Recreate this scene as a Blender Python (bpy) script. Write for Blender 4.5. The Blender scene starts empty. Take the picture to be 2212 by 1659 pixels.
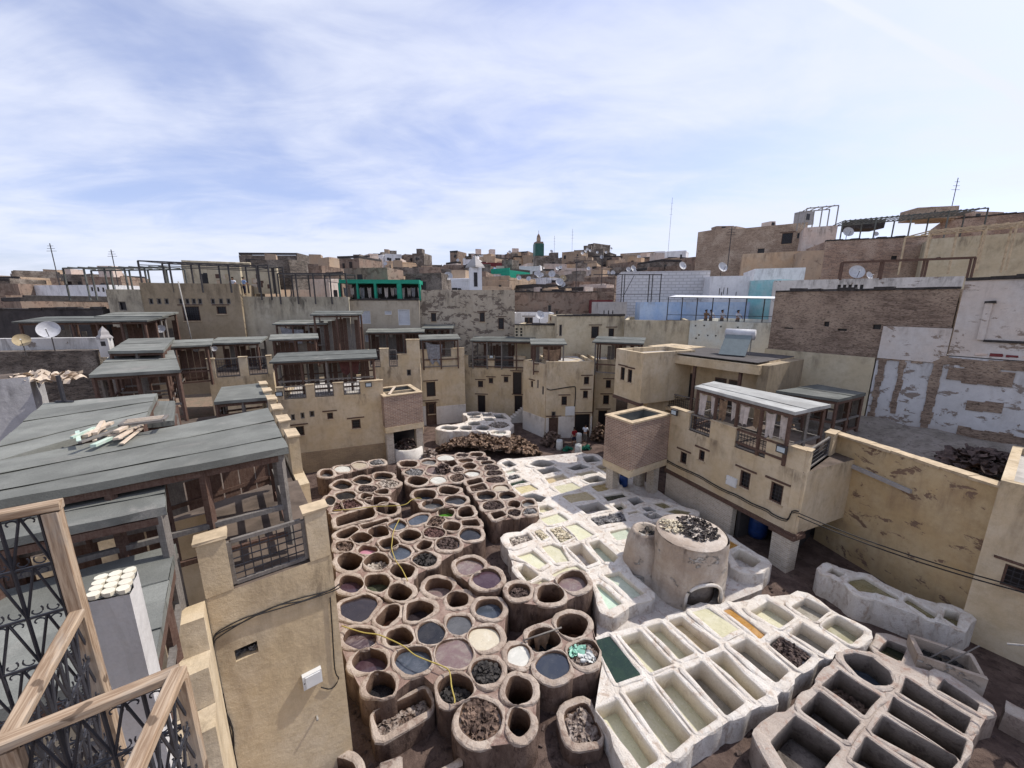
import bpy, bmesh, math, random
from mathutils import Vector, Matrix
from mathutils.geometry import delaunay_2d_cdt, convex_hull_2d
R = math.radians
scene = bpy.context.scene
COL = scene.collection
random.seed(7)

# ------------------------------------------------------------ camera, sky, sun, exposure
cam_d = bpy.data.cameras.new('camera'); cam = bpy.data.objects.new('camera', cam_d); COL.objects.link(cam)
cam.location = (0, 0, 13); cam.rotation_euler = (R(90 - 12), 0, 0)
cam_d.sensor_width = 36; cam_d.lens = 36 * 831 / 2212; cam_d.clip_start = .05; cam_d.clip_end = 6000
scene.camera = cam
SUN_AZ, SUN_EL = R(65), R(51)          # azimuth to the right of the view direction
world = bpy.data.worlds.new('World'); scene.world = world; world.use_nodes = True
nt = world.node_tree; N = nt.nodes; LK = nt.links; N.clear()
out = N.new('ShaderNodeOutputWorld'); bg = N.new('ShaderNodeBackground'); bg.inputs['Strength'].default_value = .125
sky = N.new('ShaderNodeTexSky'); sky.sky_type = 'NISHITA'; sky.sun_disc = False
sky.sun_elevation = SUN_EL; sky.sun_rotation = SUN_AZ; sky.altitude = 400; sky.dust_density = 2.5; sky.air_density = 1.0; sky.ozone_density = 1.5
tc = N.new('ShaderNodeTexCoord'); sep = N.new('ShaderNodeSeparateXYZ'); LK.new(tc.outputs['Generated'], sep.inputs[0])
def wmath(op, a, b=None, c=None):
    m = N.new('ShaderNodeMath'); m.operation = op
    for i, v in enumerate((a, b, c)):
        if v is None: continue
        if isinstance(v, (int, float)): m.inputs[i].default_value = v
        else: LK.new(v, m.inputs[i])
    return m.outputs[0]
zc = wmath('ADD', wmath('MAXIMUM', sep.outputs[2], 0.0), .16)
px = wmath('DIVIDE', sep.outputs[0], zc); py = wmath('DIVIDE', sep.outputs[1], zc)
cmb = N.new('ShaderNodeCombineXYZ'); LK.new(px, cmb.inputs[0]); LK.new(py, cmb.inputs[1])
def wnoise(scale, detail, rough, loc, sc, rot=0, dist=0.0):
    mp = N.new('ShaderNodeMapping'); mp.inputs['Location'].default_value = loc; mp.inputs['Scale'].default_value = sc; mp.inputs['Rotation'].default_value = (0, 0, rot)
    LK.new(cmb.outputs[0], mp.inputs[0])
    n = N.new('ShaderNodeTexNoise'); n.inputs['Scale'].default_value = scale; n.inputs['Detail'].default_value = detail; n.inputs['Roughness'].default_value = rough; n.inputs['Distortion'].default_value = dist
    LK.new(mp.outputs[0], n.inputs['Vector']); return n.outputs['Fac']
n1 = wnoise(.75, 5, .55, (3.1, 1.2, 0), (1, 1.5, 1), R(-28), .4)
n2 = wnoise(2.2, 7, .6, (1.7, 9.2, 0), (.75, 1.3, 1), R(-35), .8)
n3 = wnoise(8, 5, .6, (4, 2, 0), (.5, 1.2, 1), R(-30), .3)
cov = wmath('ADD', wmath('MULTIPLY', n1, .62), wmath('ADD', wmath('MULTIPLY', n2, .30), wmath('MULTIPLY', n3, .08)))
low = wmath('MULTIPLY', wmath('SUBTRACT', 1.0, wmath('MINIMUM', wmath('MULTIPLY', wmath('MAXIMUM', sep.outputs[2], 0.0), 2.2), 1.0)), .075)
cov = wmath('ADD', cov, low)
mr = N.new('ShaderNodeMapRange'); mr.interpolation_type = 'SMOOTHSTEP'
mr.inputs['From Min'].default_value = .37; mr.inputs['From Max'].default_value = .66; mr.inputs['To Min'].default_value = .30; mr.inputs['To Max'].default_value = .93
LK.new(cov, mr.inputs['Value'])
def wdot(v):
    dn = N.new('ShaderNodeVectorMath'); dn.operation = 'DOT_PRODUCT'; LK.new(tc.outputs['Generated'], dn.inputs[0]); dn.inputs[1].default_value = v; return dn.outputs['Value']
def wstep(x, lo, hi):
    q = N.new('ShaderNodeMapRange'); q.interpolation_type = 'SMOOTHSTEP'; q.inputs['From Min'].default_value = lo; q.inputs['From Max'].default_value = hi; LK.new(x, q.inputs['Value']); return q.outputs[0]
trail = wmath('MULTIPLY', wstep(wmath('ABSOLUTE', wdot((-0.2875, 0.6567, -0.6972))), .010, .001), wstep(wdot((0.5994, 0.6911, 0.4038)), .955, .99))      # faint contrail
trail = wmath('MULTIPLY', trail, wmath('ADD', .25, n3))
cmx = wmath('MINIMUM', wmath('ADD', mr.outputs[0], wmath('MULTIPLY', trail, .55)), 1.0)
mixw = N.new('ShaderNodeMix'); mixw.data_type = 'RGBA'; LK.new(cmx, mixw.inputs['Factor'])
tint = N.new('ShaderNodeMix'); tint.data_type = 'RGBA'; tint.blend_type = 'MULTIPLY'; tint.inputs['Factor'].default_value = 1
tint.inputs['B'].default_value = (.78, .79, 1.02, 1); LK.new(sky.outputs[0], tint.inputs['A'])
LK.new(tint.outputs['Result'], mixw.inputs['A']); mixw.inputs['B'].default_value = (4.5, 4.75, 5.55, 1)
LK.new(mixw.outputs['Result'], bg.inputs['Color']); LK.new(bg.outputs[0], out.inputs[0])
sun_d = bpy.data.lights.new('sun', 'SUN'); sun_d.energy = 2.85; sun_d.angle = R(.8); sun_d.color = (1.0, .95, .88)
sun = bpy.data.objects.new('sun', sun_d); COL.objects.link(sun)
sdir = Vector((math.sin(SUN_AZ) * math.cos(SUN_EL), math.cos(SUN_AZ) * math.cos(SUN_EL), math.sin(SUN_EL)))
sun.rotation_euler = sdir.to_track_quat('Z', 'Y').to_euler()
vs = scene.view_settings; vs.view_transform = 'Standard'; vs.look = 'None'; vs.exposure = 0.62; vs.gamma = 1; vs.use_curve_mapping = False
scene.cycles.max_bounces = 6; scene.cycles.diffuse_bounces = 4; scene.cycles.use_denoising = True

# ---- layout of the place in metres (x right, y away, z up)
VATS = [
 ('back_left', 'e', 1.35, 0.35, 'murky', ((-12.45, 24.88), (-12.39, 24.45), (-12.61, 24.28), (-13.0, 24.45), (-13.34, 24.88), (-13.42, 25.31), (-13.19, 25.5), (-12.78, 25.31))),
 ('back_left', 'e', 1.35, 0.06, 'milk', ((-11.53, 25.67), (-11.54, 25.29), (-11.88, 25.14), (-12.35, 25.29), (-12.69, 25.67), (-12.7, 26.07), (-12.35, 26.23), (-11.86, 26.07))),
 ('back_left', 'e', 1.35, 0.06, 'beige', ((-10.57, 26.21), (-10.6, 25.86), (-10.93, 25.71), (-11.36, 25.86), (-11.67, 26.21), (-11.65, 26.58), (-11.32, 26.73), (-10.87, 26.58))),
 ('back_left', 'e', 1.35, 0.05, 'hides_grey', ((-9.5, 26.75), (-9.55, 26.43), (-9.88, 26.29), (-10.3, 26.43), (-10.57, 26.75), (-10.53, 27.08), (-10.2, 27.22), (-9.77, 27.08))),
 ('left', 'e', 1.2, 0.25, 'black', ((-10.62, 23.56), (-10.64, 23.14), (-11.0, 22.97), (-11.51, 23.14), (-11.88, 23.56), (-11.89, 23.99), (-11.52, 24.17), (-10.99, 23.99))),
 ('left', 'e', 1.2, 0.25, 'black', ((-9.48, 24.17), (-9.53, 23.78), (-9.92, 23.62), (-10.43, 23.78), (-10.77, 24.17), (-10.74, 24.57), (-10.34, 24.74), (-9.82, 24.57))),
 ('left', 'e', 1.2, 0.3, 'black', ((-8.31, 24.79), (-8.37, 24.38), (-8.76, 24.22), (-9.26, 24.38), (-9.59, 24.79), (-9.55, 25.21), (-9.14, 25.38), (-8.62, 25.21))),
 ('left', 'e', 1.2, 0.08, 'hides_pale', ((-7.52, 23.61), (-7.61, 23.24), (-8.04, 23.09), (-8.55, 23.24), (-8.88, 23.61), (-8.81, 23.99), (-8.37, 24.15), (-7.83, 23.99))),
 ('left', 'e', 1.2, 0.1, 'hides_dark', ((-8.75, 22.91), (-8.8, 22.56), (-9.17, 22.42), (-9.64, 22.56), (-9.95, 22.91), (-9.91, 23.27), (-9.54, 23.43), (-9.05, 23.27))),
 ('left', 'e', 1.2, 0.1, 'black', ((-9.8, 22.12), (-9.81, 21.71), (-10.17, 21.54), (-10.67, 21.71), (-11.03, 22.12), (-11.04, 22.54), (-10.67, 22.72), (-10.15, 22.54))),
 ('left', 'e', 1.2, 0.6, 'empty', ((-8.65, 21.9), (-8.66, 21.61), (-8.88, 21.5), (-9.18, 21.61), (-9.4, 21.9), (-9.4, 22.19), (-9.18, 22.31), (-8.87, 22.19))),
 ('left', 'e', 1.2, 0.7, 'empty', ((-7.48, 21.43), (-7.58, 21.08), (-8.05, 20.93), (-8.61, 21.08), (-8.96, 21.43), (-8.87, 21.79), (-8.4, 21.94), (-7.81, 21.79))),
 ('left', 'e', 1.2, 0.1, 'black', ((-10.74, 21.4), (-10.67, 21.03), (-10.82, 20.88), (-11.11, 21.03), (-11.38, 21.4), (-11.46, 21.78), (-11.31, 21.94), (-11.01, 21.78))),
 ('left', 'e', 1.2, 0.9, 'empty', ((-6.73, 20.59), (-6.78, 20.14), (-7.15, 19.96), (-7.64, 20.14), (-7.98, 20.59), (-7.96, 21.06), (-7.57, 21.26), (-7.05, 21.06))),
 ('left', 'q', 1.2, 0.6, 'empty', ((-8.74, 22.42), (-8.58, 22.8), (-7.96, 22.85), (-7.76, 22.09))),
 ('left', 'q', 1.2, 0.15, 'hides_red', ((-10.34, 21.37), (-9.85, 21.71), (-8.79, 20.79), (-9.68, 20.33))),
 ('left', 'q', 1.2, 0.15, 'hides_red', ((-10.65, 21.19), (-10.41, 21.23), (-9.84, 20.4), (-10.41, 20.14))),
 ('left', 'q', 1.2, 1.0, 'empty', ((-9.82, 19.42), (-8.6, 20.46), (-8.18, 20.53), (-7.78, 19.9), (-7.9, 19.36), (-9.4, 18.63))),
 ('back_middle', 'e', 1.25, 0.45, 'brown', ((-7.04, 26.73), (-7.12, 26.29), (-7.53, 26.11), (-8.02, 26.29), (-8.33, 26.73), (-8.27, 27.18), (-7.86, 27.37), (-7.34, 27.18))),
 ('back_middle', 'e', 1.25, 0.15, 'murky', ((-5.72, 27.2), (-5.81, 26.83), (-6.16, 26.69), (-6.57, 26.83), (-6.81, 27.2), (-6.73, 27.57), (-6.38, 27.72), (-5.96, 27.57))),
 ('back_middle', 'e', 1.25, 0.03, 'milk', ((-4.46, 27.81), (-4.59, 27.44), (-5.01, 27.28), (-5.49, 27.44), (-5.74, 27.81), (-5.63, 28.2), (-5.19, 28.36), (-4.71, 28.2))),
 ('back_middle', 'e', 1.25, 0.05, 'hides_dark', ((-3.43, 28.36), (-3.54, 28.13), (-3.86, 28.04), (-4.21, 28.13), (-4.38, 28.36), (-4.27, 28.6), (-3.95, 28.69), (-3.6, 28.6))),
 ('back_middle', 'e', 1.25, 0.4, 'black', ((-2.29, 28.6), (-2.41, 28.27), (-2.75, 28.13), (-3.11, 28.27), (-3.29, 28.6), (-3.18, 28.94), (-2.83, 29.08), (-2.46, 28.94))),
 ('back_middle', 'e', 1.25, 0.2, 'brown', ((-2.98, 27.48), (-3.11, 27.2), (-3.48, 27.09), (-3.88, 27.2), (-4.08, 27.48), (-3.95, 27.76), (-3.58, 27.88), (-3.17, 27.76))),
 ('back_middle', 'e', 1.25, 0.06, 'hides_dark', ((-1.86, 27.79), (-1.98, 27.52), (-2.28, 27.41), (-2.6, 27.52), (-2.75, 27.79), (-2.65, 28.06), (-2.34, 28.18), (-2.01, 28.06))),
 ('back_middle', 'e', 1.25, 0.1, 'hides_grey', ((-6.27, 25.37), (-6.36, 24.95), (-6.77, 24.78), (-7.27, 24.95), (-7.58, 25.37), (-7.5, 25.81), (-7.08, 25.99), (-6.56, 25.81))),
 ('back_middle', 'e', 1.25, 0.08, 'mauve', ((-5.07, 25.66), (-5.15, 25.21), (-5.48, 25.03), (-5.9, 25.21), (-6.15, 25.66), (-6.09, 26.12), (-5.74, 26.32), (-5.31, 26.12))),
 ('back_middle', 'e', 1.25, 0.35, 'brown', ((-2.61, 26.36), (-2.72, 25.96), (-3.06, 25.8), (-3.43, 25.96), (-3.63, 26.36), (-3.53, 26.77), (-3.18, 26.94), (-2.8, 26.77))),
 ('back_middle', 'e', 1.25, 0.2, 'black', ((-1.39, 26.92), (-1.51, 26.66), (-1.84, 26.56), (-2.18, 26.66), (-2.34, 26.92), (-2.22, 27.17), (-1.88, 27.28), (-1.54, 27.17))),
 ('back_middle', 'e', 1.25, 0.05, 'hides_dark', ((-3.49, 25.62), (-3.57, 25.38), (-3.82, 25.28), (-4.09, 25.38), (-4.24, 25.62), (-4.16, 25.87), (-3.91, 25.97), (-3.63, 25.87))),
 ('back_middle', 'e', 1.25, 0.1, 'hides_dark', ((-0.98, 26.05), (-1.12, 25.7), (-1.48, 25.56), (-1.85, 25.7), (-2.03, 26.05), (-1.9, 26.41), (-1.53, 26.56), (-1.15, 26.41))),
 ('back_middle', 'e', 1.25, 0.75, 'empty', ((-5.67, 23.93), (-5.77, 23.48), (-6.2, 23.29), (-6.72, 23.48), (-7.04, 23.93), (-6.96, 24.4), (-6.51, 24.59), (-5.97, 24.4))),
 ('back_middle', 'e', 1.25, 0.05, 'milk', ((-4.47, 24.19), (-4.56, 23.82), (-4.91, 23.67), (-5.31, 23.82), (-5.54, 24.19), (-5.46, 24.56), (-5.1, 24.72), (-4.69, 24.56))),
 ('back_middle', 'e', 1.25, 0.12, 'hides_brown', ((-3.29, 24.49), (-3.37, 24.06), (-3.68, 23.89), (-4.04, 24.06), (-4.24, 24.49), (-4.17, 24.92), (-3.85, 25.11), (-3.48, 24.92))),
 ('back_middle', 'e', 1.25, 0.15, 'milk', ((-2.22, 25.09), (-2.36, 24.75), (-2.74, 24.61), (-3.16, 24.75), (-3.36, 25.09), (-3.23, 25.44), (-2.84, 25.58), (-2.42, 25.44))),
 ('back_middle', 'e', 1.25, 0.1, 'hides_dark', ((-0.7, 25.14), (-0.85, 24.83), (-1.23, 24.7), (-1.63, 24.83), (-1.81, 25.14), (-1.66, 25.47), (-1.27, 25.6), (-0.87, 25.47))),
 ('back_middle', 'e', 1.25, 0.1, 'hides_dark', ((-0.49, 24.1), (-0.66, 23.77), (-1.09, 23.64), (-1.54, 23.77), (-1.74, 24.1), (-1.57, 24.44), (-1.13, 24.58), (-0.68, 24.44))),
 ('back_middle', 'q', 1.25, 0.6, 'empty', ((-5.24, 27.09), (-4.36, 27.3), (-3.99, 26.56), (-4.4, 26.15))),
 ('right_strip', 'q', 1.4, 0.5, 'empty', ((-3.07, 23.79), (-2.1, 24.23), (-1.89, 23.49), (-2.88, 23.16))),
 ('right_strip', 'q', 1.4, 0.25, 'hides_brown', ((-2.78, 22.88), (-1.8, 23.29), (-1.52, 22.41), (-2.48, 22.14))),
 ('right_strip', 'e', 1.4, 0.1, 'beige', ((-0.18, 22.68), (-0.33, 22.35), (-0.68, 22.22), (-1.05, 22.35), (-1.21, 22.68), (-1.08, 23.02), (-0.71, 23.16), (-0.33, 23.02))),
 ('right_strip', 'e', 1.4, 0.25, 'black', ((-1.02, 21.67), (-1.17, 21.29), (-1.56, 21.13), (-1.96, 21.29), (-2.16, 21.67), (-2.03, 22.06), (-1.63, 22.23), (-1.21, 22.06))),
 ('right_strip', 'e', 1.4, 0.25, 'black', ((0.2, 21.74), (0.05, 21.42), (-0.29, 21.29), (-0.64, 21.42), (-0.8, 21.74), (-0.66, 22.08), (-0.31, 22.22), (0.05, 22.08))),
 ('right_strip', 'e', 1.4, 0.12, 'hides_dark', ((-0.49, 20.47), (-0.65, 20.09), (-1.07, 19.94), (-1.5, 20.09), (-1.7, 20.47), (-1.55, 20.87), (-1.12, 21.04), (-0.68, 20.87))),
 ('right_strip', 'e', 1.4, 0.4, 'brown', ((0.49, 20.7), (0.38, 20.4), (0.13, 20.28), (-0.11, 20.4), (-0.22, 20.7), (-0.12, 21.0), (0.14, 21.13), (0.39, 21.0))),
 ('right_strip', 'e', 1.4, 0.15, 'hides_dark', ((0.5, 19.72), (0.38, 19.46), (0.13, 19.36), (-0.13, 19.46), (-0.23, 19.72), (-0.13, 19.98), (0.13, 20.09), (0.39, 19.98))),
 ('right_strip', 'e', 1.4, 0.2, 'murky', ((1.33, 20.77), (1.21, 20.51), (0.94, 20.41), (0.68, 20.51), (0.58, 20.77), (0.7, 21.02), (0.97, 21.13), (1.24, 21.02))),
 ('right_strip', 'e', 1.4, 0.1, 'hides_grey', ((1.41, 19.84), (1.28, 19.6), (1.0, 19.5), (0.73, 19.6), (0.62, 19.84), (0.75, 20.09), (1.03, 20.19), (1.31, 20.09))),
 ('right_strip', 'q', 1.4, 0.6, 'empty', ((-1.24, 19.64), (-0.57, 19.8), (-0.26, 19.38), (-0.96, 18.97))),
 ('centre_back', 'e', 1.35, 0.55, 'bluegrey', ((-4.71, 21.91), (-4.82, 21.42), (-5.24, 21.22), (-5.76, 21.42), (-6.08, 21.91), (-6.0, 22.42), (-5.56, 22.64), (-5.02, 22.42))),
 ('centre_back', 'e', 1.35, 0.5, 'black', ((-3.36, 22.43), (-3.5, 22.06), (-3.93, 21.91), (-4.4, 22.06), (-4.65, 22.43), (-4.54, 22.82), (-4.1, 22.98), (-3.61, 22.82))),
 ('centre_back', 'e', 1.35, 0.15, 'black', ((-2.76, 21.29), (-2.91, 20.92), (-3.33, 20.77), (-3.8, 20.92), (-4.05, 21.29), (-3.92, 21.67), (-3.48, 21.84), (-3.0, 21.67))),
 ('centre_back', 'e', 1.35, 0.3, 'grey', ((-4.03, 20.75), (-4.15, 20.36), (-4.55, 20.2), (-5.02, 20.36), (-5.29, 20.75), (-5.19, 21.15), (-4.78, 21.32), (-4.29, 21.15))),
 ('centre', 'e', 1.2, 0.3, 'green', ((-3.34, 20.02), (-3.42, 19.69), (-3.71, 19.56), (-4.05, 19.69), (-4.24, 20.02), (-4.17, 20.36), (-3.87, 20.5), (-3.53, 20.36))),
 ('centre', 'e', 1.2, 0.15, 'bluegrey', ((-5.72, 18.79), (-5.77, 18.48), (-6.08, 18.36), (-6.46, 18.48), (-6.69, 18.79), (-6.65, 19.11), (-6.34, 19.24), (-5.95, 19.11))),
 ('centre', 'e', 1.2, 0.65, 'milk', ((-2.78, 18.63), (-2.87, 18.31), (-3.18, 18.18), (-3.52, 18.31), (-3.71, 18.63), (-3.63, 18.95), (-3.32, 19.09), (-2.96, 18.95))),
 ('centre', 'e', 1.2, 0.12, 'black', ((-1.63, 17.99), (-1.76, 17.6), (-2.13, 17.44), (-2.53, 17.6), (-2.74, 17.99), (-2.63, 18.4), (-2.25, 18.57), (-1.83, 18.4))),
 ('centre', 'e', 1.2, 0.12, 'hides_red', ((-3.51, 18.04), (-3.61, 17.72), (-3.97, 17.59), (-4.39, 17.72), (-4.62, 18.04), (-4.53, 18.38), (-4.16, 18.52), (-3.73, 18.38))),
 ('centre', 'e', 1.2, 0.5, 'black', ((-4.71, 17.84), (-4.8, 17.52), (-5.17, 17.39), (-5.6, 17.52), (-5.85, 17.84), (-5.77, 18.17), (-5.4, 18.3), (-4.96, 18.17))),
 ('centre', 'e', 1.2, 0.55, 'brown', ((-6.5, 18.25), (-6.54, 17.9), (-6.87, 17.76), (-7.29, 17.9), (-7.58, 18.25), (-7.55, 18.61), (-7.21, 18.77), (-6.77, 18.61))),
 ('centre', 'e', 1.2, 0.6, 'hides_pale', ((-7.19, 17.64), (-7.23, 17.34), (-7.56, 17.22), (-7.98, 17.34), (-8.25, 17.64), (-8.22, 17.94), (-7.89, 18.07), (-7.45, 17.94))),
 ('centre', 'e', 1.2, 0.5, 'murky', ((-5.65, 17.11), (-5.7, 16.8), (-5.99, 16.67), (-6.37, 16.8), (-6.61, 17.11), (-6.58, 17.43), (-6.27, 17.57), (-5.89, 17.43))),
 ('centre', 'e', 1.2, 0.12, 'hides_brown', ((-7.86, 16.97), (-7.86, 16.66), (-8.11, 16.53), (-8.46, 16.66), (-8.72, 16.97), (-8.74, 17.29), (-8.49, 17.42), (-8.12, 17.29))),
 ('centre', 'e', 1.2, 0.25, 'pink', ((-6.58, 16.7), (-6.64, 16.46), (-6.92, 16.36), (-7.28, 16.46), (-7.51, 16.7), (-7.47, 16.94), (-7.17, 17.04), (-6.8, 16.94))),
 ('centre', 'e', 1.2, 0.12, 'bluegrey', ((-4.86, 16.43), (-4.91, 16.07), (-5.22, 15.92), (-5.61, 16.07), (-5.86, 16.43), (-5.83, 16.81), (-5.51, 16.97), (-5.11, 16.81))),
 ('centre', 'e', 1.2, 0.12, 'hides_dark', ((-2.62, 17.16), (-2.73, 16.78), (-3.11, 16.62), (-3.53, 16.78), (-3.77, 17.16), (-3.68, 17.55), (-3.29, 17.72), (-2.84, 17.55))),
 ('centre', 'e', 1.2, 0.12, 'hides_black', ((-3.52, 16.0), (-3.62, 15.65), (-3.99, 15.51), (-4.42, 15.65), (-4.67, 16.0), (-4.59, 16.36), (-4.21, 16.52), (-3.76, 16.36))),
 ('centre', 'e', 1.2, 1.0, 'empty', ((-6.99, 15.84), (-6.99, 15.42), (-7.33, 15.26), (-7.8, 15.42), (-8.15, 15.84), (-8.17, 16.27), (-7.82, 16.46), (-7.33, 16.27))),
 ('centre', 'e', 1.2, 0.5, 'hides_pale', ((-5.7, 15.8), (-5.75, 15.41), (-6.1, 15.26), (-6.56, 15.41), (-6.87, 15.8), (-6.84, 16.2), (-6.48, 16.37), (-6.0, 16.2))),
 ('centre', 'e', 1.2, 0.9, 'empty', ((-4.4, 15.24), (-4.48, 14.92), (-4.82, 14.79), (-5.24, 14.92), (-5.49, 15.24), (-5.43, 15.57), (-5.08, 15.71), (-4.64, 15.57))),
 ('centre', 'e', 1.2, 0.35, 'purple', ((-6.38, 14.33), (-6.4, 13.98), (-6.7, 13.85), (-7.12, 13.98), (-7.42, 14.33), (-7.42, 14.69), (-7.11, 14.84), (-6.67, 14.69))),
 ('centre', 'e', 1.2, 0.55, 'murkygreen', ((-5.29, 14.47), (-5.33, 14.09), (-5.65, 13.94), (-6.07, 14.09), (-6.37, 14.47), (-6.36, 14.87), (-6.02, 15.04), (-5.58, 14.87))),
 ('centre', 'q', 1.2, 0.06, 'bluegrey', ((-5.77, 19.24), (-5.4, 19.84), (-4.73, 19.9), (-4.69, 19.24), (-4.98, 18.85), (-5.54, 18.85))),
 ('centre', 'q', 1.2, 0.1, 'hides_brown', ((-4.65, 18.79), (-4.49, 19.54), (-3.98, 19.62), (-3.66, 19.24), (-3.88, 18.68), (-4.42, 18.59))),
 ('centre', 'q', 1.2, 0.7, 'empty', ((-3.15, 20.4), (-2.48, 20.75), (-2.1, 19.74), (-2.96, 19.5))),
 ('centre', 'q', 1.2, 0.7, 'empty', ((-2.83, 19.24), (-2.02, 19.5), (-1.69, 18.81), (-2.58, 18.74))),
 ('centre', 'q', 1.2, 0.7, 'empty', ((-9.25, 18.15), (-8.51, 18.74), (-8.15, 18.46), (-8.39, 17.69), (-8.99, 17.69))),
 ('centre', 'q', 1.2, 0.8, 'empty', ((-8.32, 18.88), (-7.04, 19.5), (-6.76, 19.22), (-7.88, 18.46))),
 ('centre', 'q', 1.2, 0.8, 'empty', ((-4.76, 16.99), (-4.51, 17.37), (-3.98, 17.3), (-4.02, 16.7), (-4.58, 16.64))),
 ('centre', 'e', 1.2, 0.9, 'empty', ((-4.18, 13.85), (-4.24, 13.53), (-4.55, 13.4), (-4.93, 13.53), (-5.18, 13.85), (-5.14, 14.19), (-4.82, 14.34), (-4.42, 14.19))),
 ('front', 'q', 1.15, 0.1, 'purpleblack', ((-6.94, 13.37), (-6.13, 13.78), (-5.59, 13.62), (-5.39, 13.25), (-5.54, 12.53), (-5.89, 12.39), (-6.61, 12.7))),
 ('front', 'q', 1.15, 0.7, 'rust', ((-5.02, 13.25), (-4.5, 13.25), (-4.38, 12.67), (-4.69, 12.21), (-5.25, 12.45))),
 ('front', 'q', 1.15, 0.55, 'purpleblack', ((-4.22, 13.22), (-3.74, 13.53), (-3.16, 13.22), (-3.08, 12.93), (-3.48, 12.42), (-4.02, 12.45))),
 ('front', 'e', 1.15, 1.0, 'empty', ((-1.8, 13.56), (-1.89, 13.26), (-2.18, 13.14), (-2.49, 13.26), (-2.67, 13.56), (-2.59, 13.87), (-2.29, 14.0), (-1.96, 13.87))),
 ('front', 'e', 1.15, 0.3, 'bluegrey', ((-0.36, 13.04), (-0.51, 12.7), (-0.87, 12.56), (-1.26, 12.7), (-1.44, 13.04), (-1.31, 13.4), (-0.93, 13.56), (-0.53, 13.4))),
 ('front', 'e', 1.15, 0.08, 'grey', ((-1.52, 12.31), (-1.63, 12.0), (-1.93, 11.87), (-2.28, 12.0), (-2.47, 12.31), (-2.38, 12.65), (-2.06, 12.79), (-1.7, 12.65))),
 ('front', 'e', 1.15, 0.05, 'black', ((-2.48, 11.9), (-2.56, 11.55), (-2.88, 11.41), (-3.25, 11.55), (-3.48, 11.9), (-3.42, 12.26), (-3.09, 12.42), (-2.69, 12.26))),
 ('front', 'e', 1.15, 0.1, 'cream', ((-0.44, 11.7), (-0.59, 11.35), (-0.98, 11.21), (-1.39, 11.35), (-1.59, 11.7), (-1.46, 12.07), (-1.05, 12.22), (-0.62, 12.07))),
 ('front', 'e', 1.15, 0.6, 'brownwater', ((-3.59, 11.75), (-3.66, 11.47), (-3.97, 11.36), (-4.34, 11.47), (-4.57, 11.75), (-4.51, 12.03), (-4.2, 12.16), (-3.81, 12.03))),
 ('front', 'e', 1.15, 0.3, 'maroon', ((-4.9, 11.7), (-4.96, 11.38), (-5.32, 11.25), (-5.77, 11.38), (-6.08, 11.7), (-6.04, 12.04), (-5.68, 12.18), (-5.2, 12.04))),
 ('front', 'e', 1.15, 0.4, 'purple', ((-4.23, 10.82), (-4.3, 10.51), (-4.66, 10.38), (-5.11, 10.51), (-5.41, 10.82), (-5.36, 11.15), (-4.99, 11.29), (-4.51, 11.15))),
 ('front', 'e', 1.15, 0.2, 'bluegrey', ((-2.72, 10.82), (-2.82, 10.47), (-3.22, 10.32), (-3.69, 10.47), (-3.97, 10.82), (-3.9, 11.2), (-3.48, 11.36), (-2.98, 11.2))),
 ('front', 'e', 1.15, 0.08, 'mauve', ((-1.34, 11.08), (-1.48, 10.68), (-1.91, 10.53), (-2.38, 10.68), (-2.64, 11.08), (-2.53, 11.5), (-2.08, 11.68), (-1.57, 11.5))),
 ('front', 'e', 1.15, 0.55, 'black', ((-3.7, 9.95), (-3.74, 9.65), (-4.02, 9.53), (-4.37, 9.65), (-4.61, 9.95), (-4.59, 10.27), (-4.31, 10.4), (-3.93, 10.27))),
 ('front', 'e', 1.15, 0.12, 'hides_black', ((-0.35, 10.38), (-0.48, 10.07), (-0.81, 9.95), (-1.16, 10.07), (-1.34, 10.38), (-1.22, 10.71), (-0.87, 10.85), (-0.51, 10.71))),
 ('front', 'e', 1.15, 0.5, 'hides_black', ((-1.23, 9.82), (-1.36, 9.51), (-1.72, 9.38), (-2.12, 9.51), (-2.34, 9.82), (-2.24, 10.16), (-1.86, 10.3), (-1.43, 10.16))),
 ('front', 'e', 1.15, 0.5, 'mauve', ((-2.54, 14.25), (-2.65, 13.88), (-3.02, 13.73), (-3.45, 13.88), (-3.7, 14.25), (-3.61, 14.63), (-3.22, 14.8), (-2.77, 14.63))),
 ('near_big', 'e', 1.15, 0.12, 'hides_brown', ((-0.31, 8.95), (-0.48, 8.55), (-0.89, 8.39), (-1.33, 8.55), (-1.56, 8.95), (-1.43, 9.38), (-0.98, 9.56), (-0.51, 9.38))),
 ('near_big', 'e', 1.15, 1.0, 'empty', ((0.63, 9.73), (0.5, 9.42), (0.21, 9.29), (-0.07, 9.42), (-0.2, 9.73), (-0.08, 10.06), (0.22, 10.21), (0.52, 10.06))),
 ('near_big', 'e', 1.15, 0.8, 'black', ((0.52, 8.85), (0.42, 8.6), (0.19, 8.49), (-0.02, 8.6), (-0.12, 8.85), (-0.02, 9.12), (0.21, 9.24), (0.44, 9.12))),
 ('near', 'e', 1.1, 0.1, 'milk', ((0.63, 11.0), (0.5, 10.71), (0.23, 10.59), (-0.04, 10.71), (-0.15, 11.0), (-0.04, 11.31), (0.25, 11.44), (0.53, 11.31))),
 ('near', 'e', 1.1, 0.08, 'slate', ((1.94, 10.63), (1.73, 10.3), (1.33, 10.17), (0.95, 10.3), (0.81, 10.63), (1.0, 10.99), (1.43, 11.14), (1.82, 10.99))),
 ('near', 'e', 1.1, 0.2, 'rubbish', ((3.03, 11.11), (2.8, 10.78), (2.4, 10.64), (2.05, 10.78), (1.94, 11.11), (2.16, 11.47), (2.58, 11.62), (2.95, 11.47))),
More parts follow.
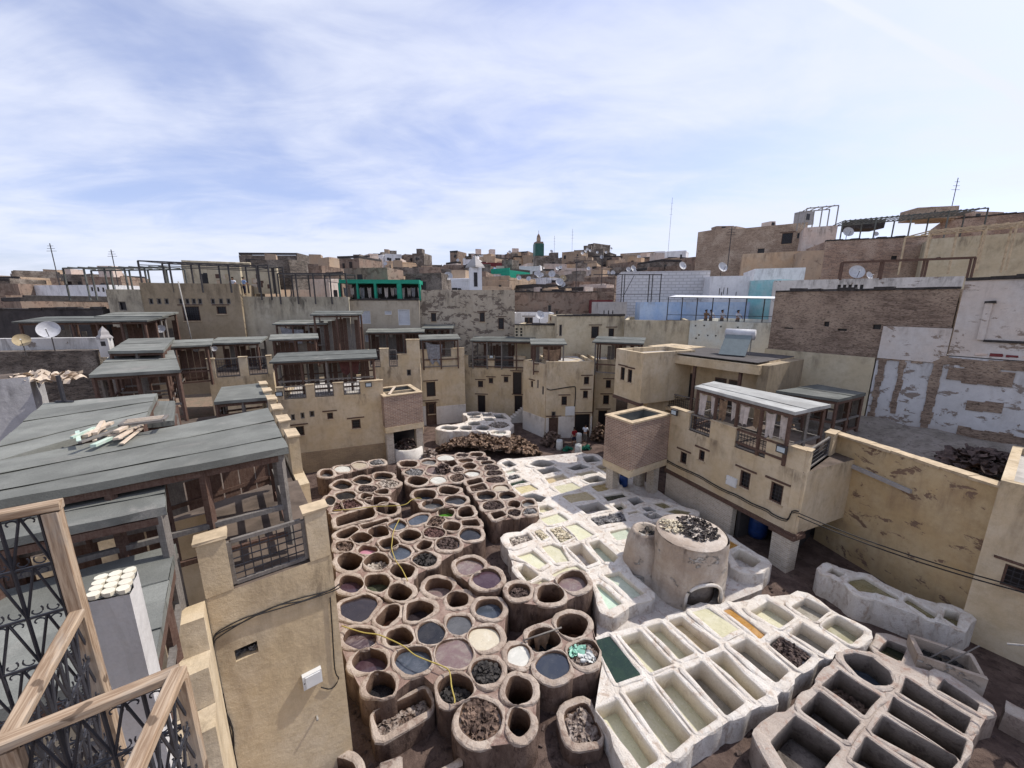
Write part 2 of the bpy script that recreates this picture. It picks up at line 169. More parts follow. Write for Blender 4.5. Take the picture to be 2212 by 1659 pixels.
 ('near', 'e', 1.1, 0.7, 'black', ((1.72, 11.7), (1.51, 11.35), (1.09, 11.2), (0.7, 11.35), (0.54, 11.7), (0.73, 12.07), (1.17, 12.23), (1.59, 12.07))),
 ('near', 'e', 1.1, 1.0, 'rust', ((2.85, 12.31), (2.61, 11.93), (2.19, 11.78), (1.82, 11.93), (1.69, 12.31), (1.91, 12.71), (2.36, 12.89), (2.75, 12.71))),
 ('upper_front', 'e', 1.4, 0.25, 'hides_dark', ((0.73, 13.68), (0.59, 13.4), (0.28, 13.28), (-0.03, 13.4), (-0.16, 13.68), (-0.03, 13.98), (0.29, 14.11), (0.61, 13.98))),
 ('upper_front', 'e', 1.4, 0.9, 'rust', ((2.09, 13.55), (1.89, 13.19), (1.51, 13.05), (1.15, 13.19), (1.02, 13.55), (1.21, 13.93), (1.61, 14.09), (1.98, 13.93))),
 ('upper_front', 'e', 1.4, 0.3, 'mauve', ((3.21, 14.25), (2.96, 13.85), (2.5, 13.69), (2.09, 13.85), (1.95, 14.25), (2.19, 14.68), (2.68, 14.86), (3.1, 14.68))),
 ('bin', 'q', 0.6, 0.2, 'rubbish', ((1.58, 9.57), (2.38, 9.89), (2.65, 8.82), (1.7, 8.68))),
 ('near_trough', 'q', 0.8, 0.5, 'rubbish', ((-4.26, 9.36), (-2.84, 10.17), (-2.44, 9.58), (-3.76, 8.74))),
 ('corner', 'e', 1.0, 0.4, 'purple', ((-4.09, 7.73), (-4.15, 7.5), (-4.46, 7.41), (-4.86, 7.5), (-5.12, 7.73), (-5.08, 7.97), (-4.76, 8.07), (-4.34, 7.97))),
 ('pair', 'e', 1.4, 0.15, 'mauve', ((-1.29, 15.25), (-1.44, 14.86), (-1.85, 14.71), (-2.3, 14.86), (-2.54, 15.25), (-2.41, 15.66), (-1.98, 15.83), (-1.5, 15.66))),
 ('pair', 'e', 1.4, 0.12, 'purple', ((-0.47, 14.43), (-0.63, 14.04), (-1.04, 13.88), (-1.48, 14.04), (-1.69, 14.43), (-1.55, 14.84), (-1.12, 15.02), (-0.66, 14.84))),
 ('far_white', 'e', 1.5, 0.2, 'lime_empty', ((-3.34, 38.92), (-3.5, 38.45), (-3.98, 38.25), (-4.49, 38.45), (-4.75, 38.92), (-4.59, 39.41), (-4.11, 39.62), (-3.58, 39.41))),
 ('far_white', 'e', 1.5, 0.2, 'lime_empty', ((-3.21, 37.84), (-3.36, 37.55), (-3.74, 37.44), (-4.15, 37.55), (-4.35, 37.84), (-4.21, 38.13), (-3.82, 38.25), (-3.4, 38.13))),
 ('far_white', 'e', 1.5, 0.3, 'lime_empty', ((-3.09, 35.72), (-3.22, 35.24), (-3.61, 35.04), (-4.03, 35.24), (-4.26, 35.72), (-4.14, 36.22), (-3.74, 36.43), (-3.3, 36.22))),
 ('far_white', 'e', 1.5, 0.25, 'lime_empty', ((-5.01, 34.39), (-5.2, 33.98), (-5.78, 33.82), (-6.42, 33.98), (-6.74, 34.39), (-6.56, 34.8), (-5.97, 34.97), (-5.32, 34.8))),
 ('far_white', 'e', 1.5, 0.3, 'lime_empty', ((-3.74, 34.39), (-3.85, 33.89), (-4.22, 33.69), (-4.64, 33.89), (-4.87, 34.39), (-4.77, 34.9), (-4.39, 35.11), (-3.96, 34.9))),
 ('far_white', 'e', 1.5, 0.3, 'lime_empty', ((-2.11, 34.45), (-2.26, 33.98), (-2.69, 33.78), (-3.14, 33.98), (-3.37, 34.45), (-3.22, 34.94), (-2.79, 35.15), (-2.32, 34.94))),
 ('far_white', 'e', 1.5, 0.04, 'hides_pale', ((-0.24, 35.25), (-0.53, 34.61), (-1.21, 34.35), (-1.92, 34.61), (-2.24, 35.25), (-1.98, 35.92), (-1.27, 36.2), (-0.55, 35.92))),
 ('far_white', 'e', 1.5, 0.2, 'lime_water', ((-0.52, 33.17), (-0.71, 32.84), (-1.16, 32.7), (-1.62, 32.84), (-1.82, 33.17), (-1.65, 33.51), (-1.19, 33.65), (-0.72, 33.51))),
 ('far_white', 'q', 1.5, 0.4, 'lime_empty', ((-3.21, 39.18), (-2.3, 39.4), (-1.93, 38.13), (-2.95, 38.13))),
 ('far_white', 'q', 1.5, 0.4, 'lime_empty', ((-2.03, 38.88), (-1.12, 39.05), (-0.43, 37.24), (-1.49, 37.32))),
 ('far_white', 'q', 1.5, 0.3, 'lime_empty', ((-3.02, 37.52), (-2.02, 37.52), (-1.57, 36.54), (-2.6, 36.54))),
 ('white_right', 'e', 1, 0.5, 'lime_empty', ((3.24, 27.38), (2.92, 26.95), (2.24, 26.77), (1.59, 26.95), (1.34, 27.38), (1.64, 27.83), (2.34, 28.02), (3.01, 27.83))),
 ('white_right', 'q', 1, 0.5, 'lime_empty', ((1.78, 26.31), (3.11, 26.81), (3.67, 26.11), (2.23, 25.53))),
 ('white_right', 'q', 1, 0.2, 'sand', ((2.27, 25.01), (3.64, 25.57), (4.04, 24.88), (2.52, 24.18))),
 ('white_right', 'q', 1, 0.06, 'pale', ((2.74, 23.67), (4.11, 24.3), (4.68, 23.43), (3.17, 22.8))),
 ('white_right', 'q', 1, 0.06, 'tan', ((3.16, 22.39), (4.77, 23.0), (5.3, 22.05), (3.68, 21.51))),
 ('white_right', 'q', 1, 0.7, 'lime_empty', ((3.85, 21.14), (5.31, 21.66), (5.81, 20.74), (4.37, 20.27))),
 ('white_right', 'q', 1, 0.06, 'hides_grey', ((4.44, 19.78), (6.44, 20.49), (6.44, 19.57), (4.77, 19.08))),
 ('white_right', 'q', 1, 0.15, 'palegreen', ((5.24, 18.54), (6.32, 18.94), (6.6, 18.04), (5.46, 17.74))),
 ('white_right', 'q', 1, 0.5, 'lime_empty', ((5.6, 28.64), (6.5, 28.99), (6.88, 27.88), (5.76, 27.49))),
 ('white_right', 'q', 1, 0.4, 'lime_empty', ((4.04, 26.55), (5.27, 27.28), (5.84, 26.71), (4.49, 26.15))),
 ('white_right', 'q', 1, 0.2, 'pale', ((4.44, 25.53), (5.85, 26.27), (6.17, 25.85), (4.93, 25.28))),
 ('white_right', 'q', 1, 0.4, 'lime_empty', ((4.84, 24.79), (6.12, 25.38), (6.65, 24.61), (5.21, 24.21))),
 ('white_right', 'q', 1, 0.1, 'ochre', ((5.28, 23.76), (6.47, 24.26), (7.04, 23.67), (5.56, 22.92))),
 ('white_right', 'q', 1, 0.15, 'blackgreen', ((5.71, 22.42), (7.16, 22.84), (7.36, 22.27), (5.89, 21.79))),
 ('white_right', 'q', 1, 0.3, 'blackgreen', ((6.08, 21.28), (6.71, 21.59), (6.9, 20.94), (6.35, 20.64))),
 ('white_right', 'q', 1, 0.5, 'lime_empty', ((7.14, 21.95), (7.94, 22.24), (8.18, 21.62), (7.36, 21.23))),
 ('white_right', 'q', 1, 0.3, 'sand', ((6.26, 26.92), (7.09, 27.19), (7.36, 25.95), (6.88, 25.57))),
 ('white_right', 'q', 1, 0.5, 'lime_empty', ((7.76, 20.94), (8.22, 21.11), (8.53, 20.57), (8.05, 20.26))),
 ('white_right', 'q', 1, 0.1, 'olive', ((8.61, 21.48), (9.33, 21.66), (9.62, 21.1), (8.97, 20.9))),
 ('white_right', 'q', 1, 0.6, 'lime_empty', ((7.59, 20.23), (8.26, 20.46), (8.66, 19.95), (7.85, 19.69))),
 ('white_right', 'q', 1, 0.1, 'olive', ((8.93, 20.49), (9.74, 20.91), (10.59, 20.55), (9.99, 20.07))),
 ('white_right', 'q', 1, 0.15, 'sand', ((6.73, 20.4), (7.31, 20.65), (7.56, 20.42), (6.77, 20.17))),
 ('white_left', 'q', 1, 0.3, 'lime_empty', ((-0.8, 27.56), (-0.18, 28.0), (0.35, 27.13), (-0.34, 26.61))),
 ('white_left', 'q', 1, 0.2, 'lime_water', ((-0.51, 26.11), (0.17, 26.51), (0.51, 26.11), (-0.25, 25.53))),
 ('white_left', 'q', 1, 0.06, 'hides_grey', ((-0.33, 25.06), (0.33, 25.53), (0.57, 25.06), (-0.16, 24.61))),
 ('white_left', 'q', 1, 0.1, 'deepgreen', ((-0.16, 24.26), (0.76, 24.76), (1.17, 24.32), (0.0, 23.76))),
 ('white_left', 'q', 1, 0.08, 'sandyellow', ((0.15, 23.56), (1.25, 24.02), (1.74, 23.35), (0.67, 22.67))),
 ('white_left', 'q', 1, 0.5, 'lime_empty', ((0.55, 22.31), (1.41, 22.75), (2.15, 22.17), (1.78, 21.65), (0.79, 21.79))),
 ('white_left', 'q', 1, 0.3, 'pale', ((1.63, 21.07), (2.11, 21.32), (2.5, 20.87), (1.65, 20.36))),
 ('white_left', 'q', 1, 0.1, 'paleyellow', ((1.62, 19.81), (2.7, 20.4), (3.19, 19.69), (2.04, 19.08))),
 ('white_left', 'q', 1, 0.03, 'skins_white', ((2.0, 18.72), (2.59, 18.92), (3.23, 17.94), (2.49, 17.56))),
 ('white_left', 'q', 1, 0.1, 'paleyellow', ((2.89, 19.05), (3.6, 19.31), (4.38, 18.19), (3.48, 17.76))),
 ('white_left', 'q', 1, 0.03, 'skins_white', ((1.17, 18.45), (1.5, 18.72), (1.93, 17.99), (1.55, 17.76))),
 ('white_left', 'q', 1, 0.2, 'hides_pale', ((-0.18, 17.94), (0.8, 18.35), (1.08, 17.84), (0.06, 17.21))),
 ('white_left', 'q', 1, 0.15, 'paleyellow', ((0.12, 16.49), (1.03, 16.87), (1.7, 15.94), (1.28, 15.55))),
 ('white_left', 'q', 1, 0.12, 'pale', ((1.47, 17.24), (2.0, 17.48), (2.49, 17.14), (2.73, 16.1), (2.12, 15.96))),
 ('white_left', 'q', 1, 0.7, 'pale', ((2.77, 17.16), (3.53, 17.43), (4.03, 16.02), (3.47, 15.75))),
 ('white_left', 'q', 1, 0.5, 'palegreen', ((3.92, 17.54), (4.5, 17.82), (5.11, 16.44), (4.82, 16.08), (4.4, 16.04))),
 ('white_left', 'q', 1, 0.6, 'pale', ((0.24, 15.62), (0.54, 15.84), (1.19, 15.15), (0.72, 14.73))),
 ('white_left', 'q', 1, 0.1, 'pale', ((1.78, 15.23), (2.59, 15.76), (3.03, 15.84), (3.38, 15.38), (2.91, 15.08), (2.16, 14.93))),
 ('white_left', 'q', 1, 0.15, 'pale', ((0.75, 14.5), (1.34, 14.93), (1.68, 14.71), (0.99, 14.23))),
 ('white_left', 'q', 1, 0.25, 'palegreen', ((4.13, 15.19), (4.9, 15.37), (5.59, 14.03), (5.01, 13.76))),
 ('white_left', 'q', 1, 0.2, 'mint', ((3.63, 14.56), (3.8, 14.63), (4.5, 13.47), (3.89, 13.14))),
 ('front_white', 'q', 0.9, 0.04, 'deepgreen', ((2.96, 11.8), (3.63, 12.02), (4.28, 10.5), (3.41, 10.23))),
 ('front_white', 'q', 0.9, 0.54, 'pale', ((4.01, 12.0), (4.8, 12.24), (5.51, 10.88), (4.64, 10.57))),
 ('front_white', 'q', 0.9, 0.43, 'pale', ((5.12, 12.45), (5.77, 12.62), (6.42, 11.3), (5.79, 11.08))),
 ('front_white', 'q', 0.9, 0.4, 'sand', ((6.1, 12.76), (6.7, 12.93), (7.47, 11.6), (6.8, 11.35))),
 ('front_white', 'q', 0.9, 0.04, 'pale', ((7.15, 13.13), (7.91, 13.34), (8.57, 12.31), (7.79, 11.97))),
 ('front_white', 'q', 0.9, 0.09, 'orange', ((8.5, 13.29), (8.9, 13.41), (9.5, 12.1), (9.13, 11.93))),
 ('front_white', 'q', 0.9, 0.54, 'paleyellow', ((2.53, 9.39), (3.28, 9.69), (3.96, 8.06), (3.47, 7.87))),
 ('front_white', 'q', 0.9, 0.65, 'pale', ((3.57, 9.9), (4.39, 10.18), (5.1, 8.65), (4.35, 8.23))),
 ('front_white', 'q', 0.9, 0.58, 'pale', ((4.69, 10.37), (5.42, 10.59), (6.11, 9.12), (5.31, 8.78))),
 ('front_white', 'q', 0.9, 0.72, 'drab', ((5.81, 10.7), (6.53, 10.95), (7.21, 9.59), (6.45, 9.21))),
 ('front_white', 'q', 0.9, 0.58, 'pale', ((6.89, 11.15), (7.49, 11.34), (8.04, 9.84), (7.61, 9.69))),
 ('front_white', 'q', 0.9, 0.58, 'drab', ((7.82, 11.59), (8.63, 11.88), (9.3, 10.62), (8.61, 10.23))),
 ('front_white', 'q', 0.9, 0.43, 'pale', ((9.52, 13.2), (10.62, 13.74), (11.12, 12.91), (10.19, 12.37))),
 ('front_white', 'q', 0.9, 0.36, 'drab', ((11.34, 13.43), (12.27, 13.89), (12.72, 13.2), (11.78, 12.67))),
 ('front_white', 'q', 0.9, 0.43, 'olivepale', ((11.85, 12.47), (12.87, 12.98), (13.23, 12.2), (12.24, 11.64))),
 ('front_white', 'q', 0.9, 0.5, 'drab', ((10.39, 12.15), (11.22, 12.61), (11.71, 11.72), (10.96, 11.29))),
 ('front_white', 'q', 0.9, 0.11, 'hides_dark', ((9.32, 11.7), (9.98, 12.04), (10.52, 11.21), (9.63, 10.74))),
 ('front_right', 'q', 0.9, 0.75, 'hides_brown', ((10.02, 10.15), (11.04, 10.66), (11.57, 9.79), (10.55, 9.23))),
 ('front_right', 'q', 0.9, 0.9, 'empty', ((8.75, 9.37), (9.75, 9.93), (10.28, 9.04), (9.43, 8.53))),
 ('front_right', 'q', 0.9, 1.0, 'empty', ((7.27, 8.5), (8.46, 9.19), (9.16, 8.37), (8.31, 7.88), (7.34, 7.52))),
 ('front_right', 'q', 0.9, 1.0, 'empty', ((12.27, 9.88), (12.97, 10.38), (13.68, 9.17), (13.01, 8.73))),
 ('front_right', 'q', 0.9, 1.0, 'empty', ((11.37, 9.33), (11.97, 9.76), (12.86, 8.55), (12.12, 8.05))),
 ('front_right', 'q', 0.9, 1.0, 'empty', ((10.36, 8.77), (11.12, 9.19), (12.05, 8.06), (11.36, 7.72))),
 ('front_right', 'q', 0.9, 1.0, 'empty', ((9.18, 8.06), (10.08, 8.62), (10.86, 7.64), (10.04, 7.28))),
 ('front_right', 'q', 0.9, 1.0, 'empty', ((13.6, 10.03), (14.21, 10.33), (14.38, 9.52), (14.04, 9.32))),
 ('front_right', 'q', 0.9, 0.7, 'bluegrey', ((11.66, 11.27), (12.12, 11.34), (12.55, 11.13), (12.66, 10.58), (12.44, 10.26), (12.15, 10.13), (11.77, 10.15), (11.48, 10.54), (11.48, 10.96))),
 ('side_box', 'q', 0.7, 0.3, 'blackgreen', ((13.24, 11.6), (14.02, 12.03), (14.36, 11.7), (13.6, 11.14))),
 ('wall_trough', 'q', 1.2, 0.15, 'olive', ((14.45, 14.46), (14.86, 14.7), (15.5, 14.81), (15.83, 13.6), (15.61, 13.45), (15.09, 13.85), (14.51, 14.02))),
 ('wall_trough', 'q', 1.2, 0.2, 'olive', ((15.91, 13.47), (16.3, 13.65), (16.5, 12.73), (16.16, 12.53), (15.96, 12.59), (15.84, 13.17))),
 ('wall_trough', 'q', 1.2, 0.4, 'olive', ((16.42, 12.48), (17.1, 12.98), (17.43, 12.79), (16.58, 12.16))),
 ('wall_trough', 'q', 1.2, 0.3, 'empty', ((14.07, 15.12), (14.63, 15.43), (14.77, 14.97), (14.34, 14.82))),
 ('kiln_side', 'q', 1, 0.1, 'orange', ((10.63, 17.72), (11.23, 17.97), (11.49, 17.35), (10.6, 16.91))),
 ('kiln_side', 'q', 1, 0.6, 'olivepale', ((10.66, 16.6), (11.3, 17.04), (11.88, 16.19), (11.23, 15.71), (10.59, 15.79))),
]
BUILDINGS = [
 {'n': 'terrace_house', 'l': 'ochre plaster wing with three grille openings in its parapet, left of the brick tank', 'c': 'house', 'a': (-17.16, 27.3), 'b': (-10.3, 30), 'z0': 0, 'z1': 5.95, 'd': 9, 'm': 'ochre', 'w': [(3.36, 4.42, 0.41, 0.51, 'g'), (5.16, 3.55, 0.65, 0.75, 'g'), (2.13, 4.71, 0.34, 0.48, 's'), (1.16, 3.47, 0.65, 0.75, 'g'), (1.49, 4.65, 0.27, 0.48, 's'), (0.85, 4.58, 0.27, 0.48, 's')], 'q': [(-0.01, 0.42, 1.0, 'p'), (0.42, 1.9, 0.95, 'r'), (1.9, 2.45, 1.05, 'p'), (2.45, 3.78, 0.95, 'r'), (3.78, 4.46, 1.05, 'p'), (4.46, 5.69, 0.95, 'r'), (5.69, 7.38, 1.0, 'p')], 'p': 0.3, 'g': None, 't': 'brickbase'},
 {'n': 'tower_house', 'l': 'tall ochre house with a draped drying hut on its roof, right of the brick tank', 'c': 'house', 'a': (-9.48, 39.5), 'b': (-5.12, 41), 'z0': 0, 'z1': 7.34, 'd': 7, 'm': 'ochre', 'w': [(0.94, 3.97, 0.95, 1.6, 'd'), (0.91, 1.8, 0.68, 1.16, 'g'), (0.85, -0.37, 1.1, 2.6, 'w')], 'q': [(0.0, 1.42, 0.9, 'p'), (1.42, 3.22, 0.85, 'r'), (3.22, 4.62, 0.9, 'p')], 'p': 0.3, 'g': None, 't': 'limebase'},
 {'n': 'gallery_house', 'l': 'ochre house recessed behind the white vats with two wooden balcony grilles', 'c': 'house', 'a': (-5.4, 43), 'b': (1.49, 42), 'z0': 0, 'z1': 5.79, 'd': 6, 'm': 'ochre', 'w': [(1.84, 3.91, 0.61, 0.75, 'g'), (3.05, 4.34, 0.51, 0.61, 'g'), (4.78, 4.53, 0.51, 0.65, 'g'), (1.93, 1.26, 0.9, 2.6, 'd'), (0.24, 3.52, 0.5, 3, 'w'), (0.06, 0.35, 0.8, 2.2, 'd'), (6.05, 4.1, 1.0, 2.6, 'd'), (6.19, 1.42, 0.9, 2.6, 'd')], 'q': [(0.0, 0.48, 1.4, 'p'), (0.48, 2.62, 1.3, 'r'), (2.62, 3.47, 1.4, 'p'), (3.47, 5.67, 1.3, 'r'), (5.67, 6.96, 1.4, 'p')], 'p': 0.3, 'g': None, 't': None},
 {'n': 'corner_house', 'l': 'ochre corner house with a white meter box and looping cable, behind the two workers', 'c': 'house', 'a': (3.24, 35.6), 'b': (7.77, 35.9), 'z0': 0, 'z1': 7.55, 'd': 6, 'm': 'ochre', 'w': [(3.86, 5.71, 0.51, 0.75, 'g'), (3.81, 4.35, 0.48, 0.75, 'g'), (1.77, 3.76, 0.54, 0.88, 'g'), (0.77, 2.39, 0.41, 0.65, 's'), (0.77, 0.96, 0.9, 2.1, 'w'), (3.6, 0.96, 1.5, 2.4, 'd'), (1.83, 6.63, 1.3, 1.8, 'b')], 'q': [], 'p': 0.3, 'g': None, 't': 'limebase'},
 {'n': 'stair_turret', 'l': 'narrow ochre turret with a chimney slot top, left of the corner house', 'c': 'house', 'a': (1.15, 38.5), 'b': (3.19, 35.7), 'z0': 0, 'z1': 7.29, 'd': 5, 'm': 'ochre', 'w': [(1.41, 5.05, 0.34, 0.61, 'g'), (2.32, 5.21, 0.24, 0.82, 's'), (3.09, 4.71, 0.27, 0.82, 's'), (0.02, 4.99, 0.2, 0.68, 's'), (2.63, 6.79, 1.2, 1.7, 'b')], 'q': [], 'p': 0.3, 'g': None, 't': 'limebase'},
 {'n': 'slit_house', 'l': 'narrow shaded ochre house squeezed between the corner house and the bay house', 'c': 'house', 'a': (8.25, 37.5), 'b': (10.49, 37.5), 'z0': 0, 'z1': 7.46, 'd': 6, 'm': 'ochre', 'w': [(1.36, 5.02, 0.51, 0.82, 'g'), (1.21, 3.41, 0.61, 0.95, 'g'), (2.22, 2.93, 0.34, 0.48, 's'), (1.68, 6.95, 1, 1.5, 'b'), (0.94, 0.98, 0.9, 2.3, 'd')], 'q': [], 'p': 0.3, 'g': None, 't': None},
 {'n': 'bay_house', 'l': 'ochre house whose square bay with twin windows overhangs the yard', 'c': 'house', 'a': (8.3, 30.5), 'b': (9.5, 27.6), 'z0': 5.6, 'z1': 9.4, 'd': 5, 'm': 'ochre', 'w': [(0.93, 7.53, 0.51, 1.02, 'g'), (1.79, 7.49, 0.51, 1.02, 'g')], 'q': [], 'p': 0.35, 'g': None, 't': 'woodsill'},
 {'n': 'low_set_back_house', 'l': 'plain ochre ground storey set back below the twin-window bay', 'c': 'house', 'a': (9.6, 30.9), 'b': (10.4, 28.6), 'z0': 0, 'z1': 5.58, 'd': 4, 'm': 'ochre', 'w': [], 'q': [], 'p': 0.05, 'g': None, 't': None},
 {'n': 'workshop_house', 'l': 'large ochre workshop house with five barred windows and a roof shed, right of the yard', 'c': 'house', 'a': (10.3, 24.0), 'b': (13.45, 16.5), 'z0': 2.1, 'z1': 5.3, 'd': 6, 'm': 'ochre', 'w': [(1.32, 3.39, 0.51, 0.75, 'g'), (2.63, 4.05, 0.41, 0.65, 'g'), (5.43, 3.74, 0.58, 0.95, 'g'), (7.09, 3.78, 0.61, 1.02, 'g')], 'q': [(0, 1.5, 1.1, 'p'), (1.5, 3.0, 1.0, 'r'), (3.0, 4.6, 1.1, 'p'), (4.6, 6.3, 1.0, 'r'), (6.3, 8.1, 1.1, 'p')], 'p': 0.02, 'g': None, 't': 'woodbeam'},
 {'n': 'shaded_return_wall', 'l': 'shaded return wall of the workshop house with one narrow barred window', 'c': 'wall', 'a': (13.55, 16.45), 'b': (16.95, 19.0), 'z0': 2.1, 'z1': 5.3, 'd': 0.5, 'm': 'ochre', 'w': [(2.81, 3.26, 0.41, 0.95, 'g')], 'q': [(0, 0.4, 1.1, 'p'), (0.4, 3.4, 1.0, 'r'), (3.4, 4.2, 1.2, 'p')], 'p': 0.02, 'g': None, 't': 'woodbeam'},
 {'n': 'yard_wall', 'l': 'long stained ochre yard wall with a sloping concrete ledge, below the ruin', 'c': 'wall', 'a': (16.9, 19.3), 'b': (18.2, 13.2), 'z0': 0, 'z1': 6.2, 'd': 0.45, 'm': 'ochre_stained', 'w': [], 'q': [], 'p': 0, 'g': None, 't': 'coping'},
 {'n': 'edge_house', 'l': 'ochre house at the right edge of the photo, cut off by the frame', 'c': 'house', 'a': (17.7, 12.9), 'b': (22.2, 6.6), 'z0': 0, 'z1': 6.7, 'd': 6, 'm': 'ochre', 'w': [(0.92, 3.22, 0.61, 0.88, 'g')], 'q': [], 'p': 0.3, 'g': None, 't': None},
 {'n': 'ruined_brick_wall', 'l': 'tall crumbling brown brick wall with a black coping, upper right', 'c': 'wall', 'a': (20, 30), 'b': (25.6, 22.6), 'z0': 9.4, 'z1': 13.75, 'd': 2, 'm': 'rubble', 'w': [(3.42, 11.5, 0.3, 0.35, 'h'), (6.06, 11.43, 0.4, 0.3, 'h'), (4.33, 11.15, 0.5, 0.15, 'h'), (6.68, 11.13, 0.15, 0.15, 'h'), (1.17, 11.1, 0.6, 0.1, 'h')], 'q': [], 'p': 0, 'g': None, 't': 'darkcoping'},
 {'n': 'plastered_lower_wall', 'l': 'yellowed plaster wall below the crumbling brown brick', 'c': 'wall', 'a': (19.85, 30.1), 'b': (23.75, 24.95), 'z0': 4.5, 'z1': 9.45, 'd': 2, 'm': 'cream', 'w': [], 'q': [], 'p': 0, 'g': None, 't': None},
 {'n': 'plaster_patch_wall', 'l': 'pale pinkish plaster patch under the right end of the crumbling brick wall', 'c': 'wall', 'a': (23.72, 24.8), 'b': (25.5, 22.45), 'z0': 9.47, 'z1': 11.5, 'd': 0.4, 'm': 'peelbeige', 'w': [], 'q': [], 'p': 0, 'g': None, 't': None},
 {'n': 'peeling_wall', 'l': 'peeling white wall of a roofless ruin with brown strips of bare brick, far right', 'c': 'wall', 'a': (23.8, 24.9), 'b': (30.5, 15.5), 'z0': 4.4, 'z1': 9.9, 'd': 1.5, 'm': 'peeling', 'w': [], 'q': [], 'p': 0, 'g': None, 't': None},
 {'n': 'upper_ruin_wall', 'l': 'pale plaster upper wall with two blocked niches above the peeling ruin, far right', 'c': 'wall', 'a': (25.65, 22.5), 'b': (30.6, 15.4), 'z0': 9.95, 'z1': 14.2, 'd': 1.5, 'm': 'peelbeige', 'w': [], 'q': [], 'p': 0, 'g': None, 't': 'darkcoping'},
 {'n': 'middle_terrace_house', 'l': 'ochre house with two grille openings behind the small felt roof, left of centre', 'c': 'house', 'a': (-22.91, 28.5), 'b': (-19.25, 30.5), 'z0': 0, 'z1': 7.37, 'd': 5, 'm': 'ochre', 'w': [], 'q': [(0.01, 0.49, 1.5, 'p'), (0.49, 2.01, 1.4, 'r'), (2.01, 2.55, 1.5, 'p'), (2.55, 3.85, 1.4, 'r'), (3.85, 4.17, 1.5, 'p')], 'p': 0.05, 'g': None, 't': None},
 {'n': 'back_terrace_house', 'l': 'ochre house with a raised parapet block, between the brick roof tank and tower house', 'c': 'house', 'a': (-13.56, 36), 'b': (-8.93, 37), 'z0': 0, 'z1': 6.94, 'd': 6, 'm': 'ochre', 'w': [(3.64, 6.32, 0.41, 0.61, 's')], 'q': [(-0.0, 0.08, 1.7, 'p'), (0.08, 1.08, 1.6, 'r'), (1.08, 1.84, 1.8, 'p'), (1.84, 2.61, 1.6, 'r'), (2.69, 3.55, 1.2, 'p'), (3.55, 4.74, 2.6, 'p')], 'p': 0.05, 'g': None, 't': None},
 {'n': 'long_back_house', 'l': 'drab brown house with a row of ten small square holes, under the left roof terrace', 'c': 'house', 'a': (-34.29, 36.5), 'b': (-26.86, 39), 'z0': 4, 'z1': 14.76, 'd': 9, 'm': 'drab', 'w': [(0.65, 13.08, 0.34, 0.54, 's'), (1.26, 13.08, 0.34, 0.54, 's'), (1.83, 13.08, 0.34, 0.54, 's'), (2.95, 13.08, 0.34, 0.54, 's'), (3.44, 13.08, 0.34, 0.54, 's'), (3.96, 13.08, 0.34, 0.54, 's'), (4.45, 13.08, 0.34, 0.54, 's'), (5.5, 13.08, 0.34, 0.54, 's'), (6.16, 13.09, 0.34, 0.54, 's'), (6.79, 13.09, 0.34, 0.54, 's'), (3.61, 11.92, 1.36, 1.39, 'g'), (6.1, 12.23, 0.82, 0.75, 'g')], 'q': [], 'p': 1.0, 'g': None, 't': None},
 {'n': 'blackened_house', 'l': 'weathered house with black streaks left of the drab house', 'c': 'house', 'a': (-36.98, 36), 'b': (-34.27, 36.4), 'z0': 4, 'z1': 14.15, 'd': 8, 'm': 'stained', 'w': [(1.12, 12.66, 0.61, 0.82, 's')], 'q': [], 'p': 0.5, 'g': None, 't': None},
 {'n': 'terrace_parapet_house', 'l': 'cream streaked house below the black steel pergola, left of centre', 'c': 'house', 'a': (-27.41, 39.5), 'b': (-17.65, 42.5), 'z0': 4, 'z1': 13.56, 'd': 9, 'm': 'stained', 'w': [], 'q': [], 'p': 0.9, 'g': None, 't': None},
 {'n': 'white_window_house', 'l': 'grey plaster house with two bright white barred windows', 'c': 'house', 'a': (-18.22, 43.5), 'b': (-10.52, 44.5), 'z0': 4, 'z1': 13.2, 'd': 9, 'm': 'greyplaster', 'w': [(1.71, 11.35, 1.29, 1.43, 'wh'), (6.02, 11.33, 1.29, 1.77, 'wh'), (4.3, 11.85, 0.75, 0.41, 'wh'), (1.87, 8.99, 0.54, 0.82, 'wh')], 'q': [], 'p': 0.3, 'g': None, 't': 'darkcoping'},
 {'n': 'crumbling_house', 'l': 'tall grey house with crumbling render and small dark windows, centre', 'c': 'house', 'a': (-10.66, 45.5), 'b': (0.33, 46.5), 'z0': 4, 'z1': 14.4, 'd': 10, 'm': 'crumble', 'w': [(1.64, 14.54, 0.54, 0.68, 's'), (3.02, 14.47, 0.61, 0.88, 's'), (1.5, 11.27, 0.61, 1.02, 'g'), (7.17, 11.26, 0.61, 1.09, 'g'), (9.4, 10.51, 0.68, 1.36, 'g')], 'q': [], 'p': 0.3, 'g': None, 't': None},
 {'n': 'pierced_wall_house', 'l': 'low cream wall with pierced holes under the dishes, right of centre', 'c': 'house', 'a': (0.31, 44), 'b': (5.07, 43), 'z0': 4, 'z1': 10.48, 'd': 7, 'm': 'cream', 'w': [(0.21, 10.02, 0.25, 0.25, 'h'), (0.22, 9.69, 0.25, 0.25, 'h'), (0.22, 9.34, 0.25, 0.25, 'h'), (0.75, 10.03, 0.25, 0.25, 'h'), (0.75, 9.7, 0.25, 0.25, 'h'), (0.75, 9.35, 0.25, 0.25, 'h')], 'q': [], 'p': 0.2, 'g': None, 't': 'darkcoping'},
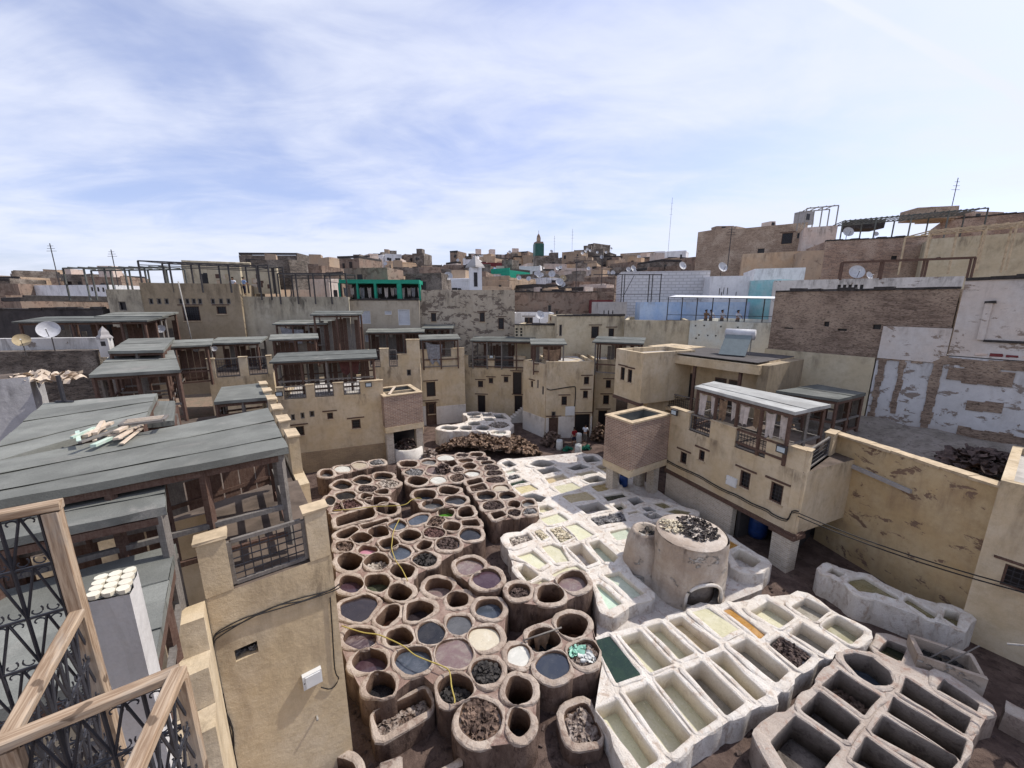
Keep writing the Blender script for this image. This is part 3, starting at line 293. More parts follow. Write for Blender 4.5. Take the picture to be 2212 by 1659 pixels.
 {'n': 'tan_house', 'l': 'tan house with two dark upright windows and a stained parapet, behind the corner house', 'c': 'house', 'a': (4.8, 41.5), 'b': (12.08, 41.8), 'z0': 4, 'z1': 11.54, 'd': 7, 'm': 'cream', 'w': [(0.41, 10.06, 0.31, 1.22, 's'), (4.14, 9.83, 0.82, 1.29, 'g'), (5.92, 9.67, 0.61, 1.16, 'g')], 'q': [], 'p': 0.6, 'g': None, 't': 'darkcoping'},
 {'n': 'blue_terrace_house', 'l': 'cream lower house carrying the blue-walled viewing terrace', 'c': 'house', 'a': (11.73, 40.5), 'b': (17.62, 38.5), 'z0': 4, 'z1': 11.21, 'd': 9, 'm': 'cream', 'w': [], 'q': [], 'p': 0.4, 'g': None, 't': None},
 {'n': 'lime_terrace_wall', 'l': 'pale lime-washed wall with rows of put-log holes, below the spectators', 'c': 'wall', 'a': (17.53, 38.3), 'b': (22.93, 33), 'z0': 4, 'z1': 11.24, 'd': 8, 'm': 'palewash', 'w': [(0.53, 10.76, 0.15, 0.15, 'h'), (1.33, 10.8, 0.15, 0.15, 'h'), (2.82, 10.77, 0.15, 0.15, 'h'), (4.23, 10.76, 0.15, 0.15, 'h'), (0.94, 9.87, 0.15, 0.15, 'h'), (1.74, 9.88, 0.15, 0.15, 'h'), (2.46, 9.89, 0.15, 0.15, 'h'), (3.42, 9.76, 0.15, 0.15, 'h'), (0.7, 9.54, 0.15, 0.15, 'h')], 'q': [], 'p': 0.3, 'g': None, 't': None},
 {'n': 'blue_wall', 'l': 'sky-blue painted wall behind the spectators', 'c': 'wall', 'a': (14.87, 45.5), 'b': (26.65, 44), 'z0': 10, 'z1': 13.02, 'd': 3, 'm': 'bluewash', 'w': [], 'q': [], 'p': 0, 'g': None, 't': None},
 {'n': 'whitewashed_house', 'l': 'white house with two red lattice openings and a turquoise flank, right of centre', 'c': 'house', 'a': (23.44, 47), 'b': (27.6, 46), 'z0': 8, 'z1': 16.0, 'd': 7, 'm': 'white', 'w': [(1.02, 16.02, 2.2, 1.9, 'rd'), (2.6, 16.19, 2.6, 2.1, 'rd'), (1.11, 14.24, 0.1, 0.8, 'h'), (1.57, 14.3, 0.1, 0.8, 'h'), (1.97, 14.27, 0.1, 0.8, 'h'), (1.37, 13.77, 0.1, 0.8, 'h'), (2.92, 13.77, 0.1, 0.8, 'h')], 'q': [], 'p': 0.4, 'g': None, 't': None},
 {'n': 'turquoise_flank', 'l': 'turquoise plaster wall adjoining the white lattice house', 'c': 'wall', 'a': (27.48, 45.9), 'b': (29.24, 43), 'z0': 8, 'z1': 15.43, 'd': 5, 'm': 'turq', 'w': [], 'q': [], 'p': 0.3, 'g': None, 't': None},
 {'n': 'white_block_house', 'l': 'windowless house of big whitewashed blocks behind the blue terrace', 'c': 'house', 'a': (14.26, 52), 'b': (24.83, 50), 'z0': 8, 'z1': 16.88, 'd': 8, 'm': 'whiteblock', 'w': [], 'q': [], 'p': 0.2, 'g': None, 't': None},
 {'n': 'red_house', 'l': 'small dark red rendered house beside the whitewashed blocks', 'c': 'house', 'a': (10.8, 50), 'b': (12.81, 50), 'z0': 8, 'z1': 13.28, 'd': 6, 'm': 'redwash', 'w': [], 'q': [], 'p': 0.1, 'g': None, 't': None},
 {'n': 'slanted_grey_house', 'l': 'grey concrete house with three slit openings in front of the red house', 'c': 'house', 'a': (9.96, 45), 'b': (13.17, 45), 'z0': 8, 'z1': 13.04, 'd': 4, 'm': 'concrete', 'w': [(0.63, 11.73, 0.12, 0.7, 'h'), (1.14, 11.73, 0.12, 0.7, 'h'), (1.63, 11.73, 0.12, 0.7, 'h')], 'q': [], 'p': 0.1, 'g': None, 't': None},
 {'n': 'rammed_earth_house', 'l': 'large red-brown rammed earth house with a blackened top, centre right', 'c': 'house', 'a': (0.39, 56), 'b': (11.87, 55), 'z0': 8, 'z1': 14.36, 'd': 8, 'm': 'earth', 'w': [(4.96, 12.0, 0.48, 1.22, 's'), (6.0, 11.52, 0.34, 0.68, 's')], 'q': [], 'p': 0.1, 'g': None, 't': 'darkcoping'},
 {'n': 'white_low_house', 'l': 'small white house with twin windows and two dishes on its roof', 'c': 'house', 'a': (0.22, 50), 'b': (5.36, 50), 'z0': 8, 'z1': 11.66, 'd': 5, 'm': 'white', 'w': [(1.71, 10.74, 0.61, 0.75, 'g'), (2.15, 10.74, 0.61, 0.75, 'g')], 'q': [], 'p': 0.1, 'g': None, 't': None},
 {'n': 'white_gable_house', 'l': 'long white-walled house with an air conditioner, far left', 'c': 'house', 'a': (-64.72, 52), 'b': (-51.03, 50), 'z0': 6, 'z1': 15.15, 'd': 8, 'm': 'white', 'w': [(11.45, 14.62, 0.34, 0.54, 's'), (12.37, 14.59, 0.34, 0.54, 's'), (13.13, 14.54, 0.34, 0.54, 's')], 'q': [], 'p': 0.2, 'g': None, 't': None},
 {'n': 'brown_pier_house', 'l': 'brown brick house end at the left edge of the photo', 'c': 'house', 'a': (-66.32, 50), 'b': (-62.24, 50), 'z0': 6, 'z1': 15.3, 'd': 8, 'm': 'earth', 'w': [], 'q': [], 'p': 0.2, 'g': None, 't': None},
 {'n': 'blackened_low_house', 'l': 'low house with a soot-black parapet behind the left drying sheds', 'c': 'house', 'a': (-45.23, 34), 'b': (-37.62, 36), 'z0': 5, 'z1': 12.35, 'd': 6, 'm': 'sooty', 'w': [], 'q': [], 'p': 0.5, 'g': None, 't': 'darkcoping'},
 {'n': 'rubble_garden_wall', 'l': 'crumbling rubble wall behind the two left dishes', 'c': 'wall', 'a': (-33.81, 24), 'b': (-27.23, 25), 'z0': 5, 'z1': 9.93, 'd': 0.8, 'm': 'rubbledark', 'w': [], 'q': [], 'p': 0, 'g': None, 't': None},
 {'n': 'white_parapet_wall', 'l': 'flaking white parapet carrying two satellite dishes, left', 'c': 'wall', 'a': (-34.88, 24.9), 'b': (-27.77, 26), 'z0': 5, 'z1': 10.67, 'd': 0.5, 'm': 'peelwhite', 'w': [], 'q': [], 'p': 0, 'g': None, 't': None},
 {'n': 'grey_stained_wall', 'l': 'grey rendered wall with black drip stains at the left edge', 'c': 'wall', 'a': (-24.31, 17), 'b': (-23.06, 18), 'z0': 5, 'z1': 9.51, 'd': 2, 'm': 'greystain', 'w': [], 'q': [], 'p': 0, 'g': None, 't': None},
 {'n': 'hill_mansion', 'l': 'huge bare brown house on the skyline, upper right', 'c': 'house', 'a': (35.58, 78), 'b': (39.45, 72), 'z0': 14, 'z1': 26.11, 'd': 16, 'm': 'rubblepale', 'w': [(15.48, 23.07, 1.36, 1.63, 's')], 'q': [], 'p': 0.3, 'g': None, 't': None},
 {'n': 'hill_mansion_wing', 'l': 'long bare brown flank of the skyline house, upper right', 'c': 'house', 'a': (39.45, 72), 'b': (47.68, 66), 'z0': 14, 'z1': 25.62, 'd': 12, 'm': 'rubblepale', 'w': [(4.2, 21.53, 1, 1, 'h'), (7.68, 23.36, 1.5, 1.77, 'g'), (9.27, 23.66, 0.61, 0.88, 's')], 'q': [], 'p': 0.3, 'g': None, 't': None},
 {'n': 'pink_stair_house', 'l': 'pinkish plaster house with a roof frame on top, upper right', 'c': 'house', 'a': (44.35, 62), 'b': (47.79, 60), 'z0': 12, 'z1': 24.06, 'd': 8, 'm': 'pinkplaster', 'w': [], 'q': [], 'p': 0.2, 'g': None, 't': None},
 {'n': 'orange_brick_house', 'l': 'orange-brown brick house with a grey coping, upper right', 'c': 'house', 'a': (41.8, 54), 'b': (51.72, 50), 'z0': 12, 'z1': 20.92, 'd': 10, 'm': 'rubbleorange', 'w': [(7.38, 18.54, 0.6, 0.5, 'h'), (10.42, 18.37, 0.4, 0.4, 'h')], 'q': [], 'p': 0.3, 'g': None, 't': 'darkcoping'},
 {'n': 'tan_corner_house', 'l': 'tan house end left of the orange brick house', 'c': 'house', 'a': (39.5, 55), 'b': (41.82, 54), 'z0': 12, 'z1': 19.82, 'd': 8, 'm': 'earthpale', 'w': [], 'q': [], 'p': 0.2, 'g': None, 't': None},
 {'n': 'arched_terrace_house', 'l': 'cream house with three blind arches behind a pergola, upper right', 'c': 'house', 'a': (48.38, 47), 'b': (54.99, 42), 'z0': 12, 'z1': 20.17, 'd': 8, 'm': 'cream', 'w': [], 'q': [], 'p': 0.3, 'g': None, 't': None},
 {'n': 'skyline_edge_house', 'l': 'ochre brick house on the skyline at the right edge', 'c': 'house', 'a': (65.24, 62), 'b': (72.67, 56), 'z0': 14, 'z1': 25.13, 'd': 10, 'm': 'rubbleorange', 'w': [], 'q': [], 'p': 0.3, 'g': None, 't': 'darkcoping'},
 {'n': 'long_white_terrace', 'l': 'long low white parapet with five slots, below the orange brick house', 'c': 'wall', 'a': (26.37, 40), 'b': (37.47, 33), 'z0': 11, 'z1': 15.12, 'd': 4, 'm': 'peelwhite', 'w': [(5.16, 14.31, 0.25, 0.6, 'h'), (5.55, 14.31, 0.25, 0.6, 'h'), (5.95, 14.3, 0.25, 0.6, 'h'), (6.35, 14.29, 0.25, 0.6, 'h'), (6.77, 14.28, 0.25, 0.6, 'h')], 'q': [], 'p': 0.4, 'g': None, 't': None},
 {'n': 'orange_roof_house', 'l': 'small orange house with a dark awning below the skyline mansion', 'c': 'house', 'a': (35.48, 62), 'b': (42.84, 58), 'z0': 10, 'z1': 20.26, 'd': 8, 'm': 'orangewash', 'w': [], 'q': [], 'p': 0.5, 'g': None, 't': None},
 {'n': 'white_lattice_house', 'l': 'white house with lattice parapet, right of the white lattice openings', 'c': 'house', 'a': (31.57, 52), 'b': (36.69, 50), 'z0': 8, 'z1': 17.25, 'd': 8, 'm': 'white', 'w': [], 'q': [], 'p': 0.4, 'g': None, 't': None},
 {'n': 'left_wall_house', 'l': 'big ochre wall with a broken hole and a white meter box, left foreground', 'c': 'house', 'a': (-6.33, 6.85), 'b': (-4.4, 8.3), 'z0': 0, 'z1': 7.0, 'd': 5, 'm': 'ochre', 'w': [(0.51, 5.38, 0.42, 0.3, 'hole')], 'q': [(0.0, 0.47, 1.3, 'p'), (0.47, 1.95, 1.05, 'r'), (1.95, 2.41, 1.3, 'p')], 'p': 0.02, 'g': None, 't': None},
 {'n': 'left_terrace_house', 'l': 'long ochre terrace house under the grey felt roofs, left', 'c': 'house', 'a': (-14.63, 6.94), 'b': (-7.47, 12.31), 'z0': 0, 'z1': 6.6, 'd': 13, 'm': 'ochre', 'w': [], 'q': [], 'p': 0.02, 'g': None, 't': None},
 {'n': 'left_yard_parapet', 'l': 'crenellated ochre parapet running back along the left terrace', 'c': 'wall', 'a': (-15.78, 23.51), 'b': (-7.5, 12.47), 'z0': 0, 'z1': 6.7, 'd': 0.35, 'm': 'ochre', 'w': [], 'q': [(0.2, 1.2, 1.5, 'p'), (2.5, 3.5, 1.5, 'p'), (4.8, 5.8, 1.5, 'p'), (7.1, 8.1, 1.5, 'p'), (9.4, 10.4, 1.5, 'p'), (11.7, 12.7, 1.5, 'p'), (1.2, 2.5, 0.9, 'r'), (3.5, 4.8, 0.9, 'r'), (5.8, 7.1, 0.9, 'r'), (8.1, 9.4, 0.9, 'r'), (10.4, 11.7, 0.9, 'r')], 'p': 0, 'g': None, 't': None},
]
SHEDS = [
 ('long drying shed with a grey felt roof on the middle ochre wing', (-17.26, 27.6, 8.63), (-10.9, 30, 8.91), 3.2, 2.6, 'w', 0.25),
 ('small open hut with a felt roof behind the long drying shed', (-20.46, 33, 9.98), (-17.62, 34.5, 9.79), 2.2, 2.5, 'w', 0.25),
 ('torn drying loft hung with grey cloth below the steel pergola', (-23.16, 38, 10.93), (-18.7, 38.5, 10.96), 2.2, 3.2, 'w', 0.25),
 ('tall open timber frame loft right of the torn cloth', (-18.56, 36.5, 11.87), (-14.79, 37.5, 11.89), 2.5, 5, 'w', 0.25),
 ('wide drying shed below the two white barred windows', (-15.22, 41, 9.92), (-9.82, 42, 9.84), 2, 3.5, 'w', 0.25),
 ('short drying shed below a small window of the crumbling house', (-9.89, 43.5, 10.11), (-6.97, 43.5, 10.24), 2, 3, 'w', 0.25),
 ('drying shed on the recessed gallery house', (-4.43, 42.5, 8.79), (2.06, 41.5, 8.95), 2.5, 3.2, 'w', 0.25),
 ('draped roof hut on the tall tower house', (-9.1, 39.3, 9.34), (-5.65, 40.3, 9.25), 2.5, 3.2, 'w', 0.25),
 ('small roof hut with a brown hide hung inside, above the stair turret', (2.08, 36.3, 9.13), (4.91, 36.3, 9.18), 2.5, 3, 'w', 0.25),
 ('open roof shed left of the bay house', (7.79, 36, 9.38), (11.5, 34.5, 9.42), 3, 3.2, 'w', 0.25),
 ('wide shed with felt roof under the drab house', (-24.26, 31, 9.79), (-21.28, 32, 9.73), 2.5, 3.2, 'w', 0.25),
 ('small shed with a felt roof beside the left plaster parapets', (-23.87, 27, 9.96), (-22.29, 28, 9.97), 2.2, 3, 'w', 0.25),
 ('long thin-roofed shed behind the two left dishes', (-36.93, 29, 11.63), (-29.43, 31, 11.54), 3, 3.2, 'w', 0.25),
 ('tall thin-roofed shed left of the drab house', (-33.9, 32, 11.91), (-29.93, 33, 11.83), 2.5, 4, 'w', 0.25),
]
ROOFS = [
 ('big grey felt roof with old timber lying on it, left foreground', [(-8.96, 5.83, 9.7), (-5.21, 8.45, 9.7), (-7.77, 11.81, 9.7), (-11.08, 7.37, 9.7)], 7.2, 5, 'w'),
 ('grey felt roof running back to the left edge', [(-10.95, 7.28, 9.72), (-10.67, 10.74, 9.72), (-13.03, 13.75, 9.72), (-15.47, 12.3, 9.72)], 7.2, 5, 'w'),
 ('narrow lower felt roof beyond the big grey roof', [(-11.4, 11.47, 9.3), (-10.84, 11.81, 9.3), (-12.92, 14.29, 9.3), (-13.56, 14.29, 9.3)], 7.2, 1, 'w'),
 ('pitched grey felt roof with white paint splashes, left', [(-20.28, 18.11, 9.6), (-17.1, 19.56, 9.6), (-22.21, 25.15, 9.9), (-24.64, 23.69, 9.9)], 6.8, 2, 'w'),
 ('far grey felt roof with peeling edge, left', [(-22.84, 21.64, 10.3), (-20.18, 22.18, 10.3), (-26.18, 29.95, 10.3), (-28.83, 28.99, 10.3)], 6.8, 2, 'w'),
 ('small felt roof above the wing terrace', [(-15.3, 19.12, 8.0), (-13.06, 20.11, 8.0), (-15.65, 24.02, 8.0), (-17.53, 22.65, 8.0)], 6.2, 1, 'w'),
 ('low tarred roof below the big grey roof', [(-8.48, 5.38, 9.25), (-6.49, 6.57, 9.25), (-7.89, 8.12, 9.25), (-10.34, 6.74, 9.25)], 7.0, 3, 'w'),
 ('lowest felt roof between the terrace railing and the ochre wall', [(-6.3, 3.65, 8.2), (-4.9, 4.38, 8.2), (-6.81, 6.95, 8.2), (-8.83, 5.52, 8.2)], 6.8, 5, 'w'),
 ('pale felt roof of the drying shed on the workshop house', [(11.04, 22.69, 8.05), (13.04, 17.06, 8.05), (15.78, 18.39, 8.05), (12.91, 24.08, 8.05)], 5.3, 3, 'h'),
 ('dark felt roof behind the workshop drying shed', [(16.22, 23.03, 7.7), (18.22, 20.81, 7.7), (21.08, 22.29, 7.7), (20.12, 24.76, 7.7)], 5.3, 2, 'w'),
]
DISHES = [
 (-29.26, 24.5, 11.27, 1.06),
 (-30.52, 24, 10.66, 0.77),
 (-29.84, 33, 10.76, 0.68),
 (7.5, 75, 18.16, 1.29),
 (4.75, 78, 18.48, 0.88),
 (5.18, 76, 18.02, 1.09),
 (5.37, 80, 19.02, 0.68),
 (5.7, 77, 18.19, 0.82),
 (7.4, 62, 16.05, 1.22),
 (7.95, 62, 15.7, 0.82),
 (8.44, 66, 16.84, 1.09),
 (1.22, 70, 17.17, 0.82),
 (2.87, 68, 16.92, 0.82),
 (10.71, 95, 20.81, 0.95),
 (11.47, 95, 21.07, 0.82),
 (18.13, 95, 20.81, 0.88),
 (18.35, 85, 19.21, 1.09),
 (17.35, 85, 19.33, 0.95),
 (19.53, 82, 18.87, 1.02),
 (20.67, 82, 18.87, 0.95),
 (25.58, 88, 20.04, 1.09),
 (26.59, 88, 20.21, 1.36),
 (25.78, 84, 19.32, 0.82),
 (23.34, 55, 17.86, 1.09),
 (25.17, 48, 17.07, 1.16),
 (3.27, 46, 11.5, 1.02),
 (4.92, 46, 11.1, 0.88),
 (15.59, 160, 32.63, 1.29),
 (29.11, 160, 32.76, 1.16),
 (30.7, 165, 34.15, 1.09),
 (31.76, 165, 33.61, 1.09),
 (26.9, 155, 31.38, 1.22),
 (34.77, 165, 32.93, 1.09),
 (38.32, 165, 32.93, 1.09),
 (41.69, 170, 35.02, 1.09),
 (31.18, 140, 28.34, 1.29),
 (44.05, 140, 28.45, 1.29),
 (-8.65, 54, 16.42, 1.16),
 (-10.19, 52, 16.0, 0.88),
 (-28.34, 90, 21.45, 0.82),
 (-0.92, 160, 32.41, 1.22),
 (-12.98, 140, 27.3, 1.22),
 (-7.12, 110, 22.56, 1.09),
 (-20.17, 150, 28.32, 1.16),
 (-17.79, 150, 28.53, 1.16),
 (47.73, 58, 22.71, 1.36),
 (37.03, 43, 16.12, 1.43),
 (37.54, 42, 15.72, 0.82),
 (53.55, 60, 22.81, 0.68),
 (-23.25, 30, 9.44, 0.41),
 (-23.84, 29, 9.51, 0.41),
]
FAR = [
 ((-64.39, 95, 24.49), (-51.03, 95.49, 24.49), 6, 'dk', 2),
 ((-46.68, 80, 20.66), (-37.44, 80.97, 20.66), 6, 'br', 2),
 ((-37.69, 70, 19.08), (-32.98, 71.18, 19.08), 6, 'br', 2),
 ((-26.69, 58, 16.49), (-25.77, 59.77, 16.49), 6, 'pk', 2),
 ((-39.09, 90, 23.1), (-33.55, 90.96, 23.1), 6, 'br', 2),
 ((-49.72, 75, 20.84), (-42.9, 76.69, 20.84), 6, 'dk', 2),
 ((-26.04, 70, 18.15), (-19.42, 68.12, 18.15), 6, 'tn', 2),
 ((-23.67, 80, 19.77), (-15.79, 79.86, 19.77), 6, 'dk', 2),
 ((-18.8, 95, 20.62), (-14.67, 96.77, 20.62), 6, 'dk', 2),
 ((-18.54, 110, 23.04), (-12.25, 110.6, 23.04), 6, 'br', 2),
 ((-11.63, 105, 22.82), (-5.66, 106.6, 22.82), 6, 'dk', 2),
 ((-17.08, 140, 27.64), (-12.11, 138.45, 27.64), 6, 'wh', 2),
 ((-13.11, 150, 29.34), (-5.34, 149.88, 29.34), 6, 'tn', 2),
 ((-9.66, 165, 32.42), (0.75, 163.99, 32.42), 6, 'pk', 2),
 ((-9.89, 130, 25.73), (-0.9, 130.18, 25.73), 6, 'rd', 2),
 ((-5.12, 108, 22.02), (-1.38, 108.3, 22.02), 6, 'bl', 2),
 ((-2.14, 170, 33.57), (4.63, 168.05, 33.57), 6, 'tn', 2),
 ((4.41, 160, 31.13), (15.33, 158.87, 31.13), 6, 'tn', 2),
 ((8.69, 140, 28.25), (17.44, 139.12, 28.25), 6, 'dk', 2),
 ((0.53, 115, 23.12), (7.95, 116.67, 23.12), 6, 'wh', 2),
 ((4.7, 120, 24.49), (17.31, 121.06, 24.49), 6, 'pk', 2),
 ((20.44, 165, 32.96), (28.9, 163.64, 32.96), 6, 'tn', 2),
 ((26.09, 170, 34.5), (38.04, 171.19, 34.5), 6, 'dk', 2),
 ((32.77, 175, 37.6), (35.47, 173.56, 37.6), 6, 'dk', 2),
 ((31.99, 160, 30.96), (44.07, 160.47, 30.96), 6, 'dk', 2),
 ((15.73, 125, 24.41), (26.23, 123.51, 24.41), 6, 'or', 2),
 ((14.5, 110, 22.07), (21.73, 108.01, 22.07), 6, 'pk', 2),
 ((25.5, 120, 23.56), (37.05, 121.49, 23.56), 6, 'br', 2),
 ((51.02, 190, 35.37), (68.05, 188.84, 35.37), 6, 'tn', 2),
 ((64.82, 180, 34.78), (76.71, 178.86, 34.78), 6, 'wh', 2),
 ((62.78, 150, 29.34), (69.7, 151.93, 29.34), 6, 'tn', 2),
 ((38.03, 125, 25.38), (48.68, 126.49, 25.38), 6, 'br', 2),
 ((39.15, 105, 23.98), (48.43, 104.16, 23.98), 6, 'dk', 2),
 ((30.58, 90, 20.62), (42.36, 91.85, 20.62), 6, 'br', 2),
 ((0.96, 92, 19.35), (8.98, 92.16, 19.35), 6, 'dk', 2),
 ((7.31, 85, 18.11), (15.34, 85.71, 18.11), 6, 'wh', 2),
 ((13.84, 80, 17.99), (20.96, 78.82, 17.99), 6, 'br', 2),
 ((-1.4, 75, 16.83), (4.83, 76.76, 16.83), 6, 'br', 2),
 ((3.39, 66, 15.85), (10.43, 66.76, 15.85), 6, 'dk', 2),
 ((23.37, 90, 19.42), (31.31, 91.87, 19.42), 6, 'br', 2),
 ((-15.42, 66, 16.97), (-10.29, 67.57, 16.97), 6, 'br', 2),
 ((-12.26, 84, 19.18), (-5.4, 83.2, 19.18), 6, 'br', 2),
 ((-5.52, 72, 17.33), (0.33, 71.44, 17.33), 6, 'tn', 2),
 ((-10.88, 62, 16.73), (-6.77, 60.66, 16.73), 6, 'wh', 2),
 ((-5.59, 105, 21.42), (0.48, 103.58, 21.42), 6, 'gn', 2),
 ((-22.77, 62, 16.73), (-17.93, 60.26, 16.73), 6, 'br', 2),
 ((-31.06, 66, 17.7), (-26.15, 65.21, 17.7), 6, 'tn', 2),
 ((-39.55, 48, 18.02), (-32.65, 48.41, 18.02), 6, 'cr', 2),
 ((-112.21, 90, 19.62), (-105.14, 88.01, 19.62), 6, 'dk', 2),
 ((-114.2, 95, 19.35), (-108.39, 95.71, 19.35), 6, 'br', 2),
 ((-97.2, 85, 18.87), (-90.59, 84.35, 18.87), 6, 'dk', 2),
 ((-86.47, 80, 18.17), (-80.12, 79.24, 18.17), 6, 'br', 2),
 ((-106.43, 80, 18.17), (-100.58, 81.27, 18.17), 6, 'tn', 2),
 ((-54.51, 42, 13.62), (-51.45, 41.92, 13.62), 6, 'br', 2),
 ((-43.35, 60, 18.48), (-39.74, 59.26, 18.48), 6, 'tn', 2),
 ((10.92, 70, 16.73), (19.04, 69.92, 16.73), 6, 'br', 2),
 ((38.64, 85, 20.95), (44.95, 85.82, 20.95), 6, 'br', 2),
 ((-58.34, 172.51, 32.55), (-54.02, 170.58, 32.55), 6, 'wh', 2),
 ((30.89, 111.62, 21.68), (35.87, 112.45, 21.68), 6, 'br', 2),
 ((23.33, 170.44, 33.45), (27.49, 169.82, 33.45), 6, 'or', 2),
 ((-11.34, 127.47, 24.32), (-5.09, 128.91, 24.32), 6, 'pk', 2),
 ((-60.18, 169.58, 33.08), (-56.66, 171.25, 33.08), 6, 'pk', 2),
 ((-16.88, 167.42, 32.6), (-10.02, 166.64, 32.6), 6, 'pk', 2),
 ((39.24, 137.68, 25.96), (45.32, 136.33, 25.96), 6, 'or', 2),
 ((-59.9, 173.67, 33.47), (-53.2, 174.63, 33.47), 6, 'tn', 2),
 ((-9.87, 100.02, 19.68), (-5.42, 101.23, 19.68), 6, 'br', 2),
 ((-10.24, 95.71, 18.53), (-4.77, 96.23, 18.53), 6, 'dk', 2),
 ((23.84, 85.66, 17.75), (26.76, 84.84, 17.75), 6, 'wh', 2),
 ((-1.04, 174.93, 32.3), (8.14, 176.77, 32.3), 6, 'or', 2),
 ((20.67, 106.77, 20.23), (23.64, 105.22, 20.23), 6, 'dk', 2),
 ((39.18, 128.18, 23.04), (42.28, 126.9, 23.04), 6, 'pk', 2),
 ((3.37, 126.52, 23.48), (8.65, 127.66, 23.48), 6, 'br', 2),
 ((38.28, 144.46, 26.49), (44.89, 144.7, 26.49), 6, 'pk', 2),
 ((27.73, 158.52, 29.07), (32.94, 160.35, 29.07), 6, 'tn', 2),
 ((-9.48, 92.86, 18.27), (-4.55, 92.17, 18.27), 6, 'tn', 2),
 ((-16.43, 103.88, 19.52), (-12.26, 103.27, 19.52), 6, 'pk', 2),
 ((22.99, 148.78, 28.2), (30.91, 150.26, 28.2), 6, 'dk', 2),
 ((32.99, 172.61, 33.09), (42.32, 171.41, 33.09), 6, 'dk', 2),
 ((-13.21, 160.39, 31.4), (-8.16, 159.07, 31.4), 6, 'wh', 2),
 ((35.91, 133.08, 24.85), (42.23, 133.97, 24.85), 6, 'tn', 2),
 ((-33.45, 91.0, 17.81), (-30.39, 92.04, 17.81), 6, 'tn', 2),
 ((-34.6, 146.85, 26.56), (-25.89, 145.06, 26.56), 6, 'dk', 2),
 ((-29.51, 106.74, 20.63), (-26.48, 106.4, 20.63), 6, 'br', 2),
 ((-12.97, 141.25, 26.88), (-9.53, 139.26, 26.88), 6, 'pk', 2),
 ((-4.78, 102.85, 20.14), (-1.09, 104.71, 20.14), 6, 'pk', 2),
 ((7.99, 105.14, 19.93), (11.53, 106.97, 19.93), 6, 'tn', 2),
 ((35.43, 116.91, 21.58), (41.34, 116.78, 21.58), 6, 'pk', 2),
 ((-29.06, 113.27, 21.67), (-24.79, 113.71, 21.67), 6, 'dk', 2),
 ((-15.03, 164.35, 32.3), (-11.58, 163.65, 32.3), 6, 'dk', 2),
 ((46.2, 131.43, 23.56), (50.7, 130.6, 23.56), 6, 'or', 2),
 ((49.02, 112.98, 20.53), (55.88, 113.94, 20.53), 6, 'tn', 2),
 ((-13.55, 100.11, 18.62), (-11.38, 100.07, 18.62), 6, 'tn', 2),
 ((-18.03, 122.69, 22.6), (-14.79, 121.68, 22.6), 6, 'or', 2),
 ((-31.65, 88.64, 17.73), (-28.17, 87.62, 17.73), 6, 'tn', 2),
 ((0.94, 78.68, 16.18), (3.99, 77.85, 16.18), 6, 'tn', 2),
 ((15.29, 122.46, 22.59), (20.44, 120.53, 22.59), 6, 'br', 2),
 ((-29.25, 103.23, 19.51), (-24.34, 103.09, 19.51), 6, 'br', 2),
 ((-12.46, 149.5, 28.98), (-6.12, 149.71, 28.98), 6, 'tn', 2),
 ((16.42, 85.76, 17.71), (20.68, 86.87, 17.71), 6, 'wh', 2),
 ((-3.64, 132.56, 24.38), (2.62, 134.0, 24.38), 6, 'or', 2),
 ((39.46, 122.57, 22.42), (45.07, 122.43, 22.42), 6, 'tn', 2),
 ((26.61, 105.37, 19.59), (28.99, 105.96, 19.59), 6, 'tn', 2),
 ((1.09, 106.1, 19.81), (4.03, 107.99, 19.81), 6, 'or', 2),
 ((7.71, 117.56, 22.62), (12.41, 116.62, 22.62), 6, 'tn', 2),
 ((-25.92, 81.29, 17.02), (-21.87, 83.21, 17.02), 6, 'wh', 2),
 ((65.77, 145.12, 26.47), (69.27, 145.58, 26.47), 6, 'tn', 2),
 ((26.69, 86.12, 16.82), (30.86, 84.71, 16.82), 6, 'or', 2),
 ((14.8, 116.39, 21.53), (17.96, 116.62, 21.53), 6, 'br', 2),
 ((25.15, 149.55, 27.93), (29.99, 150.52, 27.93), 6, 'br', 2),
 ((31.4, 88.43, 17.9), (34.66, 88.39, 17.9), 6, 'or', 2),
 ((45.52, 112.42, 20.77), (48.22, 112.69, 20.77), 6, 'dk', 2),
 ((19.19, 104.02, 19.71), (24.78, 103.08, 19.71), 6, 'tn', 2),
 ((7.78, 100.42, 19.24), (12.84, 101.65, 19.24), 6, 'dk', 2),
 ((40.96, 120.33, 22.98), (45.43, 120.95, 22.98), 6, 'br', 2),
 ((-44.72, 141.8, 27.14), (-41.0, 140.75, 27.14), 6, 'or', 2),
 ((43.34, 123.05, 22.37), (47.44, 123.22, 22.37), 6, 'br', 2),
 ((-10.15, 159.82, 30.53), (-1.29, 160.82, 30.53), 6, 'tn', 2),
 ((-52.41, 166.14, 32.51), (-45.81, 165.56, 32.51), 6, 'wh', 2),
 ((-20.65, 108.33, 20.65), (-15.85, 107.84, 20.65), 6, 'wh', 2),
 ((24.63, 110.83, 20.62), (28.18, 110.9, 20.62), 6, 'pk', 2),
 ((14.76, 132.33, 24.75), (20.84, 130.47, 24.75), 6, 'br', 2),
 ((-22.01, 94.56, 17.9), (-17.92, 92.56, 17.9), 6, 'pk', 2),
 ((1.36, 163.98, 31.52), (8.48, 163.83, 31.52), 6, 'or', 2),
 ((-31.79, 140.34, 25.45), (-28.22, 138.94, 25.45), 6, 'or', 2),
 ((-17.95, 102.74, 19.89), (-14.91, 100.88, 19.89), 6, 'tn', 2),
 ((40.38, 109.43, 20.87), (46.03, 110.18, 20.87), 6, 'br', 2),
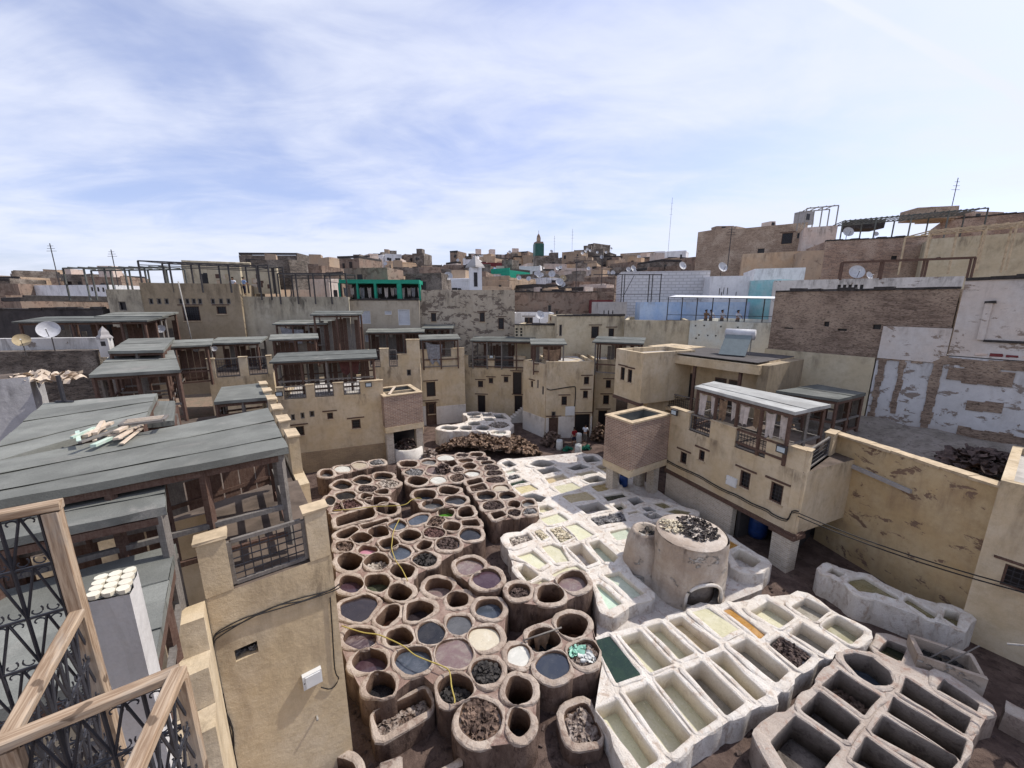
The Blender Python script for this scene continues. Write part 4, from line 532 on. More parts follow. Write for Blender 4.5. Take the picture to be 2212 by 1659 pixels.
 ((22.01, 122.17, 23.33), (28.63, 121.34, 23.33), 6, 'pk', 2),
 ((22.27, 141.14, 27.02), (24.29, 141.44, 27.02), 6, 'br', 2),
 ((18.18, 128.4, 23.62), (21.87, 127.14, 23.62), 6, 'tn', 2),
 ((-8.82, 65.62, 15.38), (-6.55, 64.33, 15.38), 6, 'tn', 2),
 ((-17.53, 63.01, 14.93), (-15.51, 61.03, 14.93), 6, 'tn', 2),
 ((-60.32, 146.84, 28.54), (-58.0, 148.18, 28.54), 6, 'or', 2),
 ((37.98, 122.43, 22.53), (42.33, 124.03, 22.53), 6, 'tn', 2),
 ((-2.01, 164.67, 32.26), (-0.11, 164.66, 32.26), 6, 'br', 2),
 ((16.55, 63.46, 15.21), (18.82, 64.96, 15.21), 6, 'br', 2),
 ((33.54, 80.17, 16.65), (35.67, 80.3, 16.65), 6, 'tn', 2),
 ((-36.86, 93.78, 18.41), (-35.81, 94.18, 18.41), 6, 'dk', 2),
 ((27.25, 82.44, 17.02), (28.04, 82.14, 17.02), 6, 'wh', 2),
 ((28.86, 117.54, 22.81), (30.62, 118.3, 22.81), 6, 'tn', 2),
 ((61.44, 171.96, 34.06), (64.67, 170.31, 34.06), 6, 'wh', 2),
 ((37.57, 151.42, 29.39), (40.15, 151.3, 29.39), 6, 'br', 2),
 ((26.66, 149.06, 27.81), (31.0, 147.31, 27.81), 6, 'tn', 2),
 ((11.71, 63.48, 15.35), (12.97, 65.02, 15.35), 6, 'pk', 2),
 ((-58.5, 145.72, 26.9), (-56.38, 147.3, 26.9), 6, 'br', 2),
 ((20.09, 144.61, 27.29), (23.56, 145.52, 27.29), 6, 'br', 2),
 ((16.31, 88.52, 17.93), (18.68, 87.8, 17.93), 6, 'dk', 2),
 ((-13.68, 73.66, 16.29), (-11.81, 71.91, 16.29), 6, 'br', 2),
 ((29.33, 121.52, 23.46), (30.99, 122.83, 23.46), 6, 'dk', 2),
 ((-5.59, 87.43, 18.22), (-2.83, 87.15, 18.22), 6, 'or', 2),
 ((-12.71, 95.66, 18.6), (-11.79, 96.57, 18.6), 6, 'dk', 2),
 ((-45.18, 118.46, 21.87), (-43.89, 119.51, 21.87), 6, 'wh', 2),
 ((-6.97, 106.96, 20.42), (-5.06, 106.8, 20.42), 6, 'tn', 2),
 ((-7.11, 108.32, 19.92), (-4.14, 108.22, 19.92), 6, 'or', 2),
 ((-0.71, 58.18, 14.46), (0.07, 57.01, 14.46), 6, 'br', 2),
 ((-75.29, 161.62, 30.54), (-72.6, 161.19, 30.54), 6, 'pk', 2),
 ((-24.23, 89.58, 17.84), (-23.16, 90.64, 17.84), 6, 'pk', 2),
 ((26.23, 99.8, 18.86), (29.2, 100.27, 18.86), 6, 'br', 2),
 ((-7.22, 74.31, 16.19), (-4.96, 72.68, 16.19), 6, 'br', 2),
 ((-14.35, 143.91, 26.23), (-11.96, 143.82, 26.23), 6, 'pk', 2),
 ((-3.78, 118.85, 22.74), (-2.28, 117.26, 22.74), 6, 'br', 2),
 ((12.08, 128.79, 24.86), (15.77, 129.23, 24.86), 6, 'br', 2),
 ((0.99, 115.14, 21.35), (3.64, 117.06, 21.35), 6, 'wh', 2),
 ((47.03, 163.32, 31.02), (50.75, 161.91, 31.02), 6, 'or', 2),
 ((-13.56, 167.25, 31.74), (-11.7, 166.38, 31.74), 6, 'tn', 2),
 ((-27.25, 67.95, 15.49), (-25.71, 67.18, 15.49), 6, 'pk', 2),
 ((35.49, 89.3, 18.4), (38.12, 89.98, 18.4), 6, 'br', 2),
 ((67.18, 160.28, 29.95), (70.74, 159.11, 29.95), 6, 'or', 2),
 ((1.83, 160.16, 29.63), (4.32, 159.85, 29.63), 6, 'or', 2),
 ((58.14, 134.51, 24.69), (61.37, 136.11, 24.69), 6, 'or', 2),
 ((48.25, 127.94, 24.55), (50.97, 128.7, 24.55), 6, 'or', 2),
 ((38.79, 86.39, 17.77), (40.43, 87.58, 17.77), 6, 'tn', 2),
 ((-65.56, 166.36, 32.31), (-63.14, 165.25, 32.31), 6, 'dk', 2),
 ((-50.44, 122.51, 22.28), (-46.8, 122.18, 22.28), 6, 'pk', 2),
 ((-8.7, 118.28, 22.48), (-5.04, 116.62, 22.48), 6, 'tn', 2),
 ((34.44, 95.7, 19.17), (36.42, 95.95, 19.17), 6, 'tn', 2),
 ((7.34, 78.96, 16.57), (8.6, 79.88, 16.57), 6, 'pk', 2),
 ((-46.85, 113.26, 20.64), (-43.11, 112.01, 20.64), 6, 'pk', 2),
 ((-3.46, 101.79, 19.03), (-0.38, 103.15, 19.03), 6, 'wh', 2),
 ((-62.88, 134.65, 25.45), (-61.37, 135.11, 25.45), 6, 'pk', 2),
 ((-53.57, 144.42, 26.54), (-50.04, 145.27, 26.54), 6, 'dk', 2),
 ((64.91, 167.09, 31.27), (68.7, 166.55, 31.27), 6, 'br', 2),
 ((23.31, 80.29, 17.17), (24.42, 79.27, 17.17), 6, 'br', 2),
 ((45.38, 111.12, 20.27), (45.94, 109.65, 20.27), 6, 'pk', 2),
 ((-47.54, 101.44, 19.19), (-46.18, 102.48, 19.19), 6, 'wh', 2),
 ((18.63, 91.74, 18.22), (20.04, 92.74, 18.22), 6, 'pk', 2),
 ((-28.11, 97.17, 18.39), (-26.87, 97.48, 18.39), 6, 'br', 2),
 ((-18.79, 96.41, 18.79), (-15.79, 95.29, 18.79), 6, 'br', 2),
 ((40.06, 88.9, 18.26), (42.5, 89.11, 18.26), 6, 'br', 2),
 ((-5.3, 78.51, 16.24), (-2.95, 76.88, 16.24), 6, 'tn', 2),
 ((-20.73, 150.43, 27.9), (-19.31, 151.67, 27.9), 6, 'pk', 2),
 ((-54.99, 122.11, 22.23), (-50.4, 120.32, 22.23), 6, 'br', 2),
 ((-44.64, 169.07, 32.84), (-41.7, 170.89, 32.84), 6, 'br', 2),
 ((13.36, 153.67, 30.12), (16.48, 153.24, 30.12), 6, 'dk', 2),
 ((27.56, 107.56, 19.85), (29.77, 106.42, 19.85), 6, 'br', 2),
 ((-10.8, 140.45, 25.72), (-6.91, 142.11, 25.72), 6, 'pk', 2),
 ((-20.0, 171.89, 32.35), (-15.32, 171.1, 32.35), 6, 'dk', 2),
 ((-44.47, 153.1, 29.29), (-42.54, 152.79, 29.29), 6, 'pk', 2),
 ((-24.31, 111.56, 20.81), (-22.66, 112.64, 20.81), 6, 'br', 2),
 ((15.9, 66.77, 15.88), (18.03, 68.31, 15.88), 6, 'pk', 2),
 ((-17.44, 60.11, 14.51), (-15.32, 58.65, 14.51), 6, 'wh', 2),
 ((-40.29, 162.9, 32.29), (-35.55, 164.15, 32.29), 6, 'dk', 2),
 ((-28.69, 72.97, 16.21), (-26.35, 71.58, 16.21), 6, 'tn', 2),
 ((2.18, 169.15, 33.71), (6.45, 167.57, 33.71), 6, 'br', 2),
 ((-9.1, 92.61, 18.25), (-6.4, 94.47, 18.25), 6, 'wh', 2),
 ((-30.14, 122.83, 22.88), (-27.81, 121.36, 22.88), 6, 'pk', 2),
 ((-2.99, 138.46, 25.42), (-1.51, 137.39, 25.42), 6, 'pk', 2),
 ((16.87, 84.91, 17.0), (17.94, 83.06, 17.0), 6, 'tn', 2),
 ((-10.82, 97.42, 19.22), (-9.6, 95.83, 19.22), 6, 'wh', 2),
 ((-56.81, 161.3, 31.38), (-53.79, 163.26, 31.38), 6, 'pk', 2),
 ((-14.62, 77.0, 16.9), (-11.94, 75.22, 16.9), 6, 'wh', 2),
 ((-34.97, 128.6, 23.98), (-33.22, 128.09, 23.98), 6, 'or', 2),
 ((-9.8, 110.01, 21.54), (-8.53, 110.27, 21.54), 6, 'tn', 2),
 ((-61.23, 142.59, 26.03), (-60.16, 144.46, 26.03), 6, 'pk', 2),
 ((-20.2, 89.43, 17.61), (-17.52, 88.44, 17.61), 6, 'tn', 2),
 ((-39.02, 86.77, 17.23), (-37.95, 87.13, 17.23), 6, 'tn', 2),
 ((55.71, 162.33, 30.95), (60.95, 163.94, 30.95), 6, 'br', 2),
 ((-10.11, 72.07, 15.77), (-8.71, 72.77, 15.77), 6, 'wh', 2),
 ((8.33, 60.96, 15.03), (9.6, 61.41, 15.03), 6, 'or', 2),
 ((8.4, 83.25, 17.59), (11.13, 84.13, 17.59), 6, 'br', 2),
 ((5.16, 62.85, 15.28), (6.99, 64.42, 15.28), 6, 'or', 2),
 ((13.43, 65.91, 15.07), (14.98, 65.53, 15.07), 6, 'br', 2),
 ((-20.4, 109.69, 20.21), (-18.54, 109.75, 20.21), 6, 'pk', 2),
 ((41.17, 111.07, 21.4), (42.43, 110.33, 21.4), 6, 'tn', 2),
 ((11.05, 110.17, 20.11), (12.54, 109.92, 20.11), 6, 'pk', 2),
 ((1.33, 102.99, 19.17), (2.88, 103.74, 19.17), 6, 'dk', 2),
 ((-6.56, 123.35, 23.64), (-2.82, 123.61, 23.64), 6, 'tn', 2),
 ((-0.26, 166.41, 32.7), (2.24, 166.08, 32.7), 6, 'dk', 2),
 ((39.71, 153.3, 29.86), (42.2, 153.0, 29.86), 6, 'tn', 2),
 ((37.24, 116.85, 21.6), (40.33, 118.68, 21.6), 6, 'br', 2),
 ((-52.39, 145.77, 28.19), (-50.27, 147.14, 28.19), 6, 'tn', 2),
 ((4.68, 63.68, 15.29), (6.82, 64.58, 15.29), 6, 'pk', 2),
 ((-23.77, 104.55, 20.54), (-21.75, 103.72, 20.54), 6, 'br', 2),
 ((-26.52, 171.88, 34.21), (-23.04, 170.6, 34.21), 6, 'br', 2),
 ((60.3, 148.12, 27.92), (64.68, 147.97, 27.92), 6, 'br', 2),
 ((-42.86, 106.08, 20.15), (-39.83, 106.8, 20.15), 6, 'br', 2),
 ((-16.8, 99.29, 19.37), (-15.77, 100.36, 19.37), 6, 'dk', 2),
 ((-43.35, 119.26, 21.56), (-41.72, 118.79, 21.56), 6, 'or', 2),
 ((-116.32, 88.39, 17.96), (-111.38, 87.22, 17.96), 6, 'br', 2),
 ((-147.08, 125.09, 20.39), (-141.71, 124.4, 20.39), 6, 'dk', 2),
 ((-108.9, 101.74, 19.94), (-105.24, 100.97, 19.94), 6, 'br', 2),
 ((-136.85, 117.88, 20.67), (-132.59, 118.85, 20.67), 6, 'dk', 2),
 ((-124.34, 98.23, 18.85), (-119.92, 98.62, 18.85), 6, 'dk', 2),
 ((-151.78, 127.01, 20.88), (-143.75, 125.54, 20.88), 6, 'dk', 2),
 ((-97.75, 75.38, 17.47), (-96.34, 76.59, 17.47), 6, 'dk', 2),
 ((-104.33, 87.88, 18.2), (-99.77, 88.05, 18.2), 6, 'br', 2),
 ((-95.69, 82.4, 17.94), (-94.34, 82.96, 17.94), 6, 'br', 2),
 ((-144.88, 122.42, 20.91), (-136.12, 120.65, 20.91), 6, 'tn', 2),
 ((-127.15, 101.44, 19.42), (-122.72, 100.59, 19.42), 6, 'dk', 2),
 ((-163.53, 127.09, 20.8), (-159.48, 126.34, 20.8), 6, 'dk', 2),
 ((-116.1, 109.68, 19.13), (-111.28, 109.04, 19.13), 6, 'br', 2),
 ((-110.34, 100.31, 18.96), (-104.08, 98.95, 18.96), 6, 'br', 2),
]
PX = {
 'hose': [(-6.28, 12.02, 1.33), (-5.69, 11.82, 1.33), (-5.31, 11.71, 1.33), (-4.83, 11.64, 1.33), (-4.35, 11.45, 1.33), (-3.74, 11.15, 1.33), (-3.3, 10.83, 1.33), (-2.82, 10.62, 1.33), (-2.37, 10.45, 1.33), (-2.07, 10.29, 1.33), (-1.96, 10.05, 1.33), (-1.87, 9.71, 1.33), (-1.73, 9.36, 1.33), (-1.71, 9.22, 1.33)],
 'hose2': [(-6.19, 19.15, 1.33), (-6.17, 18.05, 1.33), (-5.96, 17.06, 1.33), (-5.8, 16.51, 1.33), (-5.35, 15.66, 1.33), (-4.93, 15.11, 1.33), (-4.48, 14.38, 1.33)],
 'hose3': [(-10.22, 20.05, 1.33), (-9.41, 20.17, 1.33), (-8.8, 20.3, 1.33), (-7.92, 20.49, 1.33), (-6.41, 20.65, 1.33), (-6.08, 21.23, 1.33), (-5.76, 21.47, 1.33), (-5.5, 21.4, 1.33)],
}
MISC = {
 'L': (-6.33, 6.85),
 'zL': 7.24,
 'kiln': (7.85, 15.18, 0.2),
 'kiln_top': 3.41,
 'kl': (5.84, 15.18, 2.5),
 'kr': (9.26, 15.18, 1.93),
 'red': (5.71, 33.52, 0),
 'white': (6.86, 34.35, 0),
 'terr': [(19.3, 38.5, 11.54), (19.89, 38.7, 11.74), (20.37, 37.5, 11.67), (21.15, 36.2, 11.63)],
 'terrL': [(-28.24, 40.2, 15.26), (-26.89, 39.8, 15.29)],
 'barrels': [(4.25, 32.61, 0), (5.75, 31.54, 0), (6.28, 34.35, 0)],
 'bluedrum': (7.83, 24.99, 0.2),
 'pile': [(-6.59, 31.64, 0.3), (-5.97, 32.75, 0.3), (-4.4, 33.62, 0.3), (-2.32, 34.54, 0.3), (-0.68, 34.54, 0.3), (0.96, 33.62, 0.3), (2.46, 31.38, 0.3), (1.28, 30.66, 0.3), (-0.61, 30.61, 0.3), (-2.57, 30.66, 0.3), (-4.71, 31.91, 0.3)],
 'pile2': (3.73, 33.96, 0),
 'pile3': (7.81, 35.68, 0),
 'pile4': (-8.89, 30.94, 1.0),
 'minaret': (7.72, 118, 26.51),
 'mintop': 29.57,
 'mintip': 32.43,
 'minw': 2.43,
 'pergola': [(-34.27, 36.8, 16.71), (-24.91, 39, 16.48), (-24.07, 39.5, 16.6), (-23.39, 39.8, 15.8), (-17.79, 42.7, 16.0)],
 'green': [(-19.37, 44.5, 15.5), (-10.6, 45.5, 15.69)],
 'tile': [(-3.1, 2.5, 11.0), (-2.9, 2.62, 11.0), (-2.71, 2.36, 11.0), (-2.94, 2.28, 11.0)],
 'box': [7.27, 3.89],
 'sL': 5.59,
 'solar': (17.38, 29.5, 10.03),
 'solar2': (14.84, 28.0, 9.17),
 'timber': (-9.79, 8.97, 9.75),
 'colorwalls': [(-33.7, 40.5, 17.02), (-31.11, 41, 17.07)],
 'door': (11.77, 29, 9.47),
 'limefloor': [(-0.94, 29.4), (5.95, 31.0), (8.37, 28.93), (10.23, 23.46), (11.94, 19.38), (12.46, 16.65), (11.2, 14.93), (8.22, 13.74), (6.01, 13.04), (3.91, 12.08), (3.17, 12.08), (3.69, 14.38), (1.55, 14.87), (0.0, 17.73), (-0.44, 22.41)],
 'lcable': [(2.52, 6.14), (2.3, 6.09), (1.7, 6.15), (1.23, 6.23), (0.79, 6.24), (0.55, 6.23), (0.13, 6.16), (-0.0, 6.03), (-0.05, 5.59), (-0.07, 4.85), (-0.09, 4.45), (0.04, 3.65), (-0.1, 2.56)],
 'ldrop': [(2.28, 5.86), (2.25, 5.07), (2.2, 3.76), (2.26, 3.43), (2.08, 3.24), (1.85, 3.45)],
 'lpipe': (1.67, 2.65),
 'cables': [[(10.33, 23.92, 2.75), (10.73, 22.97, 2.72), (11.32, 21.57, 2.78), (11.64, 20.81, 2.71), (11.97, 20.03, 2.67), (12.3, 19.25, 2.73), (12.63, 18.45, 2.69), (12.94, 17.72, 2.75), (13.06, 17.43, 2.67), (13.32, 16.82, 2.75), (13.38, 16.67, 3.27), (13.48, 16.42, 3.41)]],
}
TANKS = [
 ('brick_tank', 'brick roof tank with a loose plank on top, left of the tower house', (-10.06, 29.2), (-7.39, 30.8), 3.2, 5.72, 3.4),
 ('brick_tank', 'projecting brick tank on white piers in front of the workshop house', (7.2, 22.0), (10.25, 23.9), 2.85, 5.85, 2.2),
]


# ------------------------------------------------------------ materials
MATS = {}
class NB:
    def __init__(s, name):
        s.m = bpy.data.materials.new(name); s.m.use_nodes = True; s.t = s.m.node_tree; s.b = s.t.nodes['Principled BSDF']
        s.b.inputs['Specular IOR Level'].default_value = .25
        g = s.t.nodes.new('ShaderNodeNewGeometry'); s.pos = g.outputs['Position']
        o = s.t.nodes.new('ShaderNodeTexCoord'); s.obj = o.outputs['Object']
        s.rnd = s.t.nodes.new('ShaderNodeObjectInfo').outputs['Random']
    def new(s, k): return s.t.nodes.new(k)
    def ln(s, a, b): s.t.links.new(a, b)
    def noise(s, scale, detail=4, rough=.55, sc=(1, 1, 1), src=None, dist=0):
        v = src or s.pos
        if sc != (1, 1, 1):
            mp = s.new('ShaderNodeMapping'); mp.inputs['Scale'].default_value = sc; s.ln(v, mp.inputs[0]); v = mp.outputs[0]
        n = s.new('ShaderNodeTexNoise'); n.inputs['Scale'].default_value = scale; n.inputs['Detail'].default_value = detail; n.inputs['Roughness'].default_value = rough; n.inputs['Distortion'].default_value = dist
        s.ln(v, n.inputs['Vector']); return n.outputs['Fac']
    def ramp(s, f, lo, hi, a=0., b=1.):
        r = s.new('ShaderNodeMapRange'); r.interpolation_type = 'SMOOTHSTEP'
        for k, v in (('From Min', lo), ('From Max', hi), ('To Min', a), ('To Max', b)): r.inputs[k].default_value = v
        s.ln(f, r.inputs['Value']); return r.outputs[0]
    def mix(s, f, a, b, mode='MIX'):
        m = s.new('ShaderNodeMix'); m.data_type = 'RGBA'; m.blend_type = mode
        for k, v in (('Factor', f), ('A', a), ('B', b)):
            if isinstance(v, (int, float)): m.inputs[k].default_value = v
            elif isinstance(v, tuple): m.inputs[k].default_value = v + (1,) if len(v) == 3 else v
            else: s.ln(v, m.inputs[k])
        return m.outputs['Result']
    def math(s, op, a, b=0.):
        m = s.new('ShaderNodeMath'); m.operation = op
        for i, v in enumerate((a, b)):
            if isinstance(v, (int, float)): m.inputs[i].default_value = v
            else: s.ln(v, m.inputs[i])
        return m.outputs[0]
    def done(s, col, rough=.9, bump=None, bs=.3, bd=.02):
        if isinstance(col, tuple): s.b.inputs['Base Color'].default_value = col + (1,)
        else: s.ln(col, s.b.inputs['Base Color'])
        if isinstance(rough, float): s.b.inputs['Roughness'].default_value = rough
        else: s.ln(rough, s.b.inputs['Roughness'])
        if bump is not None:
            bp = s.new('ShaderNodeBump'); bp.inputs['Strength'].default_value = bs; bp.inputs['Distance'].default_value = bd
            s.ln(bump, bp.inputs['Height']); s.ln(bp.outputs[0], s.b.inputs['Normal'])
        return s.m

def plaster(name, c1, c2, stain, amount=.5, streak=.55, bump=.35, patch=None, patch_lo=.56):
    """wall plaster: blotchy colour, rain streaks, optional patches of another colour where render has fallen off"""
    b = NB(name)
    col = b.mix(b.ramp(b.noise(.55, 5, .6), .35, .68), c1, c2)
    col = b.mix(b.ramp(b.noise(3.5, 5, .65), .4, .75, 0, .45), col, tuple(x * .72 for x in c1))
    st = b.math('MULTIPLY', b.ramp(b.noise(1.0, 6, .66, (1.5, 1.5, .3), dist=.3), .60 - .2 * amount, .82, 0, streak), b.ramp(b.noise(.5, 3, .5), .35, .6))
    col = b.mix(st, col, stain)
    gs = b.new('ShaderNodeTexCoord'); gz = b.new('ShaderNodeSeparateXYZ'); b.ln(gs.outputs['Generated'], gz.inputs[0])
    hd_ = b.math('MULTIPLY', b.ramp(gz.outputs[2], .62, 1.0), b.math('MULTIPLY', b.ramp(b.noise(1.1, 8, .72, (1.8, 1.8, .45), dist=.4), .42, .68), b.ramp(b.noise(.45, 4, .55), .38, .6)))
    col = b.mix(b.math('MULTIPLY', hd_, min(.9, .5 + .5 * amount)), col, tuple(x * .5 for x in stain))
    big = b.ramp(b.noise(.3, 6, .68, dist=.5), .56, .70, 0, .5 * amount)
    col = b.mix(big, col, stain)
    h = b.math('ADD', b.noise(9, 6, .7), b.math('MULTIPLY', b.noise(1.4, 5, .6), 2.2))
    if patch:
        pm = b.ramp(b.noise(1.0, 10, .70, (1, 1, 1.7), dist=.4), patch_lo, patch_lo + .035)
        br = b.noise(6, 4, .7, (.5, .5, 2.2))
        col = b.mix(pm, col, b.mix(br, patch, tuple(x * .45 for x in patch)))
        h = b.math('SUBTRACT', h, b.math('MULTIPLY', pm, 2.0))
    col = b.mix(b.ramp(b.noise(40, 2, .6), .3, .8, 0, .25), col, tuple(x * .6 for x in c1))
    MATS[name] = b.done(col, .93, h, bump, .04)

def brickmat(name, c1, c2, mortar, w=.26, h=.055, dirt=(.12, .09, .07), amt=.5, bump=.6):
    b = NB(name)
    sp = b.new('ShaderNodeSeparateXYZ'); b.ln(b.obj, sp.inputs[0])
    cb = b.new('ShaderNodeCombineXYZ'); b.ln(b.math('ADD', sp.outputs[0], sp.outputs[1]), cb.inputs[0]); b.ln(sp.outputs[2], cb.inputs[1])
    t = b.new('ShaderNodeTexBrick'); b.ln(cb.outputs[0], t.inputs['Vector'])
    t.inputs['Color1'].default_value = c1 + (1,); t.inputs['Color2'].default_value = c2 + (1,); t.inputs['Mortar'].default_value = mortar + (1,)
    t.inputs['Scale'].default_value = 1; t.inputs['Brick Width'].default_value = w; t.inputs['Row Height'].default_value = h; t.inputs['Mortar Size'].default_value = h * .16; t.inputs['Mortar Smooth'].default_value = .3
    col = b.mix(b.ramp(b.noise(.7, 6, .65), .45, .72, 0, amt), t.outputs['Color'], dirt)
    col = b.mix(b.ramp(b.noise(7, 4, .6), .3, .8, 0, .5), col, b.mix(.5, col, dirt))
    hh = b.math('ADD', b.math('MULTIPLY', t.outputs['Fac'], -1.0), b.math('MULTIPLY', b.noise(14, 4, .7), .8))
    MATS[name] = b.done(col, .93, hh, bump, .02)

def rubblemat(name, c1, c2, c3, sc=(1, 1, 2.6)):
    b = NB(name)
    v = b.noise(1.8, 8, .72, sc, dist=.6)
    col = b.mix(b.ramp(v, .38, .62), c3, c1)
    col = b.mix(b.ramp(b.noise(.45, 5, .6), .45, .65), col, c2)
    col = b.mix(b.ramp(b.noise(6, 6, .7, (1, 1, 3)), .5, .62, 0, .75), col, tuple(x * .35 for x in c3))
    MATS[name] = b.done(col, .95, b.noise(5, 8, .75, (1, 1, 2.4)), 1.0, .12)

def flat(name, c, rough=.8, var=.25, scale=6, spec=.25, metal=0., bump=.15):
    b = NB(name); b.b.inputs['Specular IOR Level'].default_value = spec; b.b.inputs['Metallic'].default_value = metal
    col = b.mix(b.ramp(b.noise(scale, 5, .65), .3, .75, 0, 1), c, tuple(x * (1 - 2 * var) for x in c))
    MATS[name] = b.done(col, float(rough), b.noise(scale * 4, 4, .6), bump, .01)

OCH = (.545, .425, .265); OCH2 = (.61, .51, .365)
plaster('ochre', OCH, OCH2, (.20, .145, .10), .8, .65, patch=(.36, .28, .19), patch_lo=.69)
plaster('ochre_stained', (.50, .36, .19), (.56, .44, .27), (.22, .135, .09), .95, .5, patch=(.27, .175, .125), patch_lo=.575)
plaster('cream', (.52, .44, .30), (.58, .51, .37), (.20, .16, .12), .55, .5, patch=(.30, .23, .17), patch_lo=.66)
plaster('drab', (.31, .245, .16), (.36, .29, .20), (.16, .125, .09), .35, .45)
plaster('stained', (.44, .39, .29), (.50, .45, .35), (.10, .085, .07), .9, .75)
plaster('greyplaster', (.40, .345, .265), (.45, .395, .31), (.20, .165, .13), .45, .45)
plaster('crumble', (.42, .36, .275), (.46, .40, .315), (.17, .14, .11), .6, .5, patch=(.20, .16, .13), patch_lo=.53)
plaster('palewash', (.62, .60, .50), (.60, .64, .60), (.33, .29, .22), .5, .45)
plaster('bluewash', (.32, .45, .66), (.45, .55, .68), (.55, .58, .62), .4, .4)
plaster('white', (.78, .78, .78), (.72, .72, .73), (.50, .49, .48), .25, .3)
plaster('turq', (.26, .58, .60), (.45, .62, .64), (.5, .6, .6), .5, .4)
plaster('concrete', (.36, .34, .33), (.41, .39, .37), (.22, .2, .19), .4, .4)
plaster('redwash', (.16, .035, .04), (.19, .05, .05), (.08, .03, .03), .3, .4)
plaster('earth', (.29, .205, .155), (.27, .215, .17), (.10, .075, .06), .7, .6, patch=(.20, .14, .11), patch_lo=.54)
plaster('earthpale', (.44, .32, .22), (.40, .31, .23), (.20, .15, .115), .6, .5, patch=(.28, .20, .15), patch_lo=.60)
plaster('pinkplaster', (.62, .49, .41), (.60, .53, .47), (.30, .23, .19), .5, .5, patch=(.45, .33, .26), patch_lo=.62)
plaster('peeling', (.60, .59, .585), (.52, .51, .50), (.32, .29, .26), .6, .5, patch=(.31, .25, .205), patch_lo=.55)
plaster('peelbeige', (.60, .53, .47), (.60, .57, .54), (.33, .26, .21), .5, .4, patch=(.36, .28, .22), patch_lo=.57)
plaster('peelwhite', (.62, .60, .57), (.55, .53, .50), (.22, .20, .18), .7, .5, patch=(.30, .25, .21), patch_lo=.60)
plaster('greystain', (.42, .41, .41), (.48, .47, .46), (.10, .09, .09), .7, .7)
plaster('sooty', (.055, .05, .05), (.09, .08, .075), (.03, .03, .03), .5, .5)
plaster('orangewash', (.52, .36, .23), (.50, .39, .28), (.28, .18, .11), .4, .4)
plaster('limewall', (.70, .66, .60), (.62, .57, .50), (.40, .31, .25), .6, .5, .8)
plaster('kilnwall', (.40, .32, .25), (.58, .52, .45), (.20, .145, .11), .95, .7, .9, patch=(.60, .56, .51), patch_lo=.58)
brickmat('brick', (.38, .25, .185), (.25, .155, .12), (.52, .44, .36), .38, .11, amt=.35, bump=1.0)
brickmat('brickwash', (.56, .49, .40), (.46, .39, .30), (.64, .59, .51), .38, .11, amt=.35)
brickmat('brickochre', (.44, .33, .20), (.36, .265, .16), (.30, .22, .14), .34, .085, amt=.4)
brickmat('brickorange', (.42, .25, .155), (.34, .215, .14), (.36, .27, .2), .34, .09, amt=.65)
brickmat('whiteblock', (.66, .65, .65), (.60, .595, .60), (.45, .44, .44), .9, .38, (.5, .49, .48), .4)
rubblemat('rubble', (.36, .27, .205), (.42, .32, .24), (.20, .145, .11), (.7, .7, 3.4))
rubblemat('rubblepale', (.46, .35, .26), (.53, .42, .32), (.30, .22, .16), (.6, .6, 2.2))
rubblemat('rubbleorange', (.43, .29, .21), (.47, .35, .27), (.25, .18, .14), (.6, .6, 2.6))
rubblemat('rubbledark', (.20, .165, .135), (.30, .26, .22), (.085, .07, .06), (.8, .8, 3))
flat('roofdark', (.10, .09, .085), .95, .2, 1.5)
flat('rooflime', (.50, .47, .43), .95, .2, 1.5)
flat('terracefloor', (.15, .115, .09), .95, .3, 1.2, bump=.5)
flat('coping', (.56, .44, .29), .9, .2, 3, bump=.5)
flat('darkcoping', (.065, .058, .055), .95, .3, 3, bump=.6)
flat('pane', (.018, .016, .018), .35, .2, 3, .4)
flat('iron', (.035, .035, .042), .5, .2, 10, .4)
flat('steel', (.05, .045, .045), .55, .2, 10, .4)
flat('whitebar', (.70, .71, .72), .7, .1, 6)
flat('glasswhite', (.60, .62, .66), .4, .1, 2)
flat('boxwhite', (.66, .66, .64), .5, .05, 4, .4)
flat('solarglass', (.16, .19, .19), .55, .08, 4, .25)
flat('lampglass', (.45, .52, .55), .15, .05, 4, .6)
flat('dishgrey', (.52, .52, .53), .6, .12, 3, .3)
flat('dishrust', (.36, .20, .14), .7, .2, 3)
flat('dishtan', (.45, .36, .22), .7, .2, 3)
flat('plasticwhite', (.60, .61, .58), .5, .12, 4, .4)
flat('plasticblue', (.02, .06, .22), .4, .2, 4, .4)
flat('plasticmint', (.25, .5, .38), .4, .15, 5, .4)
flat('tarpgreen', (.01, .14, .08), .6, .2, 4)
flat('greentile', (.035, .12, .095), .4, .2, 1.5)
flat('greenpaint', (.02, .30, .19), .5, .12, 2)
flat('clothgrey', (.27, .27, .28), .95, .25, 5)
flat('clothred', (.12, .05, .045), .95, .25, 5)
flat('hidehang', (.60, .53, .48), .85, .18, 3)
flat('hidebrown', (.27, .18, .115), .85, .25, 4)
flat('rope', (.45, .36, .10), .7, .2, 20)
flat('cable', (.022, .02, .02), .6, .1, 20)
flat('ropeblue', (.02, .14, .30), .8, .2, 20)
flat('tile', (.70, .64, .50), .35, .07, 5, .5)
flat('tilegrout', (.16, .16, .15), .9, .2, 8)
flat('pipe', (.35, .33, .30), .7, .2, 8)
flat('skin', (.28, .15, .09), .6, .05, 8)
flat('hair', (.015, .012, .01), .6, .1, 8)
flat('shirtred', (.22, .012, .018), .9, .1, 8); flat('shirtwhite', (.60, .62, .66), .9, .06, 8); flat('shortsnavy', (.02, .022, .045), .9, .1, 8); flat('trousergrey', (.14, .13, .12), .9, .1, 8); flat('shirtblue', (.25, .35, .55), .9, .06, 8)

